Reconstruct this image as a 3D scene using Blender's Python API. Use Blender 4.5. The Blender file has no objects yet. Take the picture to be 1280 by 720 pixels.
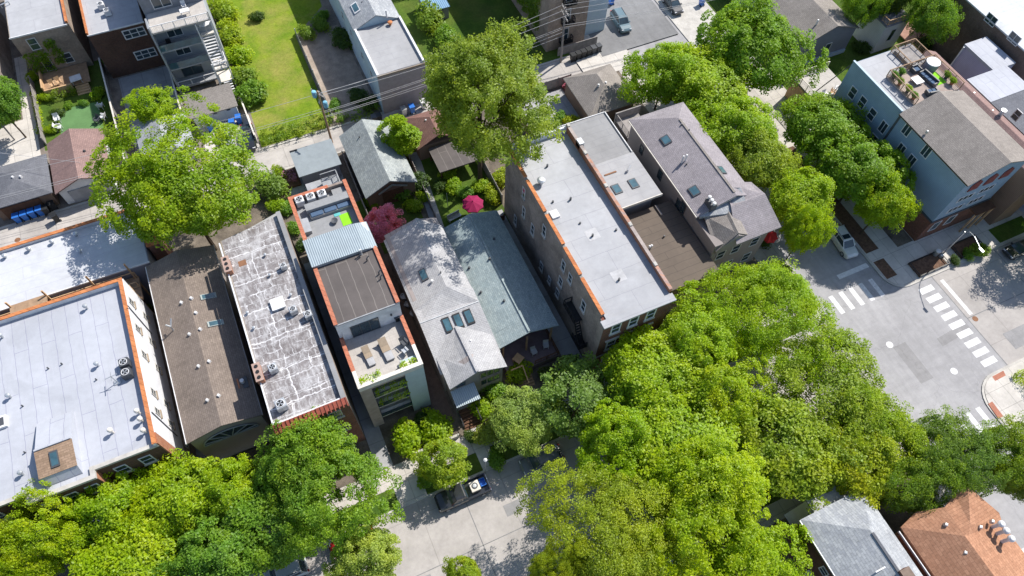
import bpy, bmesh, math, random
import numpy as np
from mathutils import Vector, Matrix, noise as mnoise

R = math.radians
rng = random.Random(11)
SC = bpy.context.scene
COL = SC.collection

# ---------------------------------------------------------------- camera (drone, 75 m up, looking down steeply)
CH = 75.0
FPX = 888.0
def _axes():
    p, r, a = R(59.9), R(2.93), R(90 - 116.8)
    fw = Vector((0, math.cos(p), -math.sin(p))); up = Vector((0, math.sin(p), math.cos(p))); rt = Vector((1, 0, 0))
    r2 = rt * math.cos(r) + up * math.sin(r); u2 = -rt * math.sin(r) + up * math.cos(r)
    M = Matrix.Rotation(a, 3, 'Z')
    return M @ r2, M @ u2, M @ fw
RT, UP, FW = _axes()
def P(u, v, z=0.0):
    """survey: ground point (metres) of a spot in the photograph known to be z metres up"""
    d = RT * ((u - 640) / FPX) - UP * ((v - 360) / FPX) + FW
    t = (CH - z) / -d.z
    return Vector((0, 0, CH)) + d * t
def mpp(p):
    return (p - Vector((0, 0, CH))).dot(FW) / FPX

cam = bpy.data.cameras.new('camera'); camo = bpy.data.objects.new('camera', cam); COL.objects.link(camo)
camo.matrix_world = Matrix((RT, UP, -FW)).transposed().to_4x4()
camo.location = (0, 0, CH)
cam.sensor_width = 36; cam.lens = FPX / 1280 * 36; cam.clip_start = 1; cam.clip_end = 2000
SC.camera = camo

# ---------------------------------------------------------------- light
SUNV = Vector((0.87, 0.34, 1.0)).normalized()      # towards the sun
sun_el = math.asin(SUNV.z); sun_az = math.atan2(SUNV.x, SUNV.y)
w = bpy.data.worlds.new('World'); SC.world = w; w.use_nodes = True
nt = w.node_tree; bg = nt.nodes['Background']
sky = nt.nodes.new('ShaderNodeTexSky'); sky.sky_type = 'NISHITA'; sky.sun_disc = False
sky.sun_elevation = sun_el; sky.sun_rotation = sun_az; sky.altitude = 200; sky.dust_density = 1.0
nt.links.new(sky.outputs[0], bg.inputs[0]); bg.inputs[1].default_value = 0.12
sl = bpy.data.lights.new('sun', 'SUN'); sl.energy = 4.7; sl.angle = R(0.53); sl.color = (1.0, 0.95, 0.87)
so = bpy.data.objects.new('sun', sl); COL.objects.link(so); so.location = (60, 30, 90)
so.rotation_euler = (-SUNV).to_track_quat('-Z', 'Y').to_euler()
SC.view_settings.view_transform = 'Standard'; SC.view_settings.look = 'None'
SC.view_settings.exposure = 0.58; SC.view_settings.gamma = 1.0; SC.view_settings.use_curve_mapping = False
SC.cycles.max_bounces = 7; SC.cycles.diffuse_bounces = 4; SC.cycles.transmission_bounces = 4; SC.cycles.transparent_max_bounces = 6

# ---------------------------------------------------------------- mesh building
WO = {}                                            # object -> world point its mesh coordinates are relative to
class MB:
    def __init__(s): s.v = []; s.f = []
    def add(s, vs, fs):
        b = len(s.v); s.v += [tuple(p) for p in vs]; s.f += [tuple(i + b for i in f) for f in fs]; return s
    def poly(s, pts): return s.add(pts, [tuple(range(len(pts)))])
    def box(s, x0, x1, y0, y1, z0, z1):
        vs = [(x, y, z) for z in (z0, z1) for (x, y) in ((x0, y0), (x1, y0), (x1, y1), (x0, y1))]
        return s.add(vs, [(3, 2, 1, 0), (4, 5, 6, 7), (0, 1, 5, 4), (1, 2, 6, 5), (2, 3, 7, 6), (3, 0, 4, 7)])
    def obox(s, c, ax, hx, hy, z0, z1):
        """box with its own heading: c centre (x,y), ax heading angle, half sizes"""
        ca, sa = math.cos(ax), math.sin(ax)
        pts = [(c[0] + ca * a - sa * b, c[1] + sa * a + ca * b) for a, b in ((-hx, -hy), (hx, -hy), (hx, hy), (-hx, hy))]
        return s.prism(pts, z0, z1)
    def prism(s, pts, z0, z1):
        n = len(pts); vs = [(p[0], p[1], z0) for p in pts] + [(p[0], p[1], z1) for p in pts]
        return s.add(vs, [tuple(range(n))[::-1], tuple(range(n, 2 * n))] + [(i, (i + 1) % n, n + (i + 1) % n, n + i) for i in range(n)])
    def slab(s, pts, t):
        """sheet through 3-D points, t thick (downwards)"""
        n = len(pts); vs = [tuple(p) for p in pts] + [(p[0], p[1], p[2] - t) for p in pts]
        return s.add(vs, [tuple(range(n)), tuple(range(n, 2 * n))[::-1]] + [(i, (i + 1) % n, n + (i + 1) % n, n + i) for i in range(n)])
    def ring(s, rings, cap=True):
        """loft through rings of equal count"""
        n = len(rings[0]); vs = [p for r in rings for p in r]; fs = []
        for k in range(len(rings) - 1):
            for i in range(n): fs.append((k * n + i, k * n + (i + 1) % n, (k + 1) * n + (i + 1) % n, (k + 1) * n + i))
        if cap: fs += [tuple(range(n))[::-1], tuple(range((len(rings) - 1) * n, len(rings) * n))]
        return s.add(vs, fs)
    def cyl(s, x, y, z0, z1, r0, r1=None, n=12):
        r1 = r0 if r1 is None else r1
        c = [(math.cos(2 * math.pi * i / n), math.sin(2 * math.pi * i / n)) for i in range(n)]
        return s.ring([[(x + r0 * a, y + r0 * b, z0) for a, b in c], [(x + r1 * a, y + r1 * b, z1) for a, b in c]])
    def lathe(s, x, y, prof, n=12):
        c = [(math.cos(2 * math.pi * i / n), math.sin(2 * math.pi * i / n)) for i in range(n)]
        return s.ring([[(x + r * a, y + r * b, z) for a, b in c] for r, z in prof])
    def tube(s, pts, r, n=6, r1=None):
        pts = [Vector(p) for p in pts]; rings = []
        for i, p in enumerate(pts):
            d = (pts[min(i + 1, len(pts) - 1)] - pts[max(i - 1, 0)]).normalized()
            a = d.cross(Vector((0, 0, 1)))
            if a.length < 1e-3: a = Vector((1, 0, 0))
            a.normalize(); b = d.cross(a)
            rr = r if r1 is None else r + (r1 - r) * i / (len(pts) - 1)
            rings.append([p + (a * math.cos(2 * math.pi * k / n) + b * math.sin(2 * math.pi * k / n)) * rr for k in range(n)])
        return s.ring(rings)
    def bar(s, a, b, w, h):
        """square bar from a to b"""
        a, b = Vector(a), Vector(b); d = (b - a).normalized(); sd = d.cross(Vector((0, 0, 1)))
        if sd.length < 1e-3: sd = Vector((1, 0, 0))
        sd.normalize(); u = sd.cross(d)
        o = [sd * (w / 2) * i + u * (h / 2) * j for i, j in ((-1, -1), (1, -1), (1, 1), (-1, 1))]
        return s.ring([[a + k for k in o], [b + k for k in o]])
    def ball(s, c, r, n=8, m=5, sq=1.0):
        prof = [(max(1e-3, r * math.sin(math.pi * k / m)), c[2] - r * sq * math.cos(math.pi * k / m)) for k in range(m + 1)]
        return s.lathe(c[0], c[1], prof, n)
    def build(s, name, mat, parent=None, origin=None, smooth=False, bevel=0):
        me = bpy.data.meshes.new(name)
        o = Vector(origin) if origin is not None else (WO[parent] if parent is not None else Vector((0, 0, 0)))
        me.from_pydata([tuple(Vector(p) - o) for p in s.v], [], s.f)
        bm = bmesh.new(); bm.from_mesh(me)
        bmesh.ops.remove_doubles(bm, verts=bm.verts, dist=1e-5)
        bmesh.ops.recalc_face_normals(bm, faces=bm.faces)
        if bevel:
            bmesh.ops.bevel(bm, geom=[e for e in bm.edges if len(e.link_faces) == 2 and e.calc_face_angle(0) > 0.6], offset=bevel, segments=2, affect='EDGES')
        bm.to_mesh(me); bm.free()
        for m in (mat if isinstance(mat, (list, tuple)) else [mat]): me.materials.append(m)
        if smooth:
            me.polygons.foreach_set('use_smooth', [True] * len(me.polygons))
        ob = bpy.data.objects.new(name, me); COL.objects.link(ob)
        if parent is not None: ob.parent = parent
        else: ob.location = o
        WO[ob] = o
        return ob

def tag(o, label, cat, group=None):
    o['label'] = label; o['category'] = cat
    if group: o['group'] = group
    return o
def thing(name, label, cat, loc=(0, 0, 0), group=None):
    o = bpy.data.objects.new(name, None); COL.objects.link(o); o.location = loc; o.empty_display_size = 0.3
    WO[o] = Vector(loc); return tag(o, label, cat, group)
def struct(o, kind='structure'):
    o['kind'] = kind; return o
def dup(o, parent=None):
    c = o.copy(); COL.objects.link(c); WO[c] = WO[o]
    if parent is not None: c.parent = parent
    for ch in o.children: dup(ch, c)
    return c
def put(o, loc, rz=0, sc=None):
    o.location = loc; o.rotation_euler = (0, 0, rz)
    if sc is not None: o.scale = sc if isinstance(sc, (tuple, list)) else (sc, sc, sc)
    return o

# ---------------------------------------------------------------- materials
MATS = {}
class NB:
    """small node helper"""
    def __init__(s, name):
        s.m = bpy.data.materials.new(name); s.m.use_nodes = True; s.t = s.m.node_tree
        s.b = s.t.nodes['Principled BSDF']; s.tc = s.t.nodes.new('ShaderNodeTexCoord').outputs['Object']
    def n(s, typ, **kw):
        nd = s.t.nodes.new(typ)
        for k, v in kw.items():
            if k in nd.inputs: 
                s.set(nd.inputs[k], v)
            else: setattr(nd, k, v)
        return nd
    def set(s, inp, v):
        if isinstance(v, bpy.types.NodeSocket): s.t.links.new(v, inp)
        else: inp.default_value = v
    def noise(s, scale, detail=5, rough=.55, vec=None, dist=0):
        nd = s.n('ShaderNodeTexNoise'); nd.inputs['Scale'].default_value = scale; nd.inputs['Detail'].default_value = detail
        nd.inputs['Roughness'].default_value = rough; nd.inputs['Distortion'].default_value = dist
        s.t.links.new(vec or s.tc, nd.inputs['Vector']); return nd.outputs['Fac']
    def ramp(s, fac, p0, p1, c0=(0, 0, 0, 1), c1=(1, 1, 1, 1)):
        nd = s.n('ShaderNodeValToRGB'); e = nd.color_ramp.elements
        e[0].position, e[1].position = p0, p1; e[0].color, e[1].color = c0, c1
        s.t.links.new(fac, nd.inputs[0]); return nd.outputs[0]
    def mix(s, fac, a, b, mode='MIX'):
        nd = s.n('ShaderNodeMix', data_type='RGBA', blend_type=mode)
        s.set(nd.inputs[0], fac)
        for i, v in ((6, a), (7, b)): s.set(nd.inputs[i], v if isinstance(v, bpy.types.NodeSocket) else (*v, 1) if len(v) == 3 else v)
        return nd.outputs[2]
    def vary(s, col, scale, lo, hi, detail=6, vec=None, rough=.6):
        """multiply col by a noise between lo and hi"""
        f = s.ramp(s.noise(scale, detail, rough, vec), .3, .7, (lo, lo, lo, 1), (hi, hi, hi, 1))
        return s.mix(1.0, col, f, 'MULTIPLY')
    def mapping(s, scale=(1, 1, 1), rot=(0, 0, 0), vec=None):
        nd = s.n('ShaderNodeMapping'); nd.inputs['Scale'].default_value = scale; nd.inputs['Rotation'].default_value = rot
        s.t.links.new(vec or s.tc, nd.inputs['Vector']); return nd.outputs[0]
    def wallvec(s):
        """(x+y, z) so that courses run level on every wall"""
        sp = s.n('ShaderNodeSeparateXYZ'); s.t.links.new(s.tc, sp.inputs[0])
        ad = s.n('ShaderNodeMath', operation='ADD'); s.t.links.new(sp.outputs[0], ad.inputs[0]); s.t.links.new(sp.outputs[1], ad.inputs[1])
        cb = s.n('ShaderNodeCombineXYZ'); s.t.links.new(ad.outputs[0], cb.inputs[0]); s.t.links.new(sp.outputs[2], cb.inputs[1])
        return cb.outputs[0]
    def brick(s, vec, bw, rh, mortar, c1, c2, cm, off=.5, smooth=.1, bias=0):
        nd = s.n('ShaderNodeTexBrick'); nd.offset = off
        s.t.links.new(vec, nd.inputs['Vector']); nd.inputs['Scale'].default_value = 1
        nd.inputs['Brick Width'].default_value = bw; nd.inputs['Row Height'].default_value = rh
        nd.inputs['Mortar Size'].default_value = mortar; nd.inputs['Mortar Smooth'].default_value = smooth; nd.inputs['Bias'].default_value = bias
        for k, c in (('Color1', c1), ('Color2', c2), ('Mortar', cm)): s.set(nd.inputs[k], c if isinstance(c, bpy.types.NodeSocket) else (*c, 1))
        return nd
    def bump(s, h, strength=.3, dist=.02):
        nd = s.n('ShaderNodeBump'); nd.inputs['Strength'].default_value = strength; nd.inputs['Distance'].default_value = dist
        s.t.links.new(h, nd.inputs['Height']); s.t.links.new(nd.outputs[0], s.b.inputs['Normal'])
    def done(s, col, rough=.85, spec=.3, metal=0):
        s.set(s.b.inputs['Base Color'], col if isinstance(col, bpy.types.NodeSocket) else (*col, 1))
        s.b.inputs['Roughness'].default_value = rough; s.b.inputs['Specular IOR Level'].default_value = spec; s.b.inputs['Metallic'].default_value = metal
        MATS[s.m.name] = s.m; return s.m

def plain(name, c, rough=.7, spec=.3, metal=0, lo=.8, hi=1.15, sc=1.2, fine=.9, bump=.15):
    if name in MATS: return MATS[name]
    b = NB(name); col = b.vary((*c, 1), sc, lo, hi); col = b.vary(col, sc * 14, fine, 2 - fine)
    if bump: b.bump(b.noise(sc * 25, 4), bump, .01)
    return b.done(col, rough, spec, metal)
def brickm(name, c1, c2, cm, stain=.75):
    b = NB(name); v = b.wallvec()
    br = b.brick(v, .22, .075, .012, c1, c2, cm)
    col = b.vary(br.outputs['Color'], .45, stain, 1.18); col = b.vary(col, 3.5, .82, 1.15)
    b.bump(br.outputs['Fac'], .25, .01); return b.done(col, .9, .2)
def shingle(name, c1, c2, rows='x', stain=.85, rh=.19, bw=.42, contrast=1.0):
    """courses run along y for slopes falling in x ('x'), along x for slopes falling in y ('y')"""
    b = NB(name); v = b.mapping(rot=(0, 0, R(90) if rows == 'x' else 0))
    cm = tuple(x * .62 for x in c1)
    br = b.brick(v, bw, rh, .016, c1, c2, cm)
    col = b.vary(br.outputs['Color'], .35, stain, 1.12); col = b.vary(col, 5, .86, 1.12); col = b.vary(col, 40, .85, 1.15, 2)
    col = b.vary(col, 1.0, .87, 1.08, 7, b.mapping((.3, 2.2, 1) if rows == 'x' else (2.2, .3, 1)), .7)
    b.bump(br.outputs['Fac'], .3, .01); return b.done(col, .95, .15)
def membrane(name, c, seam, step=1.25, axis='y', stain=.85, long=9.0, ms=.035):
    """sheet roofing in strips that run along axis, faint dirty seams, ponding stains"""
    b = NB(name); wob = b.noise(.6, 3)
    v = b.mapping(rot=(0, 0, R(90) if axis == 'y' else 0))
    mv = b.n('ShaderNodeVectorMath', operation='ADD'); b.t.links.new(v, mv.inputs[0])
    sc = b.n('ShaderNodeVectorMath', operation='SCALE'); 
    cn = b.n('ShaderNodeTexNoise'); cn.inputs['Scale'].default_value = .8; b.t.links.new(b.tc, cn.inputs['Vector'])
    b.t.links.new(cn.outputs['Color'], sc.inputs[0]); sc.inputs['Scale'].default_value = .22
    b.t.links.new(sc.outputs[0], mv.inputs[1])
    br = b.brick(mv.outputs[0], long, step, ms, c, tuple(x * .965 for x in c), seam, smooth=.6)
    col = b.vary(br.outputs['Color'], .22, stain, 1.06); col = b.vary(col, 1.7, .95, 1.04); col = b.vary(col, 12, .95, 1.05)
    sp = b.ramp(b.noise(2.6, 8, .7), .66, .78); col = b.mix(b.math('MULTIPLY', sp, .25), col, tuple(x * .6 for x in c))
    pond = b.ramp(b.noise(.13, 6, .6, None, .6), .52, .60); col = b.mix(b.math('MULTIPLY', pond, .2), col, tuple(x * .45 for x in c))
    run = b.ramp(b.noise(1.0, 7, .7, b.mapping((.25, 1.6, 1) if axis == 'x' else (1.6, .25, 1))), .55, .8); col = b.mix(b.math('MULTIPLY', run, .34), col, tuple(x * .62 for x in c))
    return b.done(col, .75, .3)
def _math(s, op, a, b_=0.0):
    nd = s.n('ShaderNodeMath', operation=op); s.set(nd.inputs[0], a); s.set(nd.inputs[1], b_); return nd.outputs[0]
NB.math = _math

def tarroof():
    """old patched roof: grey-brown felt sheets, brushed-on white seams that come and go, smears and dirt"""
    b = NB('patched_felt')
    cn = b.n('ShaderNodeTexNoise'); cn.inputs['Scale'].default_value = .7; cn.inputs['Detail'].default_value = 9; cn.inputs['Roughness'].default_value = .68; b.t.links.new(b.tc, cn.inputs['Vector'])
    sc = b.n('ShaderNodeVectorMath', operation='SCALE'); sc.inputs['Scale'].default_value = 1.0; b.t.links.new(cn.outputs['Color'], sc.inputs[0])
    mv = b.n('ShaderNodeVectorMath', operation='ADD'); b.t.links.new(b.tc, mv.inputs[0]); b.t.links.new(sc.outputs[0], mv.inputs[1])
    grey = b.mix(b.ramp(b.noise(.9, 8, .7), .3, .7), (.115, .10, .10), (.27, .252, .255))
    streak = b.ramp(b.noise(2.2, 8, .72, b.mapping((1.6, .45, 1))), .48, .7); grey = b.mix(b.math('MULTIPLY', streak, .8), grey, (.5, .5, .51))
    def seams(bw, rh, ms, off):
        return b.brick(mv.outputs[0], bw, rh, ms, (0, 0, 0), (0, 0, 0), (1, 1, 1), off=off, smooth=1.0).outputs['Color']
    fade = b.ramp(b.noise(.8, 5, .6), .36, .6); fade2 = b.ramp(b.noise(1.3, 5, .6, b.mapping((1, 1, 1), (0, 0, 1.1))), .4, .62)
    col = b.mix(b.math('MULTIPLY', seams(1.45, 1.0, .05, .37), b.math('MULTIPLY', fade, .85)), grey, (.66, .66, .68))
    col = b.mix(b.math('MULTIPLY', seams(2.9, 2.05, .075, .23), b.math('MULTIPLY', fade2, .95)), col, (.70, .70, .72))
    col = b.mix(b.math('MULTIPLY', seams(40, 3.6, .08, .5), .85), col, (.70, .70, .72))
    smear = b.ramp(b.noise(.5, 9, .72), .5, .66); col = b.mix(b.math('MULTIPLY', smear, .5), col, (.56, .56, .575))
    dirt = b.ramp(b.noise(.7, 8, .72, b.mapping((1, .5, 1), (0, 0, .4))), .56, .74); col = b.mix(b.math('MULTIPLY', dirt, .7), col, (.15, .125, .11))
    col = b.vary(col, 9, .8, 1.18); col = b.vary(col, 30, .85, 1.12)
    b.bump(b.noise(9, 5), .3, .02); return b.done(col, .9, .2)
def ribbed(name, c, axis='x', step=.28, rough=.4, metal=.3):
    b = NB(name); wv = b.n('ShaderNodeTexWave'); wv.bands_direction = axis.upper(); wv.inputs['Scale'].default_value = 1 / step / 1.0 * .314 ; wv.wave_profile = 'SIN'
    b.t.links.new(b.tc, wv.inputs['Vector'])
    col = b.mix(b.math('MULTIPLY', wv.outputs['Fac'], .5), tuple(x * .72 for x in c), c); col = b.vary(col, .6, .88, 1.08)
    b.bump(wv.outputs['Fac'], .6, .04); return b.done(col, rough, .4, metal)
def concrete(name, c, slab=1.5, joint=.03, stain=.78, crack=True, rot=0, jd=.6):
    b = NB(name); v = b.mapping(rot=(0, 0, rot))
    br = b.brick(v, slab, slab, joint, c, tuple(x * .93 for x in c), tuple(x * jd for x in c), off=0)
    col = b.vary(br.outputs['Color'], .3, stain, 1.1); col = b.vary(col, 2.2, .9, 1.08, 8, rough=.7); col = b.vary(col, 25, .9, 1.1)
    b.bump(b.noise(30, 5), .2, .01); return b.done(col, .9, .25)
def asphalt(name, c, patch=.85):
    b = NB(name)
    col = b.vary((*c, 1), .12, patch, 1.1, 4); col = b.vary(col, .9, .88, 1.08, 8, rough=.7); col = b.vary(col, .5, .9, 1.06, 6, b.mapping((2.5, .25, 1)), .65); col = b.vary(col, .5, .93, 1.05, 6, b.mapping((.25, 2.5, 1)), .65)
    oil = b.ramp(b.noise(1.3, 5, .6), .68, .8); col = b.mix(b.math('MULTIPLY', oil, .3), col, tuple(x * .45 for x in c)); col = b.vary(col, 30, .88, 1.12, 3)
    # long tyre-polished streaks and hairline cracks
    vo = b.n('ShaderNodeTexVoronoi', feature='DISTANCE_TO_EDGE'); vo.inputs['Scale'].default_value = .13
    cn = b.n('ShaderNodeTexNoise'); cn.inputs['Scale'].default_value = .7; cn.inputs['Detail'].default_value = 6; b.t.links.new(b.tc, cn.inputs['Vector'])
    sc = b.n('ShaderNodeVectorMath', operation='SCALE'); sc.inputs['Scale'].default_value = 1.6; b.t.links.new(cn.outputs['Color'], sc.inputs[0])
    mv = b.n('ShaderNodeVectorMath', operation='ADD'); b.t.links.new(b.tc, mv.inputs[0]); b.t.links.new(sc.outputs[0], mv.inputs[1]); b.t.links.new(mv.outputs[0], vo.inputs['Vector'])
    ck = b.ramp(vo.outputs['Distance'], .002, .006, (1, 1, 1, 1), (0, 0, 0, 1))
    col = b.mix(b.math('MULTIPLY', ck, .28), col, tuple(x * .5 for x in c))
    b.bump(b.noise(40, 4), .25, .01); return b.done(col, .9, .25)
def grassm(name, c1, c2, c3, dry=.6):
    b = NB(name); col = b.mix(b.ramp(b.noise(.35, 5), .35, .65), c1, c2)
    col = b.mix(b.math('MULTIPLY', b.ramp(b.noise(.16, 8, .68), .44, .64), dry), col, c3)
    col = b.vary(col, 3.5, .7, 1.25, 8, rough=.75); col = b.vary(col, 30, .65, 1.3, 3)
    b.bump(b.noise(22, 6), .7, .06); return b.done(col, .95, .1)
def leafm(name, c, tr=.55, hue=.0, lo=.78, hi=1.22, warm=(1.25, 1.05, .6)):
    """thin leaf: reflects and lets light through; every leaf its own tint"""
    b = NB(name); geo = b.n('ShaderNodeNewGeometry'); rnd = geo.outputs['Random Per Island']
    f = b.ramp(rnd, 0, 1, (lo, lo, lo, 1), (hi, hi, hi, 1)); col = b.mix(1.0, (*c, 1), f, 'MULTIPLY')
    tint = b.ramp(b.noise(.45, 3), .42, .66); col = b.mix(b.math('MULTIPLY', tint, .7), col, b.mix(1.0, col, (*warm, 1), 'MULTIPLY'))
    oi = b.n('ShaderNodeObjectInfo'); per = b.ramp(oi.outputs['Random'], 0, 1, (.85, .94, 1.15, 1), (1.09, 1.04, .85, 1)); col = b.mix(1.0, col, per, 'MULTIPLY')
    big = b.ramp(b.noise(.22, 2), .4, .62, (.86, .9, 1.0, 1), (1.1, 1.06, .9, 1)); col = b.mix(1.0, col, big, 'MULTIPLY')
    df = b.n('ShaderNodeBsdfDiffuse'); tl = b.n('ShaderNodeBsdfTranslucent'); gl = b.n('ShaderNodeBsdfGlossy')
    tcol = b.mix(1.0, col, (1.3, 1.25, .42, 1), 'MULTIPLY')
    b.t.links.new(col, df.inputs[0]); b.t.links.new(tcol, tl.inputs[0]); gl.inputs['Roughness'].default_value = .5; gl.inputs[0].default_value = (.8, .85, .9, 1)
    m1 = b.n('ShaderNodeMixShader'); m1.inputs[0].default_value = tr; b.t.links.new(df.outputs[0], m1.inputs[1]); b.t.links.new(tl.outputs[0], m1.inputs[2])
    m2 = b.n('ShaderNodeMixShader'); m2.inputs[0].default_value = .018; b.t.links.new(m1.outputs[0], m2.inputs[1]); b.t.links.new(gl.outputs[0], m2.inputs[2])
    out = b.t.nodes['Material Output']; b.t.links.new(m2.outputs[0], out.inputs[0]); b.t.nodes.remove(b.b)
    MATS[name] = b.m; return b.m
def glass(name, c, rough=.08):
    b = NB(name); col = b.vary((*c, 1), .8, .6, 1.4); return b.done(col, rough, .8)

M = dict(
    white=plain('white_paint', (.62, .62, .63), .5), offwhite=plain('cream_paint', (.62, .58, .52), .7), grey=plain('grey_paint', (.3, .31, .33), .6),
    dgrey=plain('charcoal_paint', (.07, .075, .085), .5), black=plain('black_paint', (.02, .02, .022), .5), steel=plain('galvanised_steel', (.5, .52, .54), .45, .5, .6),
    rust=plain('rusty_steel', (.22, .11, .06), .8), 
    redtile=plain('red_clay_tile', (.33, .09, .06), .7, lo=.7, sc=3), glass=glass('dark_window_glass', (.03, .05, .065)), skyglass=glass('skylight_glass', (.05, .11, .14), .06),
    wood=plain('weathered_timber', (.33, .22, .14), .85, lo=.7, sc=2), pine=plain('pine_timber', (.5, .33, .19), .85, lo=.8, sc=2), greywood=plain('grey_timber', (.27, .25, .24), .9, lo=.7, sc=2),
    darkwood=plain('brown_stained_timber', (.12, .06, .035), .85, lo=.7, sc=2), stone=plain('limestone', (.42, .40, .37), .85), blueplastic=plain('blue_plastic', (.03, .16, .55), .45, .4),
    blackplastic=plain('black_plastic', (.025, .027, .03), .5), rubber=plain('tyre_rubber', (.015, .015, .016), .85), bark=plain('tree_bark', (.10, .075, .055), .95, lo=.6, sc=2.5),
    mulch=plain('brown_mulch', (.13, .075, .05), .95, lo=.55, hi=1.4, sc=3, fine=.6), soil=plain('dark_soil', (.15, .125, .10), .95, lo=.5, hi=1.3, sc=.7, fine=.7),
    slatewall=plain('slate_siding', (.2, .21, .24), .7), terracotta=plain('terracotta', (.45, .17, .08), .8), lime=plain('lime_rug', (.22, .55, .02), .95, lo=.85), magenta=plain('magenta_canvas', (.23, .006, .06), .8, lo=.85),
    cream=plain('beige_canvas', (.30, .235, .17), .9), cushion=plain('blue_cushion', (.07, .115, .19), .9), redcloth=plain('red_canvas', (.55, .03, .035), .8), teal=plain('teal_plastic', (.12, .45, .45), .6),
)
def coping(name, c1, c2):
    b = NB(name); br = b.brick(b.wallvec(), .62, 50, .022, c1, c2, tuple(x * .4 for x in c1), off=0)
    col = b.vary(br.outputs['Color'], 2.2, .68, 1.15, 8, rough=.7); col = b.vary(col, 14, .85, 1.12)
    soot = b.ramp(b.noise(1.1, 7, .7), .55, .72); col = b.mix(b.math('MULTIPLY', soot, .45), col, (.16, .12, .1))
    return b.done(col, .85, .2)
M['orangecap'] = coping('orange_clay_coping', (.55, .215, .085), (.44, .16, .065)); M['salmon'] = coping('salmon_coping', (.50, .19, .115), (.42, .15, .09))
M['brick_red'] = brickm('red_brick', (.20, .062, .04), (.14, .045, .032), (.2, .15, .12))
M['brick_tan'] = brickm('common_tan_brick', (.36, .28, .225), (.28, .215, .18), (.3, .26, .22), .65)
M['brick_grey'] = brickm('greyish_common_brick', (.33, .265, .225), (.26, .21, .185), (.26, .24, .22), .6)
M['brick_dark'] = brickm('dark_brown_brick', (.13, .055, .035), (.085, .04, .03), (.11, .085, .07))
M['brick_orange'] = brickm('orange_brick', (.38, .13, .06), (.3, .1, .05), (.33, .22, .16))
M['white_roof'] = membrane('white_sheet_roofing', (.395, .41, .455), (.26, .265, .345), 1.25, 'y', .9)
M['white_roof_b'] = membrane('white_coated_roofing', (.385, .39, .41), (.29, .29, .32), 2.6, 'x', .82, 6)
M['grey_roof'] = membrane('grey_sheet_roofing', (.27, .27, .275), (.22, .22, .235), 1.0, 'x', .78, 5)
M['pale_roof'] = membrane('pale_grey_roofing', (.34, .34, .35), (.28, .28, .3), 1.1, 'x', .85, 3)
M['black_roof'] = membrane('dark_felt_roofing', (.115, .10, .095), (.2, .18, .165), 1.1, 'y', .7, 20, .05)
M['brown_roof'] = membrane('brown_felt_roofing', (.125, .098, .078), (.075, .06, .05), .95, 'x', .8, 30, .04)
M['tar'] = tarroof()
M['corr'] = ribbed('corrugated_metal', (.40, .47, .51), 'x', .22)
M['sh_brown'] = shingle('brown_grey_shingles', (.225, .185, .158), (.185, .152, .132), 'x')
M['sh_gable'] = shingle('light_grey_shingles', (.40, .40, .41), (.36, .36, .375), 'x', .9)
M['sh_gable_y'] = shingle('light_grey_shingles_front', (.40, .40, .41), (.36, .36, .375), 'y', .9)
M['sh_teal'] = shingle('grey_green_shingles', (.335, .395, .40), (.25, .31, .325), 'x', .9, .2, .5)
M['sh_mauve'] = shingle('mauve_grey_shingles', (.29, .265, .28), (.25, .23, .245), 'x', .88)
M['sh_mauve_y'] = shingle('mauve_grey_shingles_front', (.29, .265, .28), (.25, .23, .245), 'y', .88)
M['sh_taupe'] = shingle('taupe_shingles', (.27, .245, .225), (.235, .212, .195), 'x', .88)
M['sh_taupe_y'] = shingle('taupe_shingles_front', (.27, .245, .225), (.235, .212, .195), 'y', .88)
M['sh_slate'] = shingle('slate_blue_shingles', (.16, .165, .185), (.135, .14, .16), 'y', .9)
M['sh_slate_x'] = shingle('slate_blue_shingles_side', (.16, .165, .185), (.135, .14, .16), 'x', .9)
M['sh_rose'] = shingle('rose_brown_shingles', (.27, .18, .165), (.23, .155, .145), 'x', .9)
M['sh_green'] = shingle('weathered_grey_shingles', (.34, .365, .36), (.25, .275, .285), 'x', .85, .22, .5)
M['sh_pale'] = shingle('pale_grey_shingles', (.37, .385, .40), (.27, .285, .31), 'x', .88, .24, .6)
M['sh_pale_y'] = shingle('pale_grey_shingles_front', (.37, .385, .40), (.27, .285, .31), 'y', .88, .24, .6)
M['sh_orange'] = shingle('orange_brown_shingles', (.40, .215, .135), (.33, .17, .105), 'x', .92, .28, .5)
M['sh_orange_y'] = shingle('orange_brown_shingles_front', (.40, .215, .135), (.33, .17, .105), 'y', .92, .28, .5)
M['sh_red'] = shingle('reddish_brown_shingles', (.22, .125, .105), (.19, .105, .09), 'x', .9)
def siding(name, c, step=.2):
    b = NB(name); v = b.wallvec(); br = b.brick(v, 40, step, .02, c, c, tuple(x * .72 for x in c)); col = b.vary(br.outputs['Color'], .5, .9, 1.08); b.bump(br.outputs['Fac'], .3, .015); return b.done(col, .7, .3)
M['s_tan'] = siding('grey_tan_siding', (.30, .265, .255)); M['s_blue'] = siding('steel_blue_siding', (.235, .325, .425)); M['s_lilac'] = siding('lilac_grey_siding', (.42, .42, .56))
M['s_bluelt'] = siding('pale_blue_siding', (.42, .53, .62)); M['s_grey'] = siding('grey_siding', (.32, .34, .37)); M['s_slate'] = siding('slate_grey_siding', (.22, .23, .28)); M['s_brown'] = siding('brown_siding', (.22, .15, .11))
M['s_white'] = siding('white_siding', (.72, .73, .74)); M['s_taupe'] = siding('taupe_siding', (.34, .30, .29))
M['whitewall'] = plain('white_render', (.6, .61, .64), .85, lo=.9, hi=1.05)
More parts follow.
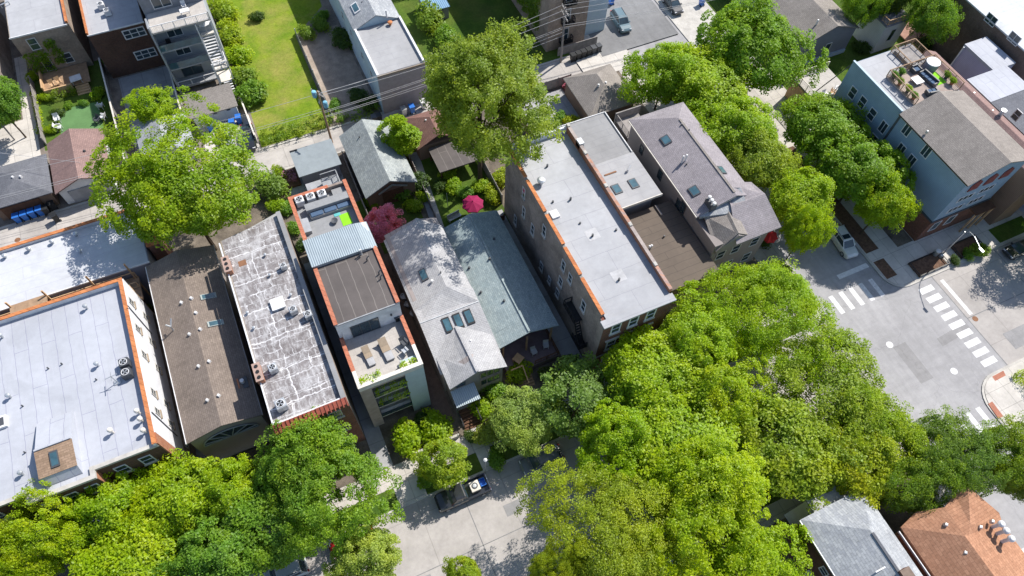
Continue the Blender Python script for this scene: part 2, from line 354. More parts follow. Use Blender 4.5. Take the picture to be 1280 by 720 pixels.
M['bluepanel'] = plain('pale_blue_panel', (.42, .50, .52), .6, lo=.92, hi=1.05); M['slatepanel'] = plain('dark_slate_block', (.10, .105, .12), .8)
M['conc'] = concrete('sidewalk_concrete', (.46, .43, .40), 1.5, .03); M['conc_pale'] = concrete('pale_concrete', (.54, .51, .475), 2.2, .03)
M['kerb'] = plain('kerb_concrete', (.45, .43, .40), .9, lo=.8, sc=.8); M['conc_grey'] = concrete('grey_concrete_slab', (.36, .36, .37), 3.0, .03, .7)
M['alley'] = concrete('alley_concrete', (.43, .40, .375), 4.2, .05, .72, jd=.75)
M['asphalt'] = asphalt('worn_pale_asphalt', (.33, .325, .335)); M['asphalt_b'] = concrete('concrete_carriageway', (.385, .36, .345), 9.0, .05, .82, jd=.8); M['asphalt_dark'] = asphalt('dark_asphalt', (.2, .2, .205))
def roadpaint():
    b = NB('road_paint'); col = b.vary((.66, .66, .67, 1), 3, .82, 1.1)
    wear = b.ramp(b.noise(3.2, 9, .75), .5, .66); wear2 = b.ramp(b.noise(.35, 3), .45, .6)
    col = b.mix(b.math('MULTIPLY', wear, b.math('ADD', b.math('MULTIPLY', wear2, .6), .2)), col, (.33, .325, .33)); return b.done(col, .8, .25)
M['paint_white'] = roadpaint(); M['brickpave'] = plain('red_tactile_paving', (.36, .15, .1), .85, sc=3)
M['deck'] = concrete('pale_deck_tiles', (.42, .395, .37), .6, .015, .9, jd=.8); M['greydeck'] = concrete('grey_deck_tiles', (.27, .275, .285), .9, .012, .9, jd=.85)
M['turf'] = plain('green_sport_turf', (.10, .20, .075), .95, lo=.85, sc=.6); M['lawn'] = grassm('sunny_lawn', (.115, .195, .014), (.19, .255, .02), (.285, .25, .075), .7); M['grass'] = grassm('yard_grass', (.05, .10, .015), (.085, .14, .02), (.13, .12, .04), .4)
M['gravel'] = plain('brown_gravel', (.30, .245, .20), .95, lo=.7, sc=.9, fine=.65, bump=.6)
M['dirtyard'] = plain('bare_earth', (.2, .17, .145), .95, lo=.6, hi=1.25, sc=.8, fine=.75)
# ================================================================ survey helpers on walls
def PX(u, v, x):
    d = RT * ((u - 640) / FPX) - UP * ((v - 360) / FPX) + FW
    t = x / d.x; return d.y * t, CH + d.z * t          # (y, z) on the wall plane x
def PY(u, v, y):
    d = RT * ((u - 640) / FPX) - UP * ((v - 360) / FPX) + FW
    t = y / d.y; return d.x * t, CH + d.z * t          # (x, z) on the wall plane y

# ================================================================ ground, roads, pavements
_NS = [0]
def sheet(name, pts, z, mat, kind='structure', t=.05):
    if z > .1: _NS[0] += 1; z += .0012 * _NS[0]      # every sheet a little above the one laid before it
    return struct(MB().slab([(p[0], p[1], z) for p in pts], t).build(name, mat), kind)
def rect(x0, x1, y0, y1): return [(x0, y0), (x1, y0), (x1, y1), (x0, y1)]
def rounded(x0, x1, y0, y1, corners, r=3.0, n=7):
    """rectangle with some corners rounded; corners subset of 'sw','se','ne','nw'"""
    out = []
    for key, cx, cy, a in (('sw', x0, y0, 180), ('se', x1, y0, 270), ('ne', x1, y1, 0), ('nw', x0, y1, 90)):
        if key in corners:
            ox = cx + (r if cx == x0 else -r); oy = cy + (r if cy == y0 else -r)
            out += [(ox + r * math.cos(R(a + 90 * k / n)), oy + r * math.sin(R(a + 90 * k / n))) for k in range(n + 1)]
        else: out.append((cx, cy))
    return out
KY, KX0, KX1, SY = 19.4, 53.0, 62.6, 6.2               # kerb lines
AY0, AY1 = 67.6, 72.0                                  # alley
struct(MB().box(-400, 500, -300, 700, -.6, -.02).build('ground', M['soil']))
sheet('street', rect(-120, 53, SY - .3, KY + .3), .004, M['asphalt_b'])
sheet('intersection', rect(53, 68.6, SY - 5, KY + 3), .008, M['asphalt'])
sheet('street', rect(68.6, 180, SY - .3, KY + .3), .004, M['asphalt_b'])
sheet('cross_street', rect(KX0 - .3, KX1 + .3, KY, 160), .004, M['asphalt'])
sheet('cross_street', rect(KX0 - .3, KX1 + .3, -120, SY), .004, M['asphalt'])
sheet('alley', rect(-120, 53.2, AY0 - .2, AY1 + .2), .012, M['alley'])
# raised blocks with kerbs
def block(pts, top=.12):
    struct(MB().prism(pts, -.02, top).build('kerb', M['kerb']))
def inset(pts, d):
    c = Vector((sum(p[0] for p in pts) / len(pts), sum(p[1] for p in pts) / len(pts)))
    return pts
block(rounded(-120, KX0, KY, AY0, ('se',)))
block(rounded(-120, KX0, AY1, 160, ()))
block(rounded(KX1, 180, KY, 160, ('sw',), 2.6))
block(rounded(-120, KX0, -120, SY, ('ne',)))
block(rounded(KX1, 180, -120, SY, ('nw',), 3.4))
Z1, Z2, Z3 = .126, .132, .138
# front pavements and yards of the main block
sheet('parkway', rect(-120, 50, KY + .2, 21.7), Z1, M['grass'])
sheet('sidewalk', rect(-120, 52.8, 21.7, 23.9), Z1, M['conc'])
sheet('yard', rect(-120, 49.5, 23.9, AY0 - .2), Z1, M['soil'])
sheet('path', rect(-1.7, 1.3, KY + .2, 21.75), Z2, M['conc_pale'])
sheet('path', rect(-1.6, -.9, 23.9, 31), Z2, M['conc_grey'])
sheet('path', rect(7.6, 9.2, KY + .2, 25.0), Z2, M['conc_pale'])
sheet('sidewalk', rect(49.5, 52.8, 21.7, AY0), Z1, M['conc'])
# back yards
sheet('yard', rect(14.8, 23.6, 47.5, 67.2), Z2, M['grass'])
sheet('path', [(13.5, 47.2), (15.0, 47.2), (16.6, 63.5), (15.2, 63.5)], Z3, M['conc_grey'])
sheet('yard', rect(6.2, 13.4, 49.5, 58.6), Z2, M['grass'])
sheet('patio', rect(-1.2, 6.0, 54, 66), Z2, M['conc_grey'])
sheet('patio', rect(-40, -18, 50.8, 53.9), Z2, M['darkwood'])
sheet('patio', rect(31.5, 40, 53.5, 66.5), Z2, M['conc_grey'])
# rear block
sheet('yard', rect(-120, 52.8, AY1 + .3, 159), Z1, M['dirtyard'])
sheet('lawn', [(-2.6, 72.4), (6.6, 72.4), (7.4, 78), (7.6, 92), (13.2, 97), (15.2, 122), (-1.5, 122)], Z2, M['lawn'])
sheet('gravel_plot', [(7.9, 73.4), (14.2, 73.4), (14.2, 92), (7.9, 92)], Z2, M['gravel'])
sheet('sports_turf', [(-27.0, 84.2), (-21.4, 84.2), (-21.6, 89.5), (-26.6, 90.0)], Z2, M['turf'])
sheet('yard', rect(-29.2, -19.6, 83, 98), Z1 + .003, M['grass'])
sheet('path', rect(-31.3, -29.8, 76, 103), Z2, M['conc_pale'])
sheet('patio', rect(-37, -29.9, 81.8, 90), Z2, M['conc_pale'])
sheet('path', rect(-18.2, -15.6, 73, 93), Z2, M['conc_grey'])
sheet('patio', rect(-15.6, -10.8, 82.5, 93), Z2, M['conc_grey'])
sheet('yard', rect(-15.4, -11.6, 77, 82.5), Z3, M['grass'])
sheet('driveway', rect(-9.6, -2.8, 72.2, 79), Z2, M['conc_pale'])
sheet('driveway', rect(44.5, 52.8, 66.5, 100), Z3, M['conc_pale'])
sheet('driveway', [(48.6, 70.0), (62.0, 70.0), (62.0, 100), (50.5, 100)], .146, M['asphalt_dark'])  # parking yard: dark tone stands in for tree shade on paler concrete
sheet('yard', rect(22, 44.2, 72.3, 120), Z2, M['grass'])
# east block: wide pavement at the corner, planted pits
sheet('sidewalk', rounded(KX1 + .25, 180, KY + .25, 25.6, ('sw',), 2.4), Z1, M['conc_pale'])
sheet('sidewalk', rect(KX1 + .25, 70.0, 25.6, 60), Z1, M['conc_pale'])
sheet('yard', rect(70.0, 180, 25.6, 159), Z1, M['grass'])
sheet('planting_bed', rect(63.0, 65.0, 25.4, 44), Z2, M['mulch'])
sheet('planting_bed', rect(63.0, 64.6, 21.3, 24.0), Z2, M['mulch'])
sheet('planting_bed', rect(67.4, 69.9, 24.6, 42), Z2, M['soil'])
sheet('planting_bed', rect(66.9, 71.6, 19.9, 22.0), Z2, M['mulch'])
sheet('planting_bed', rect(73.7, 77.6, 19.9, 22.0), Z2, M['mulch'])
sheet('parkway', rect(80.2, 86, 19.8, 22.0), Z2, M['grass']); sheet('parkway', rect(88, 130, 19.8, 22.0), Z2, M['lawn'])
sheet('driveway', rect(63.0, 70.5, 46, 58), Z2, M['conc'])
# south-west and south-east blocks
sheet('parkway', rect(-120, 52.5, 4.2, SY - .25), Z1, M['grass'])
sheet('sidewalk', rect(-120, 52.7, 2.4, 4.2), Z1, M['conc']); sheet('yard', rect(-120, 50, -119, 2.4), Z1, M['soil'])
sheet('sidewalk', rect(50, 52.7, -119, 2.4), Z1, M['conc'])
sheet('sidewalk', rounded(KX1 + .3, 180, -3, SY - .3, ('nw',), 3.1), Z1, M['conc_pale'])
sheet('sidewalk', rect(KX1 + .3, 66, -119, -3), Z1, M['conc_pale'])
sheet('yard', rect(66.2, 180, -119, 1.2), Z2, M['grass'])
sheet('tactile_paving', [tuple(P(*q)[:2]) for q in ((1239, 471.5), (1253, 464), (1256, 470), (1243, 477))], Z2, M['brickpave'])
sheet('tactile_paving', [tuple(P(*q)[:2]) for q in ((1234, 505.5), (1239, 502.5), (1253, 521), (1247, 524))], Z2, M['brickpave'])
M['patch'] = asphalt('patched_asphalt', (.27, .265, .27))
# painted markings
mk = .0125
def marks(rects):
    b = MB()
    for r_ in rects: b.slab([(p[0], p[1], mk) for p in r_], .004)
    return struct(b.build('road_marking', M['paint_white']))
marks([rect(65.7 + .02 * k, 67.75 + .02 * k, 18.55 - 1.335 * k - .78, 18.55 - 1.335 * k) for k in range(9)])
marks([rect(69.15, 69.65, 13.2, 18.5)])
marks([rect(x, x + .62, 19.6, 22.2) for x in (54.7, 56.2, 57.7, 59.25, 60.8)])
marks([rect(57.6, 62.2, 23.7, 24.35)])
marks([rect(x, x + .62, .7, 3.6) for x in (55.2, 56.7, 58.2, 59.7, 61.2)])
for (u, v) in ((1112, 431), (1192.5, 464)):
    p = P(u, v); struct(MB().cyl(p.x, p.y, .0, .016, .42, n=20).build('manhole_cover', M['paint_white']))
for (u, v) in ((1219, 398.5), (22 , 300)):
    p = P(u, v); struct(MB().cyl(p.x, p.y, .0, .018, .36, n=20).build('manhole_cover', M['rust']))
for pts in (rect(57.6, 59.4, 8.5, 13.5), [(63.2, 11.2), (68.0, 11.6), (68.0, 12.7), (63.2, 12.3)], rect(71, 74.5, 7.4, 9.6), rect(-3.5, -1.2, 9.2, 12.3), rect(8.0, 13.5, 14.2, 15.4)):
    struct(MB().slab([(p[0], p[1], .0112) for p in pts], .003).build('road_patch', M['patch']))
# long joints of the concrete carriageway and the seam where it meets the asphalt
b = MB()
for x in (-30, -18.5, -6.0, 4.6, 16): b.box(x, x + .09, SY, KY, .0, .0095)
b.box(-60, 50, 12.6, 12.68, .0, .0095); b.box(68.5, 68.62, SY, KY, .0, .0115); b.box(68.6, 140, 12.9, 13.0, 0, .0095); b.box(78.8, 78.9, SY, KY, 0, .0095)
struct(b.build('pavement_joint', M['asphalt_dark']))
# ================================================================ building helpers
def extr_y(b, prof, y0, y1):
    return b.ring([[(x, y0, z) for x, z in prof], [(x, y1, z) for x, z in prof]])
def extr_x(b, prof, x0, x1):
    return b.ring([[(x0, y, z) for y, z in prof], [(x1, y, z) for y, z in prof]])
def wallbox(t, mat, x0, x1, y0, y1, z0, z1, name='wall'):
    return MB().box(x0, x1, y0, y1, z0, z1).build(name, mat, t)
def gable(t, wallm, roofm, x0, x1, y0, y1, ze, zr, axis='y', over=.35, th=.16, z0=0, hip0=0, hip1=0, mid=None):
    """house body with a pitched roof; ridge along axis; hip0/hip1 pull the ridge ends in"""
    m = mid if mid is not None else ((x0 + x1) / 2 if axis == 'y' else (y0 + y1) / 2)
    b = MB()
    if axis == 'y':
        sl = (zr - ze) / (m - x0)
        if hip0 or hip1: b.box(x0, x1, y0, y1, z0, ze)
        else: extr_y(b, [(x0, z0), (x1, z0), (x1, ze), (m, zr), (x0, ze)], y0, y1)
        zo = ze - sl * over; xa, xb, ya, yb = x0 - over, x1 + over, y0 - over, y1 + over
        zt = .03
        r = MB(); up = lambda p: (p[0], p[1], p[2] + zt + th)
        A, B, Cc, D = (xa, ya, zo), (xb, ya, zo), (xb, yb, zo), (xa, yb, zo); E0, E1 = (m, ya + hip0, zr), (m, yb - hip1, zr)
        r.slab([up(A), up(E0), up(E1), up(D)], th); r.slab([up(E0), up(B), up(Cc), up(E1)], th)
        if hip0: r.slab([up(A), up(B), up(E0)], th)
        if hip1: r.slab([up(Cc), up(D), up(E1)], th)
    else:
        sl = (zr - ze) / (m - y0)
        if hip0 or hip1: b.box(x0, x1, y0, y1, z0, ze)
        else: extr_x(b, [(y0, z0), (y1, z0), (y1, ze), (m, zr), (y0, ze)], x0, x1)
        zo = ze - sl * over; xa, xb, ya, yb = x0 - over, x1 + over, y0 - over, y1 + over
        zt = .03
        r = MB(); up = lambda p: (p[0], p[1], p[2] + zt + th)
        A, B, Cc, D = (xa, ya, zo), (xb, ya, zo), (xb, yb, zo), (xa, yb, zo); E0, E1 = (xa + hip0, m, zr), (xb - hip1, m, zr)
        r.slab([up(A), up(B), up(E1), up(E0)], th); r.slab([up(E0), up(E1), up(Cc), up(D)], th)
        if hip0: r.slab([up(D), up(A), up(E0)], th)
        if hip1: r.slab([up(B), up(Cc), up(E1)], th)
    w_ = b.build('wall', wallm, t); rf = r.build('roof', roofm, t)
    return w_, rf
def ridge_cap(rf, a, b_, mat, w=.28):
    return MB().bar((a[0], a[1], a[2] + .24), (b_[0], b_[1], b_[2] + .24), w, .06).build('ridge_cap', mat, rf)
def gutter(t, a, b_, mat=None, w=.14):
    return MB().bar(a, b_, w, w).build('gutter', mat or M['white'], t)
def parapet(t, wallm, capm, x0, x1, y0, y1, zr, zp, sides='nsew', th=.3, cap=.08, ov=.04, name='parapet'):
    """low wall round a flat roof, each run butting the next, with its coping"""
    b = MB(); c = MB(); e = ov
    n_, s_, e_, w_ = ('n' in sides), ('s' in sides), ('e' in sides), ('w' in sides)
    ya = y0 + (th if s_ else 0); yb = y1 - (th if n_ else 0)
    if s_: b.box(x0, x1, y0, y0 + th, zr, zp); c.box(x0 - e, x1 + e, y0 - e, y0 + th + e, zp, zp + cap)
    if n_: b.box(x0, x1, y1 - th, y1, zr, zp); c.box(x0 - e, x1 + e, y1 - th - e, y1 + e, zp, zp + cap)
    if w_: b.box(x0, x0 + th, ya, yb, zr, zp); c.box(x0 - e, x0 + th + e, ya + e, yb - e, zp, zp + cap)
    if e_: b.box(x1 - th, x1, ya, yb, zr, zp); c.box(x1 - th - e, x1 + e, ya + e, yb - e, zp, zp + cap)
    p = b.build(name, wallm, t); c.build('coping', capm, p); return p
def flatroof(t, mat, x0, x1, y0, y1, z):
    return MB().box(x0, x1, y0, y1, z - .1, z + .012).build('roof', mat, t)
def win(t, face, pos, a, z, w, h, nx=1, nz=2, fm=None, gm=None, fr=.09, name='window', dep=.07, sill=None):
    """window on a wall: face is the wall's outward direction, pos its plane, a the centre along it, z the centre height"""
    fm = fm or M['white']; gm = gm or M['glass']; f = MB(); g = MB()
    s = -1 if face[1] == '-' else 1
    def bx(b, a0, a1, z0, z1, d0, d1):
        lo, hi = sorted((pos + s * d0, pos + s * d1))
        if face[0] == 'y': b.box(a0, a1, lo, hi, z0, z1)
        else: b.box(lo, hi, a0, a1, z0, z1)
    L, Rr, B, T = a - w / 2, a + w / 2, z - h / 2, z + h / 2
    bx(f, L, L + fr, B, T, .003, dep); bx(f, Rr - fr, Rr, B, T, .003, dep); bx(f, L + fr, Rr - fr, B, B + fr, .003, dep); bx(f, L + fr, Rr - fr, T - fr, T, .003, dep)
    for i in range(1, nx): c = L + w * i / nx; bx(f, c - fr * .4, c + fr * .4, B + fr, T - fr, .003, dep * .9)
    for i in range(1, nz):
        c = B + h * i / nz
        for j in range(nx):
            l0 = L + w * j / nx + (fr if j == 0 else fr * .4); l1 = L + w * (j + 1) / nx - (fr if j == nx - 1 else fr * .4)
            bx(f, l0, l1, c - fr * .35, c + fr * .35, .003, dep * .85)
    bx(g, L + fr * .5, Rr - fr * .5, B + fr * .5, T - fr * .5, .004, .03)
    o = f.build(name, fm, t); g.build('pane', gm, o)
    if sill:
        sb = MB(); bx(sb, L - .1, Rr + .1, B - .16, B - .005, .003, .16); sb.build('sill', sill, o)
    return o
def slopez(p0, p1, q):      # helper: linear height along one coordinate
    (a, za), (b_, zb) = p0, p1
    return za + (zb - za) * (q - a) / (b_ - a)
def skylight(rf, pts, mat=None, th=.12):
    """roof window through four 3-D corner points lying on the slope"""
    pts = [Vector(p) for p in pts]; c = sum(pts, Vector()) / 4
    o = MB().slab([p + Vector((0, 0, th)) for p in pts], th).build('skylight', mat or M['dgrey'], rf)
    MB().slab([c + (p - c) * .78 + Vector((0, 0, th + .012)) for p in pts], .01).build('pane', M['skyglass'], o)
    return o
def vent(rf, x, y, z, h=.55, r=.17, mat=None, cap=True, name='roof_vent'):
    m = mat or M['steel']; b = MB()
    if cap: b.lathe(x, y, [(r * .75, z - .1), (r * .75, z + h * .6), (r * 1.5, z + h * .62), (r * 1.6, z + h * .85), (r * .9, z + h), (.01, z + h * 1.02)], 12)
    else: b.cyl(x, y, z - .1, z + h, r, n=10)
    return b.build(name, m, rf)
def boxvent(rf, x, y, z, s=.28, mat=None):
    return MB().lathe(x, y, [(s * 1.1, z - .12), (s * .9, z + .1), (s, z + .12), (s * .8, z + .26), (.01, z + .28)], 4).build('roof_vent', mat or M['white'], rf)
def ac_unit(label, loc, rz=0, group=None, s=1.0, mat=None):
    t = thing('air_conditioner', label, 'air conditioner', (0, 0, 0), group)
    h, w = .85 * s, .42 * s
    MB().box(-w, w, -w, w, 0.06, h).build('body', mat or M['offwhite'], t, bevel=.04)
    MB().lathe(0, 0, [(w * .82, h - .02), (w * .82, h + .05), (w * .7, h + .05), (w * .7, h + .015)], 20).build('fan_ring', M['white'], t)
    MB().cyl(0, 0, h - .01, h + .018, w * .69, n=20).build('fan_grille', M['black'], t)
    b = MB()
    for k in range(4):
        a = k * math.pi / 2 + .4
        b.add([(0, 0, h + .03), (w * .62 * math.cos(a), w * .62 * math.sin(a), h + .03), (w * .6 * math.cos(a + .6), w * .6 * math.sin(a + .6), h + .03), (0, 0, h + .045), (w * .62 * math.cos(a), w * .62 * math.sin(a), h + .045), (w * .6 * math.cos(a + .6), w * .6 * math.sin(a + .6), h + .045)],
              [(0, 2, 1), (3, 4, 5), (0, 1, 4, 3), (1, 2, 5, 4), (2, 0, 3, 5)])
    b.build('fan_blade', M['steel'], t)
    MB().box(-w * .9, w * .9, -w * .9, w * .9, 0, .07).build('foot', M['blackplastic'], t)
    return put(t, loc, rz)
def rail(t, pts, z0, h=1.0, mat=None, step=1.3, bars=True, name='railing'):
    """railing along a polyline at floor height z0: posts, rails and balusters as one mesh"""
    b = MB(); mat = mat or M['grey']
    for (xa, ya), (xb, yb) in zip(pts, pts[1:]):
        L = math.hypot(xb - xa, yb - ya); n = max(1, round(L / step))
        for k in range(n + 1):
            x, y = xa + (xb - xa) * k / n, ya + (yb - ya) * k / n; b.box(x - .045, x + .045, y - .045, y + .045, z0, z0 + h)
        b.bar((xa, ya, z0 + h), (xb, yb, z0 + h), .1, .07); b.bar((xa, ya, z0 + .12), (xb, yb, z0 + .12), .05, .05)
        if bars:
            for k in range(1, int(L / .2)):
                x, y = xa + (xb - xa) * k * .2 / L, ya + (yb - ya) * k * .2 / L; b.bar((x, y, z0 + .1), (x, y, z0 + h), .025, .025)
    return b.build(name, mat, t)
# ================================================================ L1: big flat apartment block at the left
t = thing('apartment_building', 'large apartment block with white sheet roof, orange coping and white side wall with small windows', 'apartment building', (-33, 41, 0))
x0, x1, y0, y1, zr, zp = -46, -19.65, 30.8, 49.8, 10.9, 11.55
MB().box(x0, x1, y0, y1, 0, zr).build('wall', M['brick_dark'], t)
MB().box(x1 + .003, x1 + .12, y0 + 1.15, y1 - .1, 4.2, zp - .02).build('side_wall', M['whitewall'], t)
MB().box(x1 + .003, x1 + .12, y0 + 1.15, y1 - .1, 0, 4.195).build('side_wall', M['brick_tan'], t)
MB().box(x1 + .003, x1 + .135, y0 + .02, y0 + 1.145, 0, zp - .02).build('corner_pier', M['brick_orange'], t)
rf = flatroof(t, M['white_roof'], x0 + .31, x1 - .31, y0 + .31, y1 - .31, zr)
parapet(t, M['white'], M['orangecap'], x0, x1, y0, y1, zr, zp, 'new', .3, .09)
b = MB(); b.box(x0, -30.85, y0 - .05, y0 + .34, zr, zr + .3); b.box(-25.2, x1 + .02, y0 - .05, y0 + .34, zr, zr + .3); b.build('front_coping', M['stone'], t)
bay = MB().box(-30.8, -25.25, y0 - .75, y0 - .003, 0, zr + .02).build('bay', M['brick_dark'], t)
MB().box(-25.247, -25.17, y0 - .74, y0 - .003, 0, zr).build('bay_return', M['brick_orange'], bay)
b = MB(); b.box(-30.9, -25.15, y0 - .85, y0 - .45, zr + .02, zr + .35); b.box(-30.9, -30.5, y0 - .45, y0 + .35, zr + .02, zr + .35); b.box(-25.55, -25.15, y0 - .45, y0 + .35, zr + .02, zr + .35); b.build('coping', M['stone'], bay)
MB().box(-30.5, -25.55, y0 - .45, y0 + .3, zr + .0, zr + .05).build('bay_roof', M['white_roof'], bay)
# raised roof-top stair house with a brown shingled slope
sx0, sx1 = -29.3, -26.2; sy0, sy1 = 30.95, 37.2
sh = MB()
extr_x(sh, [(sy0, zr), (sy1, zr), (sy1, zr + .35), (sy0 + 3.2, zr + 1.3), (sy0 + 3.0, zr + 1.3), (sy0 + .5, zr + 1.05), (sy0, zr + .15)], sx0, sx1)
hut = sh.build('stair_house', M['white_roof'], t)
MB().slab([(sx0 - .04, sy0 + .45, zr + 1.10), (sx1 + .04, sy0 + .45, zr + 1.10), (sx1 + .04, sy0 + 2.98, zr + 1.40), (sx0 - .04, sy0 + 2.98, zr + 1.40)], .05).build('shingle_slope', shingle('hut_shingles', (.30, .21, .15), (.23, .16, .11), 'y', .95, .22, .5), hut)
MB().box(sx0 + .02, sx1 - .02, sy0 + 3.0, sy0 + 3.16, zr + 1.2, zr + 1.55).build('kerb', M['white_roof'], hut)
skylight(hut, [(-28.15, sy0 + .95, zr + 1.165), (-27.45, sy0 + .95, zr + 1.165), (-27.45, sy0 + 2.45, zr + 1.345), (-28.15, sy0 + 2.45, zr + 1.345)])
# side windows (white wall): three rows
for (u, v) in ((164, 378), (172, 411), (180, 444), (191.5, 491), (196.5, 515)):
    y, z = PX(u, v, x1 + .12); win(t, 'x+', x1 + .12, y, z, .75, 1.25, 1, 2, M['stone'], sill=M['cream'])
for (u, v) in ((181.5, 396), (189, 427.5), (197, 461), (207.5, 505), (213, 530)):
    y, z = PX(u, v, x1 + .12); win(t, 'x+', x1 + .12, y, z, .75, 1.25, 1, 2, M['stone'], sill=M['cream'])
for y in (47.5, 44.2, 40.8, 36.2, 33.6): win(t, 'x+', x1 + .12, y, 3.0, .8, 1.1, 1, 2, M['stone'])
for x in (-36.5, -34.2, -29.8, -28.0, -26.2, -23.6, -21.4):
    for z in (2.2, 5.8, 9.2):
        yy = y0 - .75 if -30.8 < x < -25.25 else y0
        win(t, 'y-', yy, x, z - .1, 1.1, 1.7, 1, 2, M['white'], sill=M['stone'])
# brackets of pipe on the side wall
for (q0, q1) in (((160, 382), (190, 417)), ((190, 515), (222, 545))):
    ya, za = PX(*q0, x1 + .2); yb, zb = PX(*q1, x1 + .2)
    MB().tube([(x1 + .18, ya, za), (x1 + .18, yb, zb)], .05).build('conduit', M['dgrey'], t)
for (u, v) in ((109.5, 386), (4, 422), (123.5, 457.5), (14, 497), (29.5, 593)):
    p = P(u, v, zr); vent(rf, p.x, p.y, zr, .8, .14, M['steel'])
for (u, v) in ((61, 461), (78, 455.5), (121, 475), (29, 508), (32, 566)):
    p = P(u, v, zr); vent(rf, p.x, p.y, zr, .3, .07, M['dgrey'], False)
for (u, v) in ((175, 517), (179, 527), (183, 541), (142, 541)):
    p = P(u, v, zr); vent(rf, p.x, p.y, zr, 1.0, .15, M['offwhite'])
p = P(147, 478, zr); b = MB(); b.cyl(p.x, p.y, zr, zr + 1.5, .04); b.bar((p.x - .6, p.y, zr + 1.3), (p.x + .6, p.y, zr + 1.5), .05, .05); b.bar((p.x, p.y - .5, zr + 1.45), (p.x, p.y + .5, zr + 1.35), .05, .05); b.box(p.x - .3, p.x + .3, p.y - .25, p.y + .25, zr, zr + .1); b.build('antenna', M['steel'], rf)
b = MB(); p = P(3, 529, zr); b.box(p.x - .7, p.x + .5, p.y - .6, p.y + .6, zr, zr + .35); hb = b.build('roof_hatch', M['white'], rf); MB().box(p.x - .5, p.x + .3, p.y - .4, p.y + .4, zr + .352, zr + .37).build('lid', M['dgrey'], hb)
ac_unit('round black-topped air conditioner by the orange coping, farther of the pair', tuple(P(159, 457, zr)), 0, 'condensers on the big white roof', 1.05, M['dgrey'])
ac_unit('round black-topped air conditioner by the orange coping, nearer of the pair', tuple(P(161.5, 469.5, zr)), 0, 'condensers on the big white roof', 1.05, M['dgrey'])

# ================================================================ L0: long low white-roofed block behind it, on the alley
t = thing('commercial_building', 'long low block with white roof and orange alley-side coping under the spreading tree', 'building', (-30, 58, 0))
x0, x1, y0, y1, zr = -50, -17.6, 53.3, 61.0, 8.3
MB().box(x0, x1, y0, y1, 0, zr).build('wall', M['s_slate'], t)
rf = flatroof(t, membrane('white_torn_roofing', (.50, .515, .55), (.42, .42, .48), 1.6, 'x', .86), x0 + .2, x1 - .1, y0 + .05, y1 - .3, zr)
b = MB(); b.box(x0, x1, y1 - .3, y1, zr, zr + .4); b.build('parapet', M['white'], t)
MB().box(x0, x1 + .03, y1 - .34, y1 + .06, zr + .4, zr + .5).build('coping', M['orangecap'], t)
MB().box(x0, x1 + .05, y0 - .09, y0 + .04, zr - .12, zr + .06).build('roof_edge', M['white'], t)
for (u, v) in ((8, 322), (38, 313), (67, 304), (96, 295), (101, 316)):
    p = P(u, v, zr); vent(rf, p.x, p.y, zr, .6, .16, M['steel'])
for x in (-33, -27, -22): win(t, 'y-', y0, x, 6.6, 1.0, 1.3, 1, 2)
# timber porches squeezed between the two blocks
t = thing('timber_porch', 'brown timber back porches with orange-tan railings between the two white-roofed blocks', 'porch', (-30, 52.5, 0))
MB().box(-42, -19.4, 49.95, 53.1, 6.6, 6.8).build('deck', M['wood'], t)
MB().box(-31.6, -28.0, 49.95, 53.1, 8.6, 8.75).build('landing', M['wood'], t)
for i, x in enumerate((-41.5, -36, -31.5, -28, -23.6, -19.7)):
    MB().box(x - .08, x + .08, 52.85, 53.0, 0, 9.7).build('post', M['pine'], t); MB().box(x - .08, x + .08, 49.95, 50.1, 0, 9.7).build('post', M['pine'], t)
for (xa, xb) in ((-42, -31.6), (-28, -19.5)):
    rail(t, [(xa, 52.95), (xb, 52.95)], 6.8, 1.05, M['pine'], 1.6, False); rail(t, [(xa, 51.6), (xb, 51.6)], 6.8, 1.0, M['pine'], 2.2, False)
b = MB()
for k in range(10): b.box(-27.9 + k * .28, -27.65 + k * .28, 50.1, 51.3, 8.5 - k * .19, 8.56 - k * .19)
b.build('stair', M['wood'], t)

# ================================================================ brown-roofed house
t = thing('gabled_house', 'long low house with brown shingle roof beside the white side wall', 'house', (-14.8, 43, 0))
x0, x1, y0, y1, ze, zg = -17.85, -11.0, 31.4, 52.6, 8.1, 9.1
wl, rf = gable(t, M['s_taupe'], M['sh_brown'], x0, x1, y0, y1, ze, zg, 'y', .2)
rz = lambda x: (slopez((x0, ze), (-14.4, zg), x) if x < -14.4 else slopez((-14.4, zg), (x1, ze), x)) + .19
MB().box(x0 - .28, x0 - .2, y0 - .2, y1 + .2, ze - .1, ze + .16).build('fascia', M['white'], t); MB().box(x1 + .2, x1 + .28, y0 - .2, y1 + .2, ze - .1, ze + .16).build('fascia', M['greywood'], t)
# rounded glazed front under the gable
g = MB(); g.ring([[(-14.4 + 2.7 * math.cos(a), y, 6.0 + 1.8 * math.sin(a)) for a in [math.pi * k / 12 for k in range(13)]] for y in (y0 - .1, y0 - .02)]); fg = g.build('fan_window', M['glass'], t)
b = MB()
for k in range(1, 12, 2): a = math.pi * k / 12; b.bar((-14.4, y0 - .13, 6.0), (-14.4 + 2.7 * math.cos(a), y0 - .13, 6.0 + 1.8 * math.sin(a)), .08, .08)
pts = [(-14.4 + 2.7 * math.cos(math.pi * k / 12), y0 - .12, 6.0 + 1.8 * math.sin(math.pi * k / 12)) for k in range(13)]
b.tube(pts, .07); b.bar((-17.1, y0 - .12, 6.0), (-11.7, y0 - .12, 6.0), .12, .12); b.build('glazing_bar', M['grey'], fg)
MB().box(-17.6, -11.7, y0 - 2.2, y0 - .2, 0, 1.2).build('front_porch', M['brick_dark'], t)
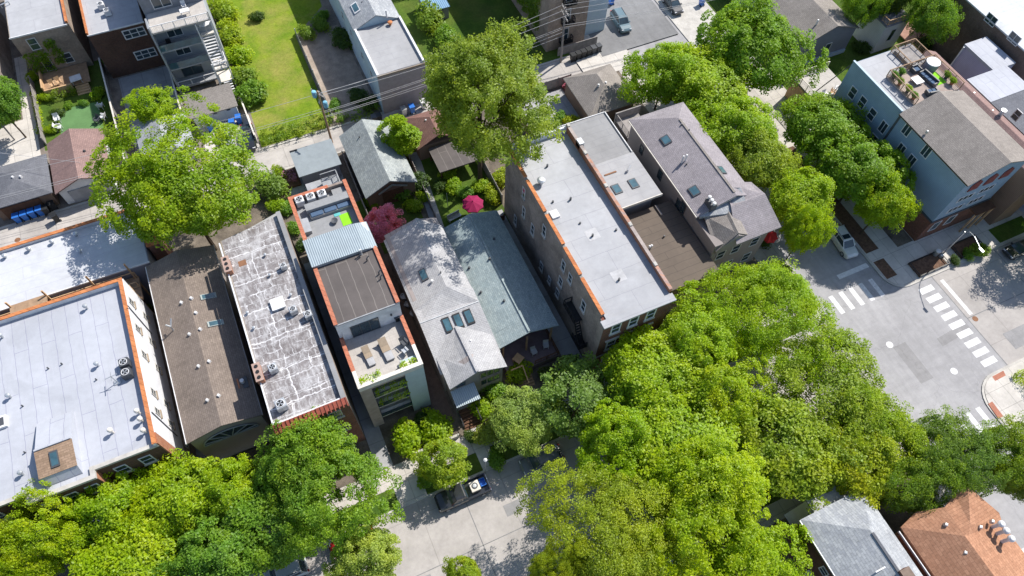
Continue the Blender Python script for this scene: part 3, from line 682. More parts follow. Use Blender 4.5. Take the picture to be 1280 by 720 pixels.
for (u, v) in ((227.5, 379), (240.5, 374.5), (246, 392.5), (251.5, 413), (237.5, 418.5), (262.5, 453), (249, 458.5), (274.5, 495.5), (260, 501)):
    p = P(u, v, 9.0); boxvent(rf, p.x, p.y, rz(p.x), .2)
for (u, v) in ((262, 372), (271, 405.5)):
    p = P(u, v, 8.5); skylight(rf, [(p.x - .75, p.y - .32, rz(p.x - .75)), (p.x + .75, p.y - .32, rz(p.x + .75)), (p.x + .75, p.y + .32, rz(p.x + .75)), (p.x - .75, p.y + .32, rz(p.x - .75))], plain('grey_green_frame', (.3, .34, .33), .5))
p = P(217, 413, 8.6); z = rz(p.x)
MB().tube([(p.x, p.y, z - .1), (p.x, p.y, z + .9), (p.x - .3, p.y + .1, z + 1.25)], .09).build('flue', M['steel'], rf); MB().tube([(p.x + .05, p.y, z + .8), (p.x + .35, p.y + .6, z + 1.3)], .08).build('flue', M['steel'], rf)
t2 = thing('chimney_stack', 'small chimney with white pot on dark kerb at the shaded eave of brown roof', 'chimney', (0, 0, 0)); p = P(305, 480, 8.2)
MB().box(-.45, .45, -.6, .6, 0, .35).build('base', M['dgrey'], t2); MB().cyl(.0, .1, .35, .8, .2).build('pot', M['white'], t2); MB().box(-.5, -.38, -.5, .6, .35, .5).build('brick_edge', M['terracotta'], t2)
put(t2, (p.x, p.y, 8.15))
# blue-grey lean-to behind, red brick chimney rising between house and tree
t = thing('brick_chimney', 'tall red-orange brick chimney stack rising through the spreading tree', 'chimney', (-16.7, 56.1, 0))
MB().box(-17.3, -16.0, 55.1, 57.4, 0, 8.6).build('shaft', M['brick_red'], t); MB().box(-17.4, -15.9, 55.0, 57.5, 8.6, 8.85).build('cap', M['orangecap'], t); MB().box(-16.95, -16.4, 55.5, 57.0, 8.852, 8.9).build('flue', M['black'], t)

# ================================================================ patched-roof brick block
t = thing('brick_rowhouse', 'brick rowhouse with patchy grey and white felt roof and red clay tile front', 'rowhouse', (-6.3, 41, 0))
x0, x1, y0, y1, zr, zp = -9.6, -2.65, 27.9, 51.2, 11.7, 12.0
b = MB(); b.prism([(x0, y0), (x1, y0), (x1, y1), (-9.4, 50.2)], 0, zr); b.build('wall', M['brick_tan'], t)
MB().box(x0, x1, y0 - .12, y0 - .003, 0, zr - .2).build('front_wall', M['brick_red'], t)
rf = MB().slab([(x0 + .12, y0 + .25, zr + .012), (x1 - .45, y0 + .25, zr + .012), (x1 - .45, y1 - .05, zr + .012), (-9.3, 50.2, zr + .012)], .1).build('roof', M['tar'], t)
MB().box(x1 - .45, x1, y0, y1, zr, zp + .25).build('parapet', M['grey_roof'], t)
b = MB(); b.box(x0, x0 + .12, y0, 49.8, zr, zp); b.box(x0, x1 - .45, y0, y0 + .25, zr, zp + .1); b.build('parapet', M['whitewall'], t)
b = MB(); b.slab([(x0 - .05, y0 - .75, zp - .2), (-5.6, y0 - .75, zp - .2), (-5.6, y0 - .004, zp + .32), (x0 - .05, y0 - .004, zp + .32)], .12)
b.slab([(-5.6, y0 - .55, zp - .02), (x1, y0 - .55, zp - .02), (x1, y0 - .004, zp + .38), (-5.6, y0 - .004, zp + .38)], .12)
for k in range(18): x = x0 + .1 + k * .4; b.bar((x, y0 - .72, zp - .13), (x, y0 - .02, zp + .37), .1, .1)
b.build('tile_strip', M['redtile'], t)
for x in (-8.6, -6.6, -4.2):
    for z in (2.2, 6.0, 9.6): win(t, 'y-', y0 - .12, x, z, 1.3, 1.7, 1, 2, M['stone'], sill=M['stone'])
for (u, v, ) in ((272, 487), (309, 493.5)): pass
for (u, v, s_) in ((353.5, 509, 1.15), (368, 390.5, .9), (386.5, 396.5, .9), (343, 463, .95), (355.5, 335.5, .75)):
    p = P(u, v, zr); ac_unit({353.5: 'largest air conditioner on the patched roof, nearest the red tile front', 368: 'grey air conditioner near the white hatch on the patched roof', 386.5: 'rusty-topped air conditioner near the right edge of the patched roof', 343: 'air conditioner between two chimneys at the left edge of the patched roof', 355.5: 'small round unit alone near the back of the patched roof'}[u], (p.x, p.y, zr + .01), .1, 'condensers on the patched roof', s_, M['steel'])
p = P(348, 381, zr); hb = MB().box(p.x - .6, p.x + .6, p.y - .6, p.y + .6, zr, zr + .3).build('roof_hatch', M['white'], rf); MB().box(p.x - .68, p.x + .68, p.y - .68, p.y + .68, zr + .3, zr + .36).build('lid', M['white'], hb)
p = P(303, 329, zr); MB().box(p.x - .4, p.x + .4, p.y - .35, p.y + .35, zr - .05, zr + .02).build('roof_patch', M['rust'], rf)
for (u, v, l) in ((286, 335, 'terracotta three-flue chimney at the back left edge of the patched roof'), (325, 469, 'terracotta three-flue chimney halfway along the left edge of the patched roof')):
    p = P(u, v, zr); c = thing('chimney_stack', l, 'chimney', (0, 0, 0), 'chimneys of the patched roof')
    MB().box(-.32, .32, -.92, .92, -.6, .75).build('stack', M['brick_orange'], c); MB().box(-.38, .38, -.98, .98, .75, .82).build('cap', plain('pinkish_stone', (.36, .25, .21)), c)
    for k in (-.6, 0, .6): MB().cyl(0, k, .82, .9, .17).build('flue', M['black'], c)
    put(c, (p.x, p.y, zr))
for (u, v) in ((338, 345), (310, 392), (364, 370), (318, 411), (332, 320)):
    p = P(u, v, zr); vent(rf, p.x, p.y, zr, .4, .1, M['steel'])
t = thing('back_stair_roof', 'low pale flat porch roof behind the patched roof', 'porch', (-6, 57, 0))
MB().slab([(-9.0, 50.4, 7.5), (-2.9, 51.6, 7.5), (-3.0, 55.0, 7.5), (-7.6, 53.8, 7.5)], .2).build('roof', M['pale_roof'], t)
for (x, y) in ((-7.4, 53.5), (-3.3, 54.7), (-3.1, 52)): MB().box(x - .08, x + .08, y - .08, y + .08, 0, 7.32).build('post', M['greywood'], t)

# ================================================================ modern house with roof terraces
t = thing('modern_house', 'narrow modern house with roof terraces, corrugated metal canopy and salmon parapet coping', 'house', (2, 41, 0))
x0, x1, y0, y1 = -1.35, 5.2, 28.7, 53.3; zt = 10.4; zp = 11.2; zb = 13.9
ym0, ym1, yc = 34.5, 41.6, 45.1        # penthouse: dark roof, then metal canopy
wl = MB().box(x0, x1, y0 + 1.3, y1, 0, zt).build('wall', M['brick_grey'], t)
MB().box(x0, x0 + 1.15, y0, y0 + 1.297, 0, zt).build('front_pier', M['offwhite'] if False else plain('sandstone_cladding', (.34, .28, .24), .85), t)
MB().box(3.25, x1, y0, y0 + 1.297, 0, zt + .55).build('front_tower', M['bluepanel'], t)
bx0, bx1 = x0 + 1.15, 3.25
MB().box(bx0, bx1, y0 + 1.25, y0 + 1.296, 0, zt - .3).build('curtain_wall', M['glass'], t)
for k, z in enumerate((1.9, 4.6, 7.3)):
    sl_ = MB().box(bx0, bx1, y0 + .05, y0 + 1.24, z, z + .25).build('balcony', M['offwhite'], t)
    MB().box(bx0, bx1, y0, y0 + .1, z + .252, z + .95).build('balustrade', M['glass'], sl_)
    MB().box(bx0 + .1, bx1 - .1, y0 + .15, y0 + .5, z + .252, z + .8).build('planter', M['offwhite'], sl_)
MB().box(bx0, bx1, y0, y0 + 1.297, zt - .35, zt).build('beam', plain('sandstone_cladding', (.34, .28, .24)), t)
b = MB()
for k in range(1, 5): x = bx0 + (bx1 - bx0) * k / 5; b.box(x - .04, x + .04, y0 + 1.18, y0 + 1.247, 0, zt - .36)
b.build('mullion', M['dgrey'], t)
zs = zp + 1.2
fl = MB().box(x0 + .3, x1 - .3, y0 + .35, ym0 - .01, zt, zt + .05).build('deck', M['deck'], t)
MB().box(x0 + .3, x1 - .3, yc, y1 - .3, zt, zt + .05).build('deck', M['greydeck'], t)
for q in ((x0, x0 + .3, y0 + .35, ym0, zp), (x1 - .3, x1, y0 + .35, ym0, zp), (x0, x0 + .3, yc, y1, zp + .1), (x1 - .3, x1, yc, y1, zp + .1), (x0 + .3, x1 - .3, y1 - .3, y1, zp + .1)):
    MB().box(*q[:4], zt, q[4]).build('parapet', M['brick_grey'], t)
for q in ((x0 - .06, x0 + .34, y0 + 1.9, ym0, zp), (x1 - .34, x1 + .06, y0 + 2.3, ym0, zp), (x0 - .06, x0 + .36, yc, y1 + .05, zp + .1), (x1 - .36, x1 + .06, yc, y1 + .05, zp + .1), (x0 + .36, x1 - 2.1, y1 - .36, y1 + .05, zp + .1), (x0 - .06, x0 + .34, ym0, ym1, zb + .1), (x1 - .34, x1 + .06, ym0, ym1, zb + .1)):
    MB().box(*q[:4], q[4], q[4] + .09).build('coping', M['salmon'], t)
b = MB(); b.box(x0, x1, y0 - .02, y0 + .33, zt, zp - .1); b.box(x0 - .03, x0 + .33, y0 + .35, y0 + 1.9, zp, zp + .07); b.box(x1 - .33, x1 + .03, y0 + .35, y0 + 2.3, zp, zp + .07); b.box(x0 - .03, x1 + .03, y0 - .05, y0 + .35, zp - .1, zp + .07); b.build('front_coping', M['offwhite'], t)
MB().box(x0 + .34, x0 + 2.5, y0 + .36, y0 + .95, zt + .05, zt + .6).build('planter_box', M['offwhite'], t)
MB().box(x1 - 2.2, x1 - .34, y0 + .36, y0 + .95, zt + .05, zt + .6).build('planter_box', M['offwhite'], t)
ph = MB().box(x0 + .02, x1 - .02, ym0, yc, zt + .06, zb - .1).build('penthouse', plain('white_stucco', (.58, .6, .63), .8), t)
MB().box(x0 + .3, x1 - .3, ym0 + .05, ym1, zb - .1, zb).build('penthouse_roof', M['black_roof'], t)
b = MB(); b.box(x0, x0 + .3, ym0, ym1, zb - .1, zb + .1); b.box(x1 - .3, x1, ym0, ym1, zb - .1, zb + .1); b.box(x0, x1, ym0 - .06, ym0 + .04, zb - .12, zb + .05); b.build('roof_edge', M['grey'], ph)
dw = win(ph, 'y-', ym0, 1.35, zt + 1.2, 2.9, 2.2, 3, 1, M['dgrey'], name='sliding_door', fr=.08)
p = P(482, 389, zt); vent(ph, 4.1, ym0 - .12, zt + 1.9, .12, .1, M['dgrey'], False)
cn = MB().slab([(x0 - .12, ym1 - .15, zb + .45), (x1 - 1.1, ym1 - .15, zb + .45), (x1 - 1.1, yc + .1, zb + .05), (x0 - .12, yc + .1, zb + .05)], .1)
cn.build('metal_canopy', M['corr'], t)
MB().slab([(x1 - 1.1, ym1 - .15, zb + .45), (x1 + .12, ym1 - .15, zb + .1), (x1 + .12, yc + .1, zb - .3), (x1 - 1.1, yc + .1, zb + .05)], .1).build('metal_canopy', M['corr'], t)
MB().box(x0 + .02, x1 - .5, ym1 - .1, ym1 - .002, zb, zb + .33).build('canopy_fascia', M['grey'], t)
for (u, v) in ((450, 322), (459, 326), (474, 343), (476, 349)):
    p = P(u, v, zb); MB().tube([(p.x, p.y, zb - .02), (p.x, p.y, zb + .45), (p.x + .3, p.y + .1, zb + .62)], .07).build('roof_vent', M['dgrey'], t)
p = P(452, 318, zb); MB().cyl(p.x, p.y, zb, zb + .9, .09).build('flue', M['white'], t)
for i, (u, v) in enumerate(((374, 249.5), (388, 245.5), (402, 241.5))):
    p = P(u, v, zt + .9); ac_unit(['white square-topped air conditioner on the salmon-edged terrace, at the left corner', 'white square-topped air conditioner on the salmon-edged terrace, middle of three', 'white square-topped air conditioner on the salmon-edged terrace, beside the grey step'][i], (p.x, p.y, zt + .05), 0, 'air conditioners on the rear terrace', 1.12, M['white'])
def block_sofa(name, label, pts, z0, z1, mat):
    return tag(MB().prism(pts, z0, z1).build(name, mat, origin=(pts[0][0], pts[0][1], z0)), label, 'bench')
s = thing('corner_sofa', 'long grey built-in bench with blue-shaded cushions across the rear terrace', 'bench', (2, 50.8, zt + .05))
MB().box(x0 + 1.3, x1 - .4, 50.75, 51.7, zt + .05, zt + .95).build('backrest', M['greydeck'], s); MB().box(x0 + 1.5, x1 - .4, 50.0, 50.74, zt + .05, zt + .42).build('seat', M['greydeck'], s)
for k in range(3): MB().box(x0 + 1.6 + k * 1.5, x0 + 3.0 + k * 1.5, 50.05, 50.7, zt + .424, zt + .55).build('cushion', M['cushion'], s, bevel=.04)
s = thing('storage_bench', 'grey pitched storage bench by the left parapet of the rear terrace', 'bench', (x0 + .8, 49.2, zt + .05))
MB().box(x0 + .35, x0 + 1.1, 48.3, 50.1, zt + .05, zt + .6).build('body', M['greydeck'], s); MB().slab([(x0 + .33, 48.25, zt + .68), (x0 + 1.15, 48.25, zt + .62), (x0 + 1.15, 50.15, zt + .62), (x0 + .33, 50.15, zt + .68)], .06).build('lid', M['grey'], s)
tag(MB().box(3.1, 4.2, 47.9, 49.5, zt + .052, zt + .08).build('rug', M['lime'], origin=(3.6, 48.6, zt)), 'lime green rug on the grey rear terrace', 'rug')
tag(MB().box(2.6, 3.3, 49.45, 49.85, zt + .052, zt + .1).build('mat', M['teal'], origin=(3.2, 47.8, zt)), 'small turquoise mat by the bench on the rear terrace', 'mat')
s = thing('fire_bowl', 'round dark bowl beside the turquoise mat on the rear terrace', 'bowl', (2.4, 48.8, zt + .05)); MB().lathe(2.4, 48.8, [(.2, zt + .05), (.36, zt + .3), (.38, zt + .4), (.3, zt + .36), (.01, zt + .3)], 14).build('bowl', M['dgrey'], s)
MB().box(3.3, 4.85, 51.75, 52.9, zt + .052, zt + .5).build('terrace_step', M['greydeck'], t); MB().box(4.3, 4.88, 51.72, 51.74, zt + .052, zt + 1.0).build('cabinet', M['grey'], t)
# front deck furniture
def lounger(label, loc, rz):
    s = thing('sun_lounger', label, 'sun lounger', (0, 0, 0), 'loungers on the front roof deck')
    MB().box(-.36, .36, -1.0, .35, .2, .32).build('mattress', plain('pale_grey_cushion', (.36, .36, .37), .9), s, bevel=.03)
    MB().slab([(-.36, .36, .34), (.36, .36, .34), (.36, 1.05, .78), (-.36, 1.05, .78)], .12).build('backrest', M['cream'], s)
    MB().box(-.37, .37, -.15, .5, .321, .36).build('towel', M['cream'], s)
    b = MB(); b.box(-.38, .38, -1.02, 1.0, .14, .2); b.build('frame', M['greywood'], s)
    for x in (-.32, .32):
        for y in (-.9, .85): MB().box(x - .04, x + .04, y - .04, y + .04, 0, .14).build('leg', M['greywood'], s)
    return put(s, loc, rz)
p = P(461, 446, zt + .3); lounger('beige sun lounger on the front roof deck, by the left salmon parapet', (p.x, p.y, zt + .05), R(4))
p = P(483, 438, zt + .3); q = lounger('beige sun lounger on the front roof deck, in the middle with pale foot end', (p.x, p.y, zt + .05), R(4)); q.scale = (1.15, 1.15, 1.1)
def chair(label, loc, rz, mat, group=None, s=1.0):
    c = thing('chair', label, 'chair', (0, 0, 0), group)
    MB().box(-.26, .26, -.26, .26, .4, .47).build('seat', mat, c, bevel=.02); MB().slab([(-.26, .24, .47), (.26, .24, .47), (.26, .36, .92), (-.26, .36, .92)], .08).build('backrest', mat, c)
    for x in (-.22, .22):
        for y in (-.22, .22): MB().box(x - .025, x + .025, y - .025, y + .025, 0, .4).build('leg', mat, c)
        MB().box(x - .04, x + .04, -.24, .24, .6, .64).build('armrest', mat, c)
    return put(c, loc, rz, s)
p = P(506, 431, zt); chair('dark grey chair at the right end of the front roof deck', (p.x, p.y, zt + .05), R(20), M['dgrey'], s=1.25)
p = P(507, 441, zt); chair('pale grey chair at the right end of the front roof deck, facing the dark one', (p.x, p.y, zt + .05), R(200), M['steel'], s=1.1)
s = thing('surfboard', 'white oval board leaning by the sliding door of the front roof deck', 'board', (0, 0, 0)); MB().ring([[(.3 * math.cos(a), y, 1.0 + .95 * math.sin(a)) for a in [2 * math.pi * k / 16 for k in range(16)]] for y in (-.04, .04)]).build('board', M['white'], s); p = P(428, 418, zt + 1); put(s, (-.85, 34.6, zt + .05), R(60))
s = thing('speaker_stand', 'small black stand in the back right corner of the front roof deck', 'stand', (4.6, 34.6, zt + .05)); MB().box(4.4, 4.8, 34.4, 34.8, zt + .05, zt + .9).build('body', M['black'], s); MB().box(4.3, 4.9, 34.3, 34.9, zt + .9, zt + 1.0).build('top', M['dgrey'], s)

# ================================================================ grey gabled house
t = thing('gabled_house', 'house with pale grey shingled gables, three skylights in a row and tree-shadowed back roof', 'house', (10.5, 38, 0))
x0, x1, y0, y1 = 7.2, 13.7, 29.5, 47.8; ze = 6.4; mid = 11.1
b = MB(); extr_y(b, [(x0, 0), (x1, 0), (x1, ze), (mid, 7.5), (x0, ze)], 38.2, y1); b.box(x0, x1, 29.5, 38.197, 0, 5.6); b.build('wall', M['s_taupe'], t)
b = MB()
ov = .28
za, zb_ = ze - .1, 7.6
b.slab([(x0 - ov, 36.9, za), (mid, 37.9, zb_), (mid, 47.2, zb_), (11.3, 47.9, zb_ - .1), (x0 - ov, y1 - .6, za)], .16)
b.slab([(mid, 37.9, zb_), (x1 + .1, 36.9, za + .3), (x1 + .1, 46.3, za + .3), (mid, 47.2, zb_)], .16)
b.slab([(mid, 47.2, zb_), (x1 + .1, 46.3, za + .3), (13.4, 47.3, za), (12.2, 48.3, za - .1), (11.3, 47.9, zb_ - .1)], .16)
rf = b.build('roof', M['sh_gable'], t)
# lower, front-facing slope with the skylights
b = MB(); b.slab([(x0 - ov, 29.3, 5.75), (x1 + .1, 29.3, 5.75), (x1 + .1, 36.9, za + .3), (mid, 37.9, zb_ + .0), (x0 - ov, 36.9, za)], .16)
fz = lambda x, y: 5.75 + (y - 29.3) * (.95 / 7.6)
b = MB(); b.slab([(x0 - ov, 29.3, 5.55), (x1 + .1, 29.3, 5.55), (x1 + .1, 35.2, 6.8), (x0 - ov, 35.2, 6.8)], .16)
rf2 = b.build('roof', M['sh_gable_y'], t)
b = MB(); b.slab([(x0 - ov, 35.2, 6.8), (x1 + .1, 35.2, 6.8), (x1 + .1, 36.95, 6.95), (mid, 37.95, zb_ + .02), (x0 - ov, 36.95, 6.7)], .16); b.build('roof', M['sh_gable_y'], t)
MB().bar((x0 - ov, 35.2, 6.84), (x1 + .1, 35.2, 6.84), .1, .06).build('ridge_cap', M['steel'], rf2)
sz = lambda y: 5.55 + (y - 29.3) * (1.25 / 5.9)
for xc in (9.6, 10.85, 12.1):
    skylight(rf2, [(xc - .42, 33.1, sz(33.1)), (xc + .42, 33.1, sz(33.1)), (xc + .42, 34.8, sz(34.8)), (xc - .42, 34.8, sz(34.8))], M['black'], .14)
# front gable
gx0, gx1, gm, gy0, gy1 = 7.15, 13.6, 10.35, 27.2, 33.0
b = MB(); extr_y(b, [(gx0 + .25, 0), (gx1 - .25, 0), (gx1 - .25, 5.85), (gm, 7.2), (gx0 + .25, 5.85)], 27.7, 29.49); gw = b.build('front_wall', M['s_tan'], t)
b = MB(); b.slab([(gx0, gy0, 5.95), (gm, gy0 + .1, 7.4), (gm, 33.5, 6.62), (gx0, 31.4, 5.95)], .15); b.slab([(gm, gy0 + .1, 7.4), (gx1 + .05, gy0, 5.95), (gx1 + .05, 31.4, 5.95), (gm, 33.5, 6.62)], .15)
rf3 = b.build('roof', M['sh_gable'], t); ridge_cap(rf3, (gm, gy0 + .15, 7.2), (gm, 33.4, 6.44), M['sh_gable'], .3)
for (u, v) in ((588, 424), (581, 443)): p = P(u, v, 7.0); boxvent(rf3, p.x, p.y, 6.55, .17)
for z in (3.1, 5.0): win(t, 'y-', 27.7, 11.9, z, 2.4, 1.5, 3, 1, M['brick_tan'], fr=.12)
win(t, 'y-', 27.7, 8.5, 4.9, 1.1, .8, 1, 1, M['dgrey'])
b = MB(); b.slab([(7.3, 25.9, 3.6), (10.0, 25.9, 3.6), (10.0, 27.69, 4.1), (7.3, 27.69, 4.1)], .1); aw = b.build('porch_awning', M['corr'], t)
for x in (7.4, 9.9): MB().cyl(x, 26.0, 1.0, 3.55, .06).build('post', M['dgrey'], aw)
b = MB()
for k in range(7): b.box(7.5, 9.4, 24.3 + k * .32, 24.6 + k * .32, 0, .2 + k * .17)
st = b.build('front_steps', M['darkwood'], t)
MB().box(7.4, 9.6, 26.4, 27.69, 0, 1.4).build('stoop', M['greywood'], t)
for x in (7.45, 9.45): rail(st, [(x, 24.4), (x, 27.0)], .8, 1.0, M['black'], .9, True, 'handrail')
win(t, 'y-', 27.69, 8.6, 2.5, 1.0, 2.1, 1, 1, M['dgrey'], name='door')
p = P(528.5, 343.5, 7.2); zz = lambda x: slopez((x0 - ov, za), (mid, zb_), x)
skylight(rf, [(p.x - .35, p.y - .75, zz(p.x - .35)), (p.x + .45, p.y - .75, zz(p.x + .45)), (p.x + .45, p.y + .75, zz(p.x + .45)), (p.x - .35, p.y + .75, zz(p.x - .35))], M['dgrey'], .16)
p = P(540, 352, 7.3); vent(rf, p.x, p.y, zz(p.x), .4, .11, M['white']); p = P(551, 341, 7.6); vent(rf, p.x, p.y, 7.7, .2, .07, M['dgrey'], False)

# ================================================================ teal-roofed house with front porch
t = thing('gabled_house', 'house with speckled grey-green roof half in deep shadow and a covered front porch', 'house', (17.4, 38, 0))
x0, x1, y0, y1, ze, zg = 14.15, 20.9, 32.0, 46.8, 4.7, 5.8
wl, rf = gable(t, M['s_brown'], M['sh_teal'], x0, x1, y0, y1, ze, zg, 'y', .25)
b = MB(); zz2 = lambda x: slopez((x0, ze), (17.525, zg), x) if x < 17.525 else slopez((17.525, zg), (x1, ze), x)
b.slab([(x0 - .25, 29.9, 4.78), (17.525, 29.9, 5.99), (17.525, 31.745, 5.99), (x0 - .25, 31.745, 4.78)], .16); b.slab([(17.525, 29.9, 5.99), (x1 + .25, 29.9, 4.78), (x1 + .25, 31.745, 4.78), (17.525, 31.745, 5.99)], .16); b.build('porch_roof', M['sh_teal'], t)
ridge_cap(rf, (17.525, 30, zg), (17.525, 46.6, zg), M['sh_teal'], .26)
for (u, v) in ((586.5, 333.5), (617.5, 300), (601, 364), (630, 378), (612, 327)):
    p = P(u, v, 5.4); boxvent(rf, p.x, p.y, zz2(p.x) + .2, .17, M['dgrey'])
MB().box(14.3, 20.6, 28.0, 31.99, 0, 1.2).build('porch_floor', plain('purple_grey_boards', (.17, .13, .14), .9), t)
for x in (14.5, 17.4, 20.4): MB().box(x - .09, x + .09, 30.0, 30.18, 1.2, 4.6).build('porch_post', M['wood'], t)
rail(t, [(17.6, 28.1), (20.5, 28.1), (20.5, 31.8)], 1.2, .85, M['darkwood'], 1.4)
b = MB()
for k in range(6): b.box(15.0, 16.8, 26.2 + k * .3, 26.5 + k * .3, 0, .2 + k * .18)
b.build('front_steps', M['wood'], t)
MB().bar((14.6, 28.1, 2.1), (16.0, 28.1, 2.2), .12, .12).build('handrail', M['pine'], t); MB().bar((16.0, 26.3, 1.2), (16.0, 28.1, 2.2), .12, .12).build('handrail', M['pine'], t)
for x in (15.6, 19.0): win(t, 'y-', 32.0, x, 3.0, 1.2, 1.6)
p = P(643, 436, 1.6); tb = thing('porch_table', 'small square tan table on the porch by the steps', 'table', (0, 0, 0)); MB().box(-.5, .5, -.5, .5, .68, .74).build('table_top', M['pine'], tb)
for sx in (-.4, .4):
    for sy in (-.4, .4): MB().box(sx - .04, sx + .04, sy - .04, sy + .04, 0, .68).build('leg', M['pine'], tb)
put(tb, (16.0, 29.2, 1.2), .5)
chair('pale porch chair under the shaded eave, nearer the steps', (18.0, 29.3, 1.2), 0, M['steel'], 'chairs on the shaded front porch', 1.2)
chair('pale porch chair under the shaded eave, at the far corner by the brick wall', (19.6, 29.5, 1.2), -.3, M['steel'], 'chairs on the shaded front porch', 1.2)

# ================================================================ tall brick flats with white roof
t = thing('brick_apartment_house', 'tall brick flats with long white roof, tan brick flank and red brick front', 'apartment building', (27.7, 38, 0))
x0, x1, y0, y1, zr, zp = 23.35, 31.3, 26.0, 49.6, 12.0, 12.35
MB().box(x0, x1, y0, y1, 0, zr).build('wall', M['brick_grey'], t)
fx0, fx1 = 22.95, 31.4
MB().box(fx0 + .3, fx1 - .25, 25.0, y0 - .003, 0, zr - .12).build('front_wall', M['brick_red'], t)
MB().box(fx0 + .24, fx0 + .297, 25.02, y0 - .003, 0, zr - .13).build('side_return', M['brick_grey'], t)
rf = flatroof(t, M['white_roof_b'], x0 + .3, x1 - .25, y0 - .5, y1 - .25, zr)
MB().box(fx0, fx1 - .1, 24.6, y0 - .503, zr - .1, zr + .1).build('cornice', M['white_roof_b'], t)
MOTTLE = brickm('mottled_coping', (.42, .2, .12), (.3, .22, .2), (.35, .3, .28))
for (ya, yb, hh) in ((y0, 31.0, .3), (31.0, 35.0, .45), (35.0, 39.5, .6), (39.5, 44.5, .75), (44.5, y1, .9)):
    pp = MB().box(x0, x0 + .3, ya, yb, zr, zr + hh).build('parapet', M['brick_grey'], t); MB().box(x0 - .06, x0 + .34, ya + .01, yb - .35 if yb < y1 else yb, zr + hh, zr + hh + .09).build('coping', M['orangecap'], pp)
for i, (ya, yb) in enumerate(((25.7, 29.2), (29.2, 34.6), (34.6, 40.2), (40.2, 45.2), (45.2, y1))):
    hh = .55 + .12 * i; pp = MB().box(x1 - .28, x1, ya, yb, zr, zr + hh).build('parapet', M['brick_orange'], t); MB().box(x1 - .32, x1 + .05, ya + .01, yb - .5, zr + hh, zr + hh + .09).build('coping', MOTTLE, pp); MB().box(x1 - .3, x1 + .02, yb - .49, yb - .01, zr + hh, zr + hh + .25).build('pier_cap', M['stone'], pp)
MB().box(x0, x1, y1 - .25, y1, zr, zr + .9).build('back_parapet', M['whitewall'], t)
p = P(676, 230, zr); vt = vent(rf, p.x, p.y, zr, .9, .3, M['steel']); p = P(692, 363.5 - 90, zr)
for (u, v, h) in ((684, 208.5, .4), (713, 250, .45), (740.5, 295.5, .4), (773.5, 350.5, .4), (725, 279.5, .2), (691, 253, .25), (770, 288, .25)):
    p = P(u, v, zr); vent(rf, p.x, p.y, zr, h, .12, M['dgrey'], False)
for (u, v) in ((740.5, 293), (773, 345), (691.5, 269)):
    p = P(u, v, zr); MB().box(p.x - .7, p.x + .7, p.y - .7, p.y + .7, zr + .0, zr + .022).build('roof_patch', plain('grey_roof_patch', (.40, .40, .41), .8), rf)
p = P(693, 269, zr); MB().box(p.x - .45, p.x + .45, p.y - .5, p.y + .5, zr, zr + .28).build('roof_hatch', M['white'], rf)
p = P(730, 196, zr + .8)
MB().box(x1 - .28, x1 + .3, 46.1, 47.0, zr + .3, zr + 1.3).build('chimney', M['steel'], t)
# flank windows
for (u, v, w_, h_) in ((666, 287, .8, 1.9), (680.5, 288.5, .8, 1.9), (655, 241, .7, 1.8), (655, 265, .7, 1.8), (644.5, 275, .7, 1.8), (677, 333, .8, 1.6), (704.5, 332, .8, 1.8), (701, 352, .9, 1.6), (713, 348, .8, 1.6), (729.5, 382.5, .85, 1.9), (697, 366, .8, 1.5), (687, 350, .7, 1.3)):
    y, z = PX(u, v, x0); win(t, 'x-', x0, y, z, w_, h_, 1, 2, M['white'], sill=M['stone'])
for (u, v) in ((771, 406), (793, 397.5), (815, 388)):
    x, z = PY(u, v, 25.0); win(t, 'y-', 25.0, x, 10.1, 1.15, 2.0, 1, 2, M['white'], fr=.14, sill=M['stone']); win(t, 'y-', 25.0, x, 6.3, 1.15, 2.0, 1, 2, M['white'], fr=.14, sill=M['stone']); win(t, 'y-', 25.0, x, 2.4, 1.15, 1.9, 1, 2, M['white'], fr=.14, sill=M['stone'])
    MB().box(x - .85, x + .85, 24.85, 24.997, 7.5, 7.75).build('lintel', M['stone'], t)
MB().box(fx0 + .28, fx1 - .25, 24.9, 24.997, 4.1, 4.35).build('band_course', M['stone'], t)
# fire escape on the flank
fe = thing('fire_escape', 'rusty fire escape balcony and stair on the tan brick flank', 'fire escape', (x0 - .6, 29.5, 0))
MB().box(x0 - 1.1, x0 - .02, 28.8, 31.4, 6.3, 6.36).build('platform', M['black'], fe); rail(fe, [(x0 - 1.05, 28.85), (x0 - 1.05, 31.35), (x0 - .1, 31.35)], 6.36, 1.0, M['black'], .9)
MB().box(x0 - 1.1, x0 - .02, 26.9, 28.7, 3.2, 3.26).build('platform', M['black'], fe); rail(fe, [(x0 - .1, 26.95), (x0 - 1.05, 26.95), (x0 - 1.05, 28.65)], 3.26, 1.0, M['black'], .9)
b = MB(); b.bar((x0 - .9, 29, 6.3), (x0 - .9, 27.2, 3.3), .08, .2); b.bar((x0 - .3, 29, 6.3), (x0 - .3, 27.2, 3.3), .08, .2)
for k in range(10): b.box(x0 - .9, x0 - .3, 27.3 + k * .18, 27.45 + k * .18, 3.45 + k * .3, 3.48 + k * .3)
b.build('stair', M['black'], fe)

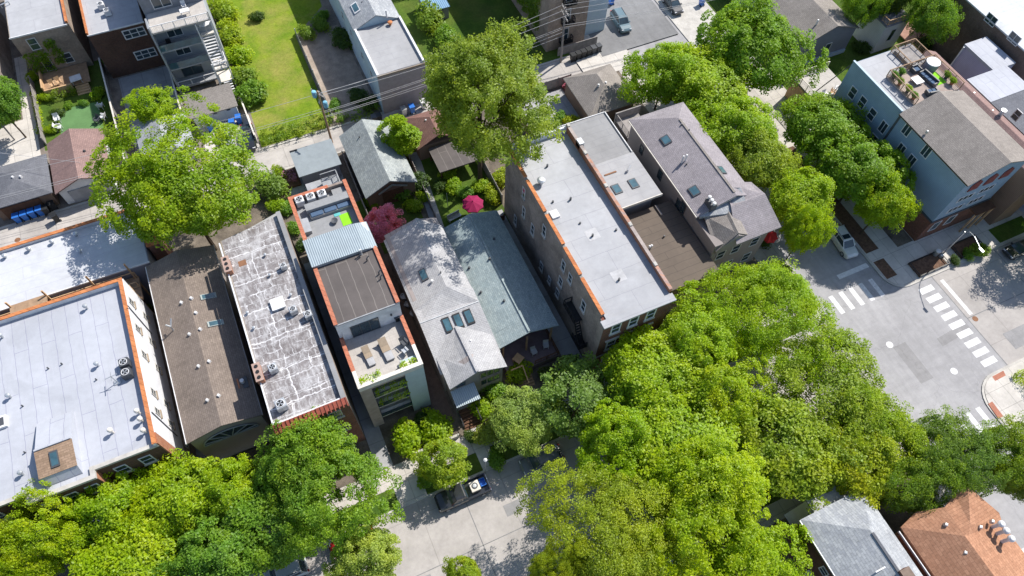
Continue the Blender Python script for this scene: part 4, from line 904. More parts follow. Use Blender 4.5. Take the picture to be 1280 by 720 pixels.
# ================================================================ low grey annex and brown felt roof between brick flats and mauve house
t = thing('flat_roofed_annex', 'low annex with grey flat roof and two skylights wedged behind the white brick roof', 'building', (35.4, 46, 0))
MB().box(31.32, 38.75, 40.2, 53.4, 0, 7.95).build('wall', M['s_grey'], t)
rf = MB().box(31.33, 38.9, 46.3, 53.5, 7.95, 8.1).build('roof', M['grey_roof'], t)
MB().box(31.33, 39.1, 39.3, 46.297, 7.95, 8.2).build('roof', M['pale_roof'], t)
MB().box(38.9, 39.0, 46.3, 53.5, 7.9, 8.3).build('roof_edge', M['white'], t); MB().box(31.33, 38.9, 53.5, 53.6, 7.9, 8.2).build('roof_edge', M['white'], t); MB().box(31.33, 39.15, 39.2, 39.297, 7.85, 8.24).build('roof_edge', M['offwhite'], t)
for (u, v) in ((771, 236), (792, 229)):
    p = P(u, v, 8.3); skylight(rf, [(p.x - .5, p.y - .7, 8.2), (p.x + .5, p.y - .7, 8.2), (p.x + .5, p.y + .7, 8.2), (p.x - .5, p.y + .7, 8.2)], M['dgrey'])
p = P(784, 215, 8.2); MB().tube([(p.x, p.y, 8.1), (p.x, p.y, 8.6), (p.x + .5, p.y + .3, 8.9)], .13).build('roof_vent', M['white'], rf)
p = P(763, 217, 8.2); MB().box(p.x - .8, p.x + .8, p.y - .1, p.y + .1, 8.2, 8.28).build('roof_rack', M['rust'], rf)
t = thing('flat_roofed_building', 'brown felt flat roof in front of the grey annex, half shaded by the mauve house', 'building', (36.3, 33, 0))
MB().box(31.36, 40.7, 28.2, 39.1, 0, 6.15).build('wall', M['brick_tan'], t)
rf = MB().box(31.37, 40.75, 28.1, 39.15, 6.152, 6.25).build('roof', M['brown_roof'], t)
MB().box(38.4, 38.6, 37.6, 39.1, 6.25, 6.5).build('kerb', M['greywood'], t)
for (u, v) in ((811, 311), (813.5, 310), (803, 308)): p = P(u, v, 6.3); vent(rf, p.x, p.y, 6.25, .7, .1, M['white'])
p = P(830, 296, 6.3); vent(rf, p.x, p.y, 6.25, .3, .1, M['dgrey'], False)

# ================================================================ mauve house
t = thing('gabled_house', 'tall grey-tan sided house with mauve shingle roof, skylights and front cross gables', 'house', (44.5, 41, 0))
x0, x1, y0, y1, ze, zg = 41.0, 48.3, 34.6, 50.2, 8.9, 10.3; mid = 45.6
wl, rf = gable(t, M['s_tan'], M['sh_mauve'], x0, x1, y0, y1, ze, zg, 'y', .3, hip1=3.2, mid=mid)
zz3 = lambda x: (slopez((x0, ze), (mid, zg), x) if x < mid else slopez((mid, zg), (x1, ze), x)) + .19
ridge_cap(rf, (mid, y0 + .2, zg - .02), (mid, y1 - 3.2, zg - .02), M['sh_taupe'], .3)
# front wing with ridge across
MB().box(41.0, 48.9, 30.4, 34.59, 0, 8.0).build('wall', M['s_tan'], t)
b = MB()
b.slab([(43.4, 29.7, 8.0), (49.6, 29.7, 8.0), (49.3, 33.6, 9.75), (44.6, 33.6, 9.75)], .15); b.slab([(49.6, 29.7, 8.0), (49.7, 36.4, 8.3), (49.3, 33.6, 9.75)], .15)
b.slab([(44.6, 33.6, 9.75), (49.3, 33.6, 9.75), (49.7, 36.4, 8.5), (mid, 36.9, 9.9)], .15)
rf2 = b.build('roof', M['sh_mauve_y'], t)
b = MB(); b.slab([(41.1, 30.1, 7.3), (43.7, 30.4, 9.2), (44.2, 33.6, 9.4), (41.6, 34.4, 8.9)], .15); b.slab([(43.7, 30.4, 9.2), (46.2, 30.1, 7.6), (46.4, 33.2, 8.7), (44.2, 33.6, 9.4)], .15)
rf3 = b.build('roof', M['sh_taupe'], t)
extr_y(MB(), [(41.3, 6.5), (46.0, 6.5), (46.0, 7.5), (43.7, 9.0), (41.3, 7.2)], 30.2, 30.395).build('gable_wall', M['s_tan'], t)
MB().slab([(41.0, 34.3, 8.92), (mid, 34.3, 10.25), (mid, 35.2, 10.3), (41.0, 34.9, 8.95)], .1).build('flashing', M['offwhite'], t)
for (u, v) in ((672 + 160, 176), (868, 238)):
    p = P(u, v, 9.6); z = zz3
    skylight(rf, [(p.x - .5, p.y - .65, z(p.x - .5)), (p.x + .5, p.y - .65, z(p.x + .5)), (p.x + .5, p.y + .65, z(p.x + .5)), (p.x - .5, p.y + .65, z(p.x - .5))], M['dgrey'], .16)
p = P(900.5, 217, 9.6); skylight(rf, [(p.x - .4, p.y - .6, zz3(p.x - .4)), (p.x + .4, p.y - .6, zz3(p.x + .4)), (p.x + .4, p.y + .6, zz3(p.x + .4)), (p.x - .4, p.y + .6, zz3(p.x - .4))], M['dgrey'], .16)
p = P(852, 203, 9.7)
for d in (0, .45): MB().tube([(p.x + d, p.y, zz3(p.x) - .2), (p.x + d, p.y, zz3(p.x) + 1.25)], .1).build('flue', M['white'], rf)
for (u, v) in ((858.5, 204.5), (850.5, 160), (860, 167)): p = P(u, v, 9.9); vent(rf, p.x, p.y, zz3(p.x) - .1, .35, .09, M['dgrey'], False)
MB().slab([(41.0, 34.2, 8.95), (43.8, 33.2, 9.3), (46.6, 33.0, 9.5), (46.9, 35.3, 10.1), (mid, 35.6, 10.4), (41.2, 35.2, 9.1)], .4).build('valley_roof', M['sh_pale'], t)
ch = MB().box(42.2, 43.0, 34.2, 35.5, 8, 10.3).build('chimney', M['dgrey'], t)
for yy in (34.3, 34.8, 35.3): MB().lathe(42.5, yy, [(.12, 10.3), (.12, 10.6), (.2, 10.62), (.2, 10.72), (.01, 10.78)], 10).build('chimney_pot', M['white'], ch)
for (u, v, w_, h_) in ((802, 187, .8, 1.5), (797.5, 205, .8, 1.3), (825, 218.5, .9, 1.6), (848, 256, 1.0, 1.8), (853.5, 259.5, 1.0, 1.8), (843.5, 277, 1.0, 1.9), (839, 272, 1.0, 1.9)):
    y, z = PX(u, v, x0); win(t, 'x-', x0, y, z, w_, h_, 1, 2, M['dgrey'])
for x in (42.5, 44.6, 47.3):
    for z in (2.0, 5.4): win(t, 'y-', 30.4, x, z, 1.2, 1.7)
gutter(t, (x0 - .36, y0 - .3, ze - .02), (x0 - .36, y1 + .2, ze - .02), M['offwhite'])
MB().box(41.0, 44.4, 50.25, 53.6, 5.6, 5.75).build('back_deck', M['greywood'], t); 
dk = MB().box(40.9, 44.6, 53.6, 53.75, 0, 7.0).build('screen', M['greywood'], t); rail(t, [(41.1, 50.5), (41.1, 53.5)], 5.75, 1.0, M['greywood'])
# ================================================================ rear row (beyond the alley), left to right
t = thing('brick_house', 'tan brick house with white flat roof, ivied wall and raised timber deck', 'house', (-25, 105, 0))
x0, x1, y0, y1, zr = -28.4, -20.9, 97.2, 118, 7.5
MB().box(x0, x1, y0, y1, 0, zr).build('wall', M['brick_tan'], t)
rf = flatroof(t, M['white_roof_b'], x0 + .1, x1 - .3, y0 - .1, y1, zr); MB().box(x1 - .3, x1, y0 + .1, y1, zr, zr + .35).build('coping', M['orangecap'], t)
MB().box(x0 - .05, x1 - .2, y0 - .22, y0 - .103, zr - .15, zr + .06).build('roof_edge', M['white'], t)
for (u, v, w_, h_) in ((42, 55, 1.2, 1.9), (85, 72, 1.2, 1.7)):
    x, z = PY(u, v, y0); win(t, 'y-', y0, x, z, w_, h_, 1, 2)
x, z = PY(62, 83, y0); win(t, 'y-', y0, x, 2.3, 1.2, 2.6, 1, 1, name='door')
p = P(8, 9, zr); MB().tube([(p.x - .5, p.y, zr), (p.x - .5, p.y, zr + .5), (p.x + .5, p.y + .4, zr + .5), (p.x + .5, p.y + .4, zr)], .08).build('roof_rail', M['steel'], rf)
MB().box(-27.6, -21.6, 93.0, 97.1, .9, 1.05).build('deck', M['wood'], t)
b = MB(); b.box(-27.6, -24.0, 92.8, 92.99, .1, 1.5); b.box(-27.8, -27.61, 93.2, 97.0, .1, 1.8); b.build('deck_screen', M['pine'], t)
b = MB()
for k in range(4): b.box(-23.8, -22.0, 92.7 - k * .32, 92.98 - k * .32, .12, .85 - k * .2)
b.build('steps', M['pine'], t)
for i, (u, v) in enumerate(((67, 108), (75, 104.5))):
    p = P(u, v, 1.3); chair(['pine armchair on the raised deck, left of the two', 'pine armchair on the raised deck, right of the two'][i], (p.x, p.y, 1.05), R(15), M['pine'], 'deck chairs', 1.3)
p = P(95, 99, 1.6); tb = thing('patio_table', 'white-topped table on the raised deck behind the tan brick house', 'table', (0, 0, 0)); MB().box(-.75, .75, -.6, .6, .72, .8).build('table_top', M['white'], tb)
for sx in (-.6, .6):
    for sy in (-.45, .45): MB().box(sx - .04, sx + .04, sy - .04, sy + .04, 0, .72).build('leg', M['grey'], tb)
put(tb, (p.x, p.y, 1.05), .1)
# neighbour far left
t = thing('brick_house', 'partly seen grey brick house at the far left edge with weathered back porch stairs', 'house', (-36, 100, 0))
MB().box(-44, -31.6, 90.5, 112, 0, 7.0).build('wall', M['brick_grey'], t); MB().box(-44, -31.5, 90.4, 112, 7.0, 7.15).build('roof', M['white_roof_b'], t)
for x in (-35.5, -33.2): win(t, 'y-', 90.5, x, 4.6, 1.0, 1.6)
MB().box(-36, -32.6, 86.5, 90.4, 2.6, 2.75).build('porch_deck', M['greywood'], t)
for (x, y) in ((-35.9, 86.6), (-32.7, 86.6)): MB().box(x - .08, x + .08, y - .08, y + .08, 0, 4.0).build('post', M['greywood'], t)
rail(t, [(-36, 86.6), (-32.7, 86.6), (-32.7, 90.3)], 2.75, 1.0, M['greywood'])
b = MB(); 
for k in range(9): b.box(-37.9 + k * .22, -37.7 + k * .22, 85.9, 87.2, .2 + k * .28, .26 + k * .28)
b.build('stair', M['greywood'], t)
# dark brick house
t = thing('brick_house', 'dark red-brown brick house with two wide six-pane white windows', 'house', (-15, 103, 0))
x0, x1, y0, y1, zr = -18.8, -11.4, 93.3, 115, 7.8
MB().box(x0, x1, y0, y1, 0, zr).build('wall', M['brick_dark'], t); rf = flatroof(t, M['white_roof_b'], x0 + .1, x1 - .1, y0 - .05, y1, zr)
MB().box(x0, x1, y0 - .15, y0 - .053, zr - .1, zr + .08).build('roof_edge', M['white'], t); MB().box(x0 - .02, x0 + .2, y0, y1, zr + .013, zr + .4).build('coping', M['orangecap'], t)
for (u, v) in ((168, 41), (182, 67)):
    x, z = PY(u, v, y0); win(t, 'y-', y0, x, z, 2.9, 1.5, 3, 2, fr=.14)
p = P(129, 13, zr); ac_unit('white air conditioner on the roof of the dark brick house, farther of two', (p.x, p.y + .4, zr), 0, 'units on the dark brick house', 1.0, M['white']); ac_unit('white air conditioner on the roof of the dark brick house, nearer of two', (p.x + .6, p.y - 1.2, zr), 0, 'units on the dark brick house', 1.0, M['white'])
# porch flats: four levels of decks
t = thing('apartment_building', 'grey apartment building with four stacked back decks, glass railings and white stairs', 'apartment building', (-6.7, 90, 0))
x0, x1, y0, yd = -10.6, -2.9, 88.5, 86.6
MB().box(x0, x1, y0, 108, 0, 10.35).build('wall', M['s_grey'], t); MB().box(x0, x1, y0 + 2.2, 108, 10.6, 14.0).build('upper_wall', M['slatewall'], t)
MB().box(x0, x0 + .2, yd - .2, y0 - .003, 0, 11.6).build('side_wall', M['s_grey'], t)
for k, z in enumerate((1.1, 4.4, 7.5, 10.6)):
    yb = y0 - .003 if k < 3 else y0 + 2.19
    MB().box(x0 + .21, x1 - (2.0 if k < 3 else .1), yd, yb, z - .22, z).build('deck', M['grey'] if k < 3 else M['deck'], t)
    g = MB().box(x0 + .21, x1 - 2.1, yd + .02, yd + .06, z + .003, z + 1.0).build('railing_glass', M['skyglass'], t) if k in (1, 2) else rail(t, [(x0 + .3, yd + .05), (x1 - (2.1 if k < 3 else .15), yd + .05)], z, 1.0, M['white'], 1.6, k == 3)
    if k < 3:
        win(t, 'y-', y0, -7.9, z + 1.25, 2.0 if k else 2.8, 1.6 if k else 2.3, 2, 1, M['white'] if k else M['dgrey'], name='patio_door'); 
win(t, 'y-', y0 + 2.2, -8.0, 12.1, 2.4, 2.2, 2, 1, name='patio_door')
for x in (x1 - 2.05, x1 - .1):
    MB().box(x - .07, x + .07, yd - .1, yd + .04, 0, 10.35).build('post', M['white'], t); MB().box(x - .07, x + .07, yd - 2.3, yd - 2.16, 0, 5.4).build('post', M['white'], t)
b = MB()
for k in range(11): b.box(x1 - 1.95, x1 - .3, yd + 1.4 - k * .3, yd + 1.64 - k * .3, 7.3 - k * .27, 7.36 - k * .27)
for x in (x1 - 1.95, x1 - .3): b.bar((x, yd + 1.6, 7.3), (x, yd - 1.9, 4.4), .06, .25)
b.build('stair', M['white'], t)
for z in (4.4, 2.2): MB().box(x1 - 2.0, x1 - .05, yd - 2.3, yd - .15, z - .2, z).build('landing', M['offwhite'], t)
rail(t, [(x1 - .1, yd - .2), (x1 - .1, yd - 2.2), (x1 - 1.9, yd - 2.2)], 4.4, 1.0, M['white'], 1.0)
b = MB()
for k in range(8): b.box(x1 - 1.5, x1 - .4, yd - 2.5 - k * .26, yd - 2.3 - k * .26, 2.0 - k * .24, 2.06 - k * .24)
b.build('stair', M['white'], t)
for z in (7.5, 10.6): MB().box(x1 - 2.0, x1 - .1, yd + 1.3, y0 - .01, z - .25, z - .01).build('landing', M['offwhite'], t)
p = (-4.0, 88.0); um = thing('patio_umbrella', 'closed-looking small white parasol on the upper deck of the porch flats', 'parasol', (p[0], p[1], 7.5)); MB().lathe(p[0], p[1], [(.9, 9.3), (.5, 9.6), (.03, 9.85)], 8).build('canopy', M['white'], um); MB().cyl(p[0], p[1], 7.5, 9.8, .04).build('pole', M['grey'], um)
tb = thing('patio_table', 'small white table on the sunny top deck of the porch flats', 'table', (-5.6, 88.6, 10.6)); MB().box(-6.2, -5.0, 88.2, 89.0, 11.3, 11.36).build('table_top', M['white'], tb)
for x in (-6.1, -5.1):
    for y in (88.3, 88.9): MB().box(x - .03, x + .03, y - .03, y + .03, 10.6, 11.3).build('leg', M['white'], tb)
chair('white chair beside the table on the top deck of the porch flats', (-5.5, 89.9, 10.6), 0, M['white'], s=1.1)
MB().box(-9.4, -8.8, yd + .9, yd + 1.5, 7.5, 8.2).build('grill', M['black'], t)
# shed garage with taupe shingle roof
t = thing('garage', 'small garage with a single taupe shingle slope in front of the porch flats', 'garage', (-6.7, 80, 0))
MB().box(-9.7, -3.9, 78.9, 81.6, 0, 2.7).build('wall', M['s_white'], t)
MB().slab([(-10.0, 78.4, 2.75), (-3.6, 78.4, 2.75), (-3.6, 82.0, 3.75), (-10.0, 82.0, 3.75)], .14).build('roof', M['sh_taupe_y'], t)
extr_x(MB(), [(78.95, 2.7), (81.6, 2.7), (81.6, 3.55)], -9.6, -4.0).build('gable_wall', M['s_white'], t)
for x in (-8.6, -6.8, -5.0): win(t, 'y-', 78.9, x, 2.1, .7, .4, 1, 1, M['white'])
# slate-grey garage, rose garage, pale garage
t = thing('garage', 'grey-blue garage with low hipped roof and two white vents at the left edge', 'garage', (-32.5, 79, 0))
wl, rf = gable(t, M['s_brown'], M['sh_slate'], -35.2, -28.5, 73.1, 79.2, 2.7, 3.6, 'y', .35, hip0=3.0, hip1=3.0)
for (u, v) in ((17, 222.5), (26.5, 221.5)): p = P(u, v, 3.6); boxvent(rf, p.x, p.y, 3.65, .2)
MB().box(-34.5, -30.0, 73.0, 73.097, .1, 2.3).build('garage_door', M['darkwood'], t)
t = thing('garage', 'wide garage with rose-brown gable roof and white siding beside the sports turf', 'garage', (-25, 79.5, 0))
wl, rf = gable(t, M['s_white'], M['sh_rose'], -27.5, -21.3, 72.6, 80.8, 2.8, 4.1, 'y', .35)
for (u, v) in ((90.5, 207), (105, 188)): p = P(u, v, 4.0); boxvent(rf, p.x, p.y, 3.8, .16, M['dgrey'])
p = P(119, 197, 3.6); MB().tube([(p.x, p.y, 3.3), (p.x, p.y, 4.3)], .1).build('flue', M['steel'], rf)
MB().box(-26.6, -22.2, 72.5, 72.597, .1, 2.35).build('garage_door', M['grey'], t)
t = thing('garage', 'pale grey garage roof half hidden under the spreading tree by the alley', 'garage', (-14, 79, 0))
wl, rf = gable(t, M['s_white'], M['sh_pale'], -16.8, -10.7, 73.6, 79.4, 2.7, 3.7, 'y', .3)
# grey flat-and-gable building by the gravel plot
t = thing('grey_building', 'tall narrow grey building, flat white roof at the alley end and grey gable behind', 'building', (18, 82, 0))
x0, x1 = 14.7, 21.4
MB().box(x0, x1, 71.9, 81.6, 0, 6.9).build('wall', plain('mauve_grey_render', (.30, .27, .275), .85, lo=.92), t); MB().box(x0 - .1, x0 - .003, 71.92, 106, 0, 6.9).build('side_wall', M['s_bluelt'], t)
rf = MB().box(x0 + .25, x1 - .25, 72.1, 81.4, 6.9, 6.98).build('roof', M['pale_roof'], t)
MB().box(x0 - .05, x0 + .24, 71.9, 81.6, 6.9, 7.2).build('coping', M['white'], t); MB().box(x1 - .24, x1 + .05, 71.9, 81.6, 6.9, 7.35).build('coping', M['white'], t)
MB().box(x0 - .05, x1 + .05, 71.75, 71.897, 6.85, 7.05).build('roof_edge', M['cream'], t)
wl, rf2 = gable(t, M['s_bluelt'], M['sh_pale'], x0, x1 - .1, 81.62, 106, 6.9, 8.4, 'y', .15)
skylight(rf2, [(15.6, 84.0, 7.45), (16.5, 84.0, 7.85), (16.5, 86.0, 7.85), (15.6, 86.0, 7.45)], M['white'], .2)
p = P(483, 18, 8.3); MB().tube([(p.x, p.y, 7.8), (p.x, p.y, 9.0)], .12).build('flue', M['white'], rf2); p = P(488, 31, 7.0); vent(rf, p.x, p.y, 6.98, .6, .22, M['orangecap'])
for (u, v) in ((453, 4), (467, 0)): p = P(u, v, 8); boxvent(rf2, p.x, p.y, 8.0, .18, M['dgrey'])
for y in (75, 79, 84, 88): win(t, 'x-', x0 - .1, y, 4.8, .9, 1.3)
# back porches and houses at the top centre
t = thing('brick_house', 'grey back-porch house with timber stairs at the top edge behind the big maple', 'house', (33, 100, 0))
MB().box(24.5, 37, 99, 118, 0, 8.5).build('wall', M['s_grey'], t); MB().box(24.3, 37.2, 98.8, 118, 8.5, 8.65).build('roof', M['pale_roof'], t)
for z in (2.8, 5.6): MB().box(28.5, 36, 95.5, 98.9, z, z + .15).build('porch_deck', M['grey'], t); 
for z in (2.95, 5.75): rail(t, [(28.6, 95.6), (35.9, 95.6)], z, 1.0, M['grey'], 1.4)
for x in (28.6, 32.2, 35.9): MB().box(x - .09, x + .09, 95.5, 95.68, 0, 7.2).build('post', M['grey'], t)
b = MB(); b.bar((25.5, 93.5, .3), (28.4, 96, 2.9), .1, .3); b.bar((25.5, 94.4, .3), (28.4, 97, 2.9), .1, .3)
for k in range(10): b.bar((25.5 + k * .3, 93.5 + k * .26, .4 + k * .27), (25.5 + k * .3, 94.6 + k * .26, .4 + k * .27), .25, .05)
b.build('stair', M['grey'], t)
t = thing('shed', 'small garden shed with blue corrugated roof at the top edge', 'shed', (24, 96, 0)); p = P(543, 3, 2.4)
MB().box(p.x - 1.7, p.x + 1.7, p.y - 1.5, p.y + 2.6, 0, 2.3).build('wall', M['greywood'], t); MB().slab([(p.x - 1.9, p.y - 1.7, 2.35), (p.x + 1.9, p.y - 1.7, 2.35), (p.x + 1.9, p.y + 2.8, 2.7), (p.x - 1.9, p.y + 2.8, 2.7)], .08).build('roof', ribbed('blue_corrugated', (.22, .38, .55), 'x', .3), t)
t = thing('brick_apartment_building', 'tan brick flats with iron balconies, a pale blue bay and ivy at the top edge', 'apartment building', (46, 84, 0))
x0, x1, y0 = 41.2, 47.6, 74.2
MB().box(x0, x1, y0, 100, 0, 11.5).build('wall', M['brick_tan'], t); MB().box(x0 - .1, x1 + .1, y0 - .1, 100, 11.5, 11.7).build('roof', M['white_roof_b'], t)
MB().box(x1 + .003, x1 + 4.0, y0 + 1.0, 100, 0, 10.8).build('bay_wall', M['s_bluelt'], t); MB().box(x1 + .003, x1 + 4.1, y0 + .9, 100, 10.8, 10.95).build('bay_roof', M['white'], t)
for z in (2.6, 6.0, 9.3):
    x = 44.2; win(t, 'y-', y0, x, z, 1.0, 2.1, 1, 2); bl = MB().box(x - 1.0, x + 1.0, y0 - .8, y0 - .003, z - 1.25, z - 1.18).build('balcony', M['black'], t); rail(bl, [(x - .95, y0 - .05), (x - .95, y0 - .75), (x + .95, y0 - .75), (x + .95, y0 - .05)], z - 1.18, .9, M['black'], .7)
MB().box(x0 + 1.2, x1 + 1.4, y0 - 1.5, y0 - 1.4, .1, 1.7).build('back_fence', M['greywood'], t)
# brown hip-roof garage behind the mauve house, grey shingled garage, flat slate garage, little brown-roofed garage
t = thing('garage', 'brown-grey garage with pyramid-like hip roof and two white vents beside the parking yard', 'garage', (45.3, 64, 0))
wl, rf = gable(t, M['s_brown'], M['sh_taupe'], 39.9, 46.8, 57.9, 65.3, 3.0, 4.6, 'y', .35, hip0=3.3, hip1=2.6)
for (u, v) in ((748, 107), (757, 104)): p = P(u, v, 4.6); boxvent(rf, p.x, p.y, 4.6, .2)
t = thing('garage', 'weathered grey shingle garage with arched carport door near the pink tree', 'garage', (11, 64, 0))
wl, rf = gable(t, M['s_brown'], M['sh_green'], 7.6, 13.9, 56.7, 67.3, 2.9, 4.6, 'y', .3)
MB().box(9.5, 12.3, 56.6, 56.697, .1, 2.6).build('garage_door', M['darkwood'], t)
b = MB(); b.bar((9.0, 56.4, 2.9), (10.9, 56.4, 3.9), .12, .22); b.bar((10.9, 56.4, 3.9), (12.8, 56.4, 2.9), .12, .22); b.build('door_arch', M['steel'], t)
p = P(449, 171, 4.3); vent(rf, p.x, p.y, 4.0, .4, .08, M['dgrey'], False)
t = thing('garage', 'flat slate-grey garage roof beside the pink flower bed on the alley', 'garage', (3.4, 67, 0))
MB().box(.9, 5.9, 63.4, 67.3, 0, 2.75).build('wall', M['s_slate'], t); rf = MB().slab([(.6, 63.0, 2.9), (6.2, 63.0, 2.9), (6.2, 67.5, 3.1), (.6, 67.5, 3.1)], .14).build('roof', plain('slate_sheet_roof', (.22, .25, .27), .6, lo=.93), t)
MB().box(.62, 1.6, 67.25, 67.45, 3.1, 3.18).build('roof_patch', M['black'], rf)
st = thing('outdoor_stair', 'grey steel landing and stairs between slate garage and rear terrace', 'stair', (4.5, 59, 0))
MB().box(3.0, 5.2, 58.6, 61.5, 2.9, 3.05).build('landing', M['grey'], st); MB().box(1.0, 3.0, 60.4, 62.2, 2.0, 2.2).build('landing', M['grey'], st)
rail(st, [(3.1, 61.4), (5.1, 61.4), (5.1, 58.7)], 3.05, 1.0, M['grey'], 1.0)
b = MB()
for k in range(10): b.box(3.2, 4.8, 55 + k * .36, 55.3 + k * .36, 8.2 - k * .55, 8.3 - k * .55)
b.build('stair', M['grey'], st)
for (x, y) in ((3.1, 58.7), (5.1, 58.7), (3.1, 61.4), (5.1, 61.4)): MB().box(x - .06, x + .06, y - .06, y + .06, 0, 2.9).build('post', M['dgrey'], st)
t = thing('garage', 'reddish-brown shingle garage partly hidden below the big maple', 'garage', (20, 66, 0))
wl, rf = gable(t, M['s_brown'], M['sh_red'], 16.4, 22.0, 61.8, 67.2, 2.7, 4.2, 'y', .3, hip1=2.6)
for (u, v) in ((532, 150), (537, 152)): p = P(u, v, 4.1); boxvent(rf, p.x, p.y, 3.9, .16, M['steel'])
t = thing('carport', 'dark flat carport roof under the big maple', 'carport', (22, 60, 0)); MB().box(17.5, 23.4, 57.0, 61.4, 2.3, 2.5).build('roof', M['black_roof'], t)
for (x, y) in ((17.7, 57.2), (23.2, 57.2), (17.7, 61.2), (23.2, 61.2)): MB().box(x - .08, x + .08, y - .08, y + .08, 0, 2.3).build('post', M['darkwood'], t)

# ================================================================ east side of the cross street
t = thing('blue_house', 'large blue-sided corner house with taupe gable roof, brick base and furnished roof deck', 'house', (76, 37, 0))
x0, x1, y0, ym, y1, ze, zg = 70.9, 80.4, 24.9, 36.6, 46.0, 11.0, 12.7
MB().box(x0, x1, y0, y1, 3.4, ze).build('wall', M['s_blue'], t)
extr_y(MB(), [(x0, ze), (x1, ze), ((x0 + x1) / 2, zg)], y0, ym).build('gable_wall', M['s_blue'], t)
MB().box(x0, x1, y0, y1, -1.05, 3.397).build('base_wall', M['brick_red'], t); MB().box(x0 - .12, x1 + .05, y0 - .12, y0 - .003, 3.25, 3.5).build('band_course', M['dgrey'], t); MB().box(x0 - .12, x0 - .003, y0, y1, 3.25, 3.5).build('band_course', M['dgrey'], t)
mx = (x0 + x1) / 2
b = MB(); b.slab([(x0 - .3, y0 - .35, ze + .1), (mx, y0 - .35, zg + .2), (mx, ym, zg + .2), (x0 - .3, ym, ze + .1)], .16); b.slab([(mx, y0 - .35, zg + .2), (x1 + .3, y0 - .35, ze + .1), (x1 + .3, ym, ze + .1), (mx, ym, zg + .2)], .16)
rf = b.build('roof', M['sh_taupe'], t)
for (u, v) in ((1158, 165), (1192, 121)): p = P(u, v, 11.8); boxvent(rf, p.x, p.y, 11.6, .16, M['steel'])
flat = MB().box(x0 + .2, x1 - .1, ym + .02, y1 - .1, ze, ze + .06).build('flat_roof', M['white_roof_b'], t)
b = MB(); b.box(x0, x0 + .2, ym + .02, y1, ze, ze + .35); b.build('parapet', M['s_blue'], t); MB().box(x0 - .04, x0 + .22, ym + .02, y1 + .04, ze + .35, ze + .42).build('coping', M['teal'] if False else M['s_bluelt'], t)
MB().box(x0 - .3, x0 - .2, y0 - .3, ym, ze - .1, ze + .06).build('gutter', M['cream'], t)
MB().box(x0 - .09, x0 - .003, 36.3, 36.55, 3.5, ze).build('downpipe', M['dgrey'], t)
for (u, v) in ((1066, 116), (1078, 128), (1090, 143), (1104, 159), (1134, 162), (1126, 187), (1091, 175), (1139, 201), (1158, 189), (1114, 203)):
    y, z = PX(u, v, x0 - .9); win(t, 'x-', x0, y + .45, z - 1.0, 1.15, 1.75, 2 if u > 1100 else 1, 1 if u > 1100 else 2, M['white'])
redp = plain('maroon_arched_window', (.2, .05, .05), .5)
for x in (73.2, 75.65, 78.1):
    f = MB().ring([[(x + a, y, z) for a, z in ((-.75, 8.7), (.75, 8.7), (.75, 10.0), (0, 10.6), (-.75, 10.0))] for y in (y0 - .1, y0 - .003)]).build('arched_window', redp, t)
for z in (7.1, 4.9):
    for x in (73.5, 76.8): win(t, 'y-', y0, x, z, 2.4, 1.0, 3, 1, M['white'])
for x in (72.5, 75.0): win(t, 'y-', y0, x, 1.7, 1.3, 1.8, 1, 1, M['white'], name='shop_window')
MB().box(77.2, 80.4, y0 - 1.3, y0 - .003, 2.9, 3.1).build('entrance_canopy', M['darkwood'], t)
for x in (77.4, 78.8, 80.2): MB().box(x - .1, x + .1, y0 - 1.25, y0 - 1.05, -1, 2.9).build('post', M['pine'], t)
# roof deck on the blue house
dk = thing('roof_deck', 'timber roof deck with pine railing on the blue house', 'deck', (77, 40.5, ze + .07))
dx0, dx1, dy0, dy1, dz = 73.1, 80.3, 36.9, 42.2, ze + .3
MB().box(dx0, dx1, dy0, dy1, ze + .07, dz).build('deck_boards', plain('taupe_deck_boards', (.33, .265, .235), .9), dk); rail(dk, [(dx0, dy0), (dx0, dy1), (dx1, dy1), (dx1, dy0)], dz, 1.05, M['wood'], 1.3)
MB().box(78.3, 80.0, 42.9, 45.6, ze + .07, ze + .25).build('landing', M['greywood'], dk); rail(dk, [(76.8, 42.5), (76.8, 45.7), (80.2, 45.7), (80.2, 42.5)], ze + .1, 1.0, M['wood'], 1.1)
MB().box(77.0, 78.0, 42.5, 45.4, ze + .07, ze + .5).build('stair', M['greywood'], dk)
tag(MB().box(78.0, 79.5, 38.4, 40.4, dz, dz + .03).build('rug', M['lime'], origin=(78.8, 39.5, dz)), 'bright lime green rug on the roof deck of the blue house', 'rug')
def sofa(label, loc, rz, L=1.8, group='blue sofas on the roof deck'):
    s = thing('sofa', label, 'sofa', (0, 0, 0), group)
    MB().box(-L / 2, L / 2, -.4, .4, .1, .38).build('base', M['dgrey'], s); MB().box(-L / 2, L / 2, .28, .45, .38, .8).build('backrest', M['dgrey'], s)
    for sx in (-1, 1): MB().box(sx * L / 2 - .07, sx * L / 2 + .07, -.4, .45, .1, .62).build('armrest', M['dgrey'], s)
    n = int(L / .6)
    for k in range(n): MB().box(-L / 2 + .1 + k * (L - .2) / n, -L / 2 + .05 + (k + 1) * (L - .2) / n, -.38, .26, .381, .52).build('cushion', M['cushion'], s, bevel=.03)
    return put(s, loc, rz)
sofa('long dark sofa with blue cushions on the roof deck, back to the lime rug', (77.4, 39.6, dz), R(-85), 2.4)
sofa('short blue-cushioned seat on the roof deck by the roof slope', (76.2, 37.6, dz), R(170), 1.3)
sofa('small blue-cushioned armchair on the roof deck at the far rail', (77.0, 41.5, dz), 0, 1.0)
tb = thing('coffee_table', 'low white coffee table between the blue sofas on the roof deck', 'table', (75.9, 39.9, dz)); MB().box(75.3, 76.5, 39.3, 40.5, dz + .35, dz + .42).build('table_top', M['white'], tb)
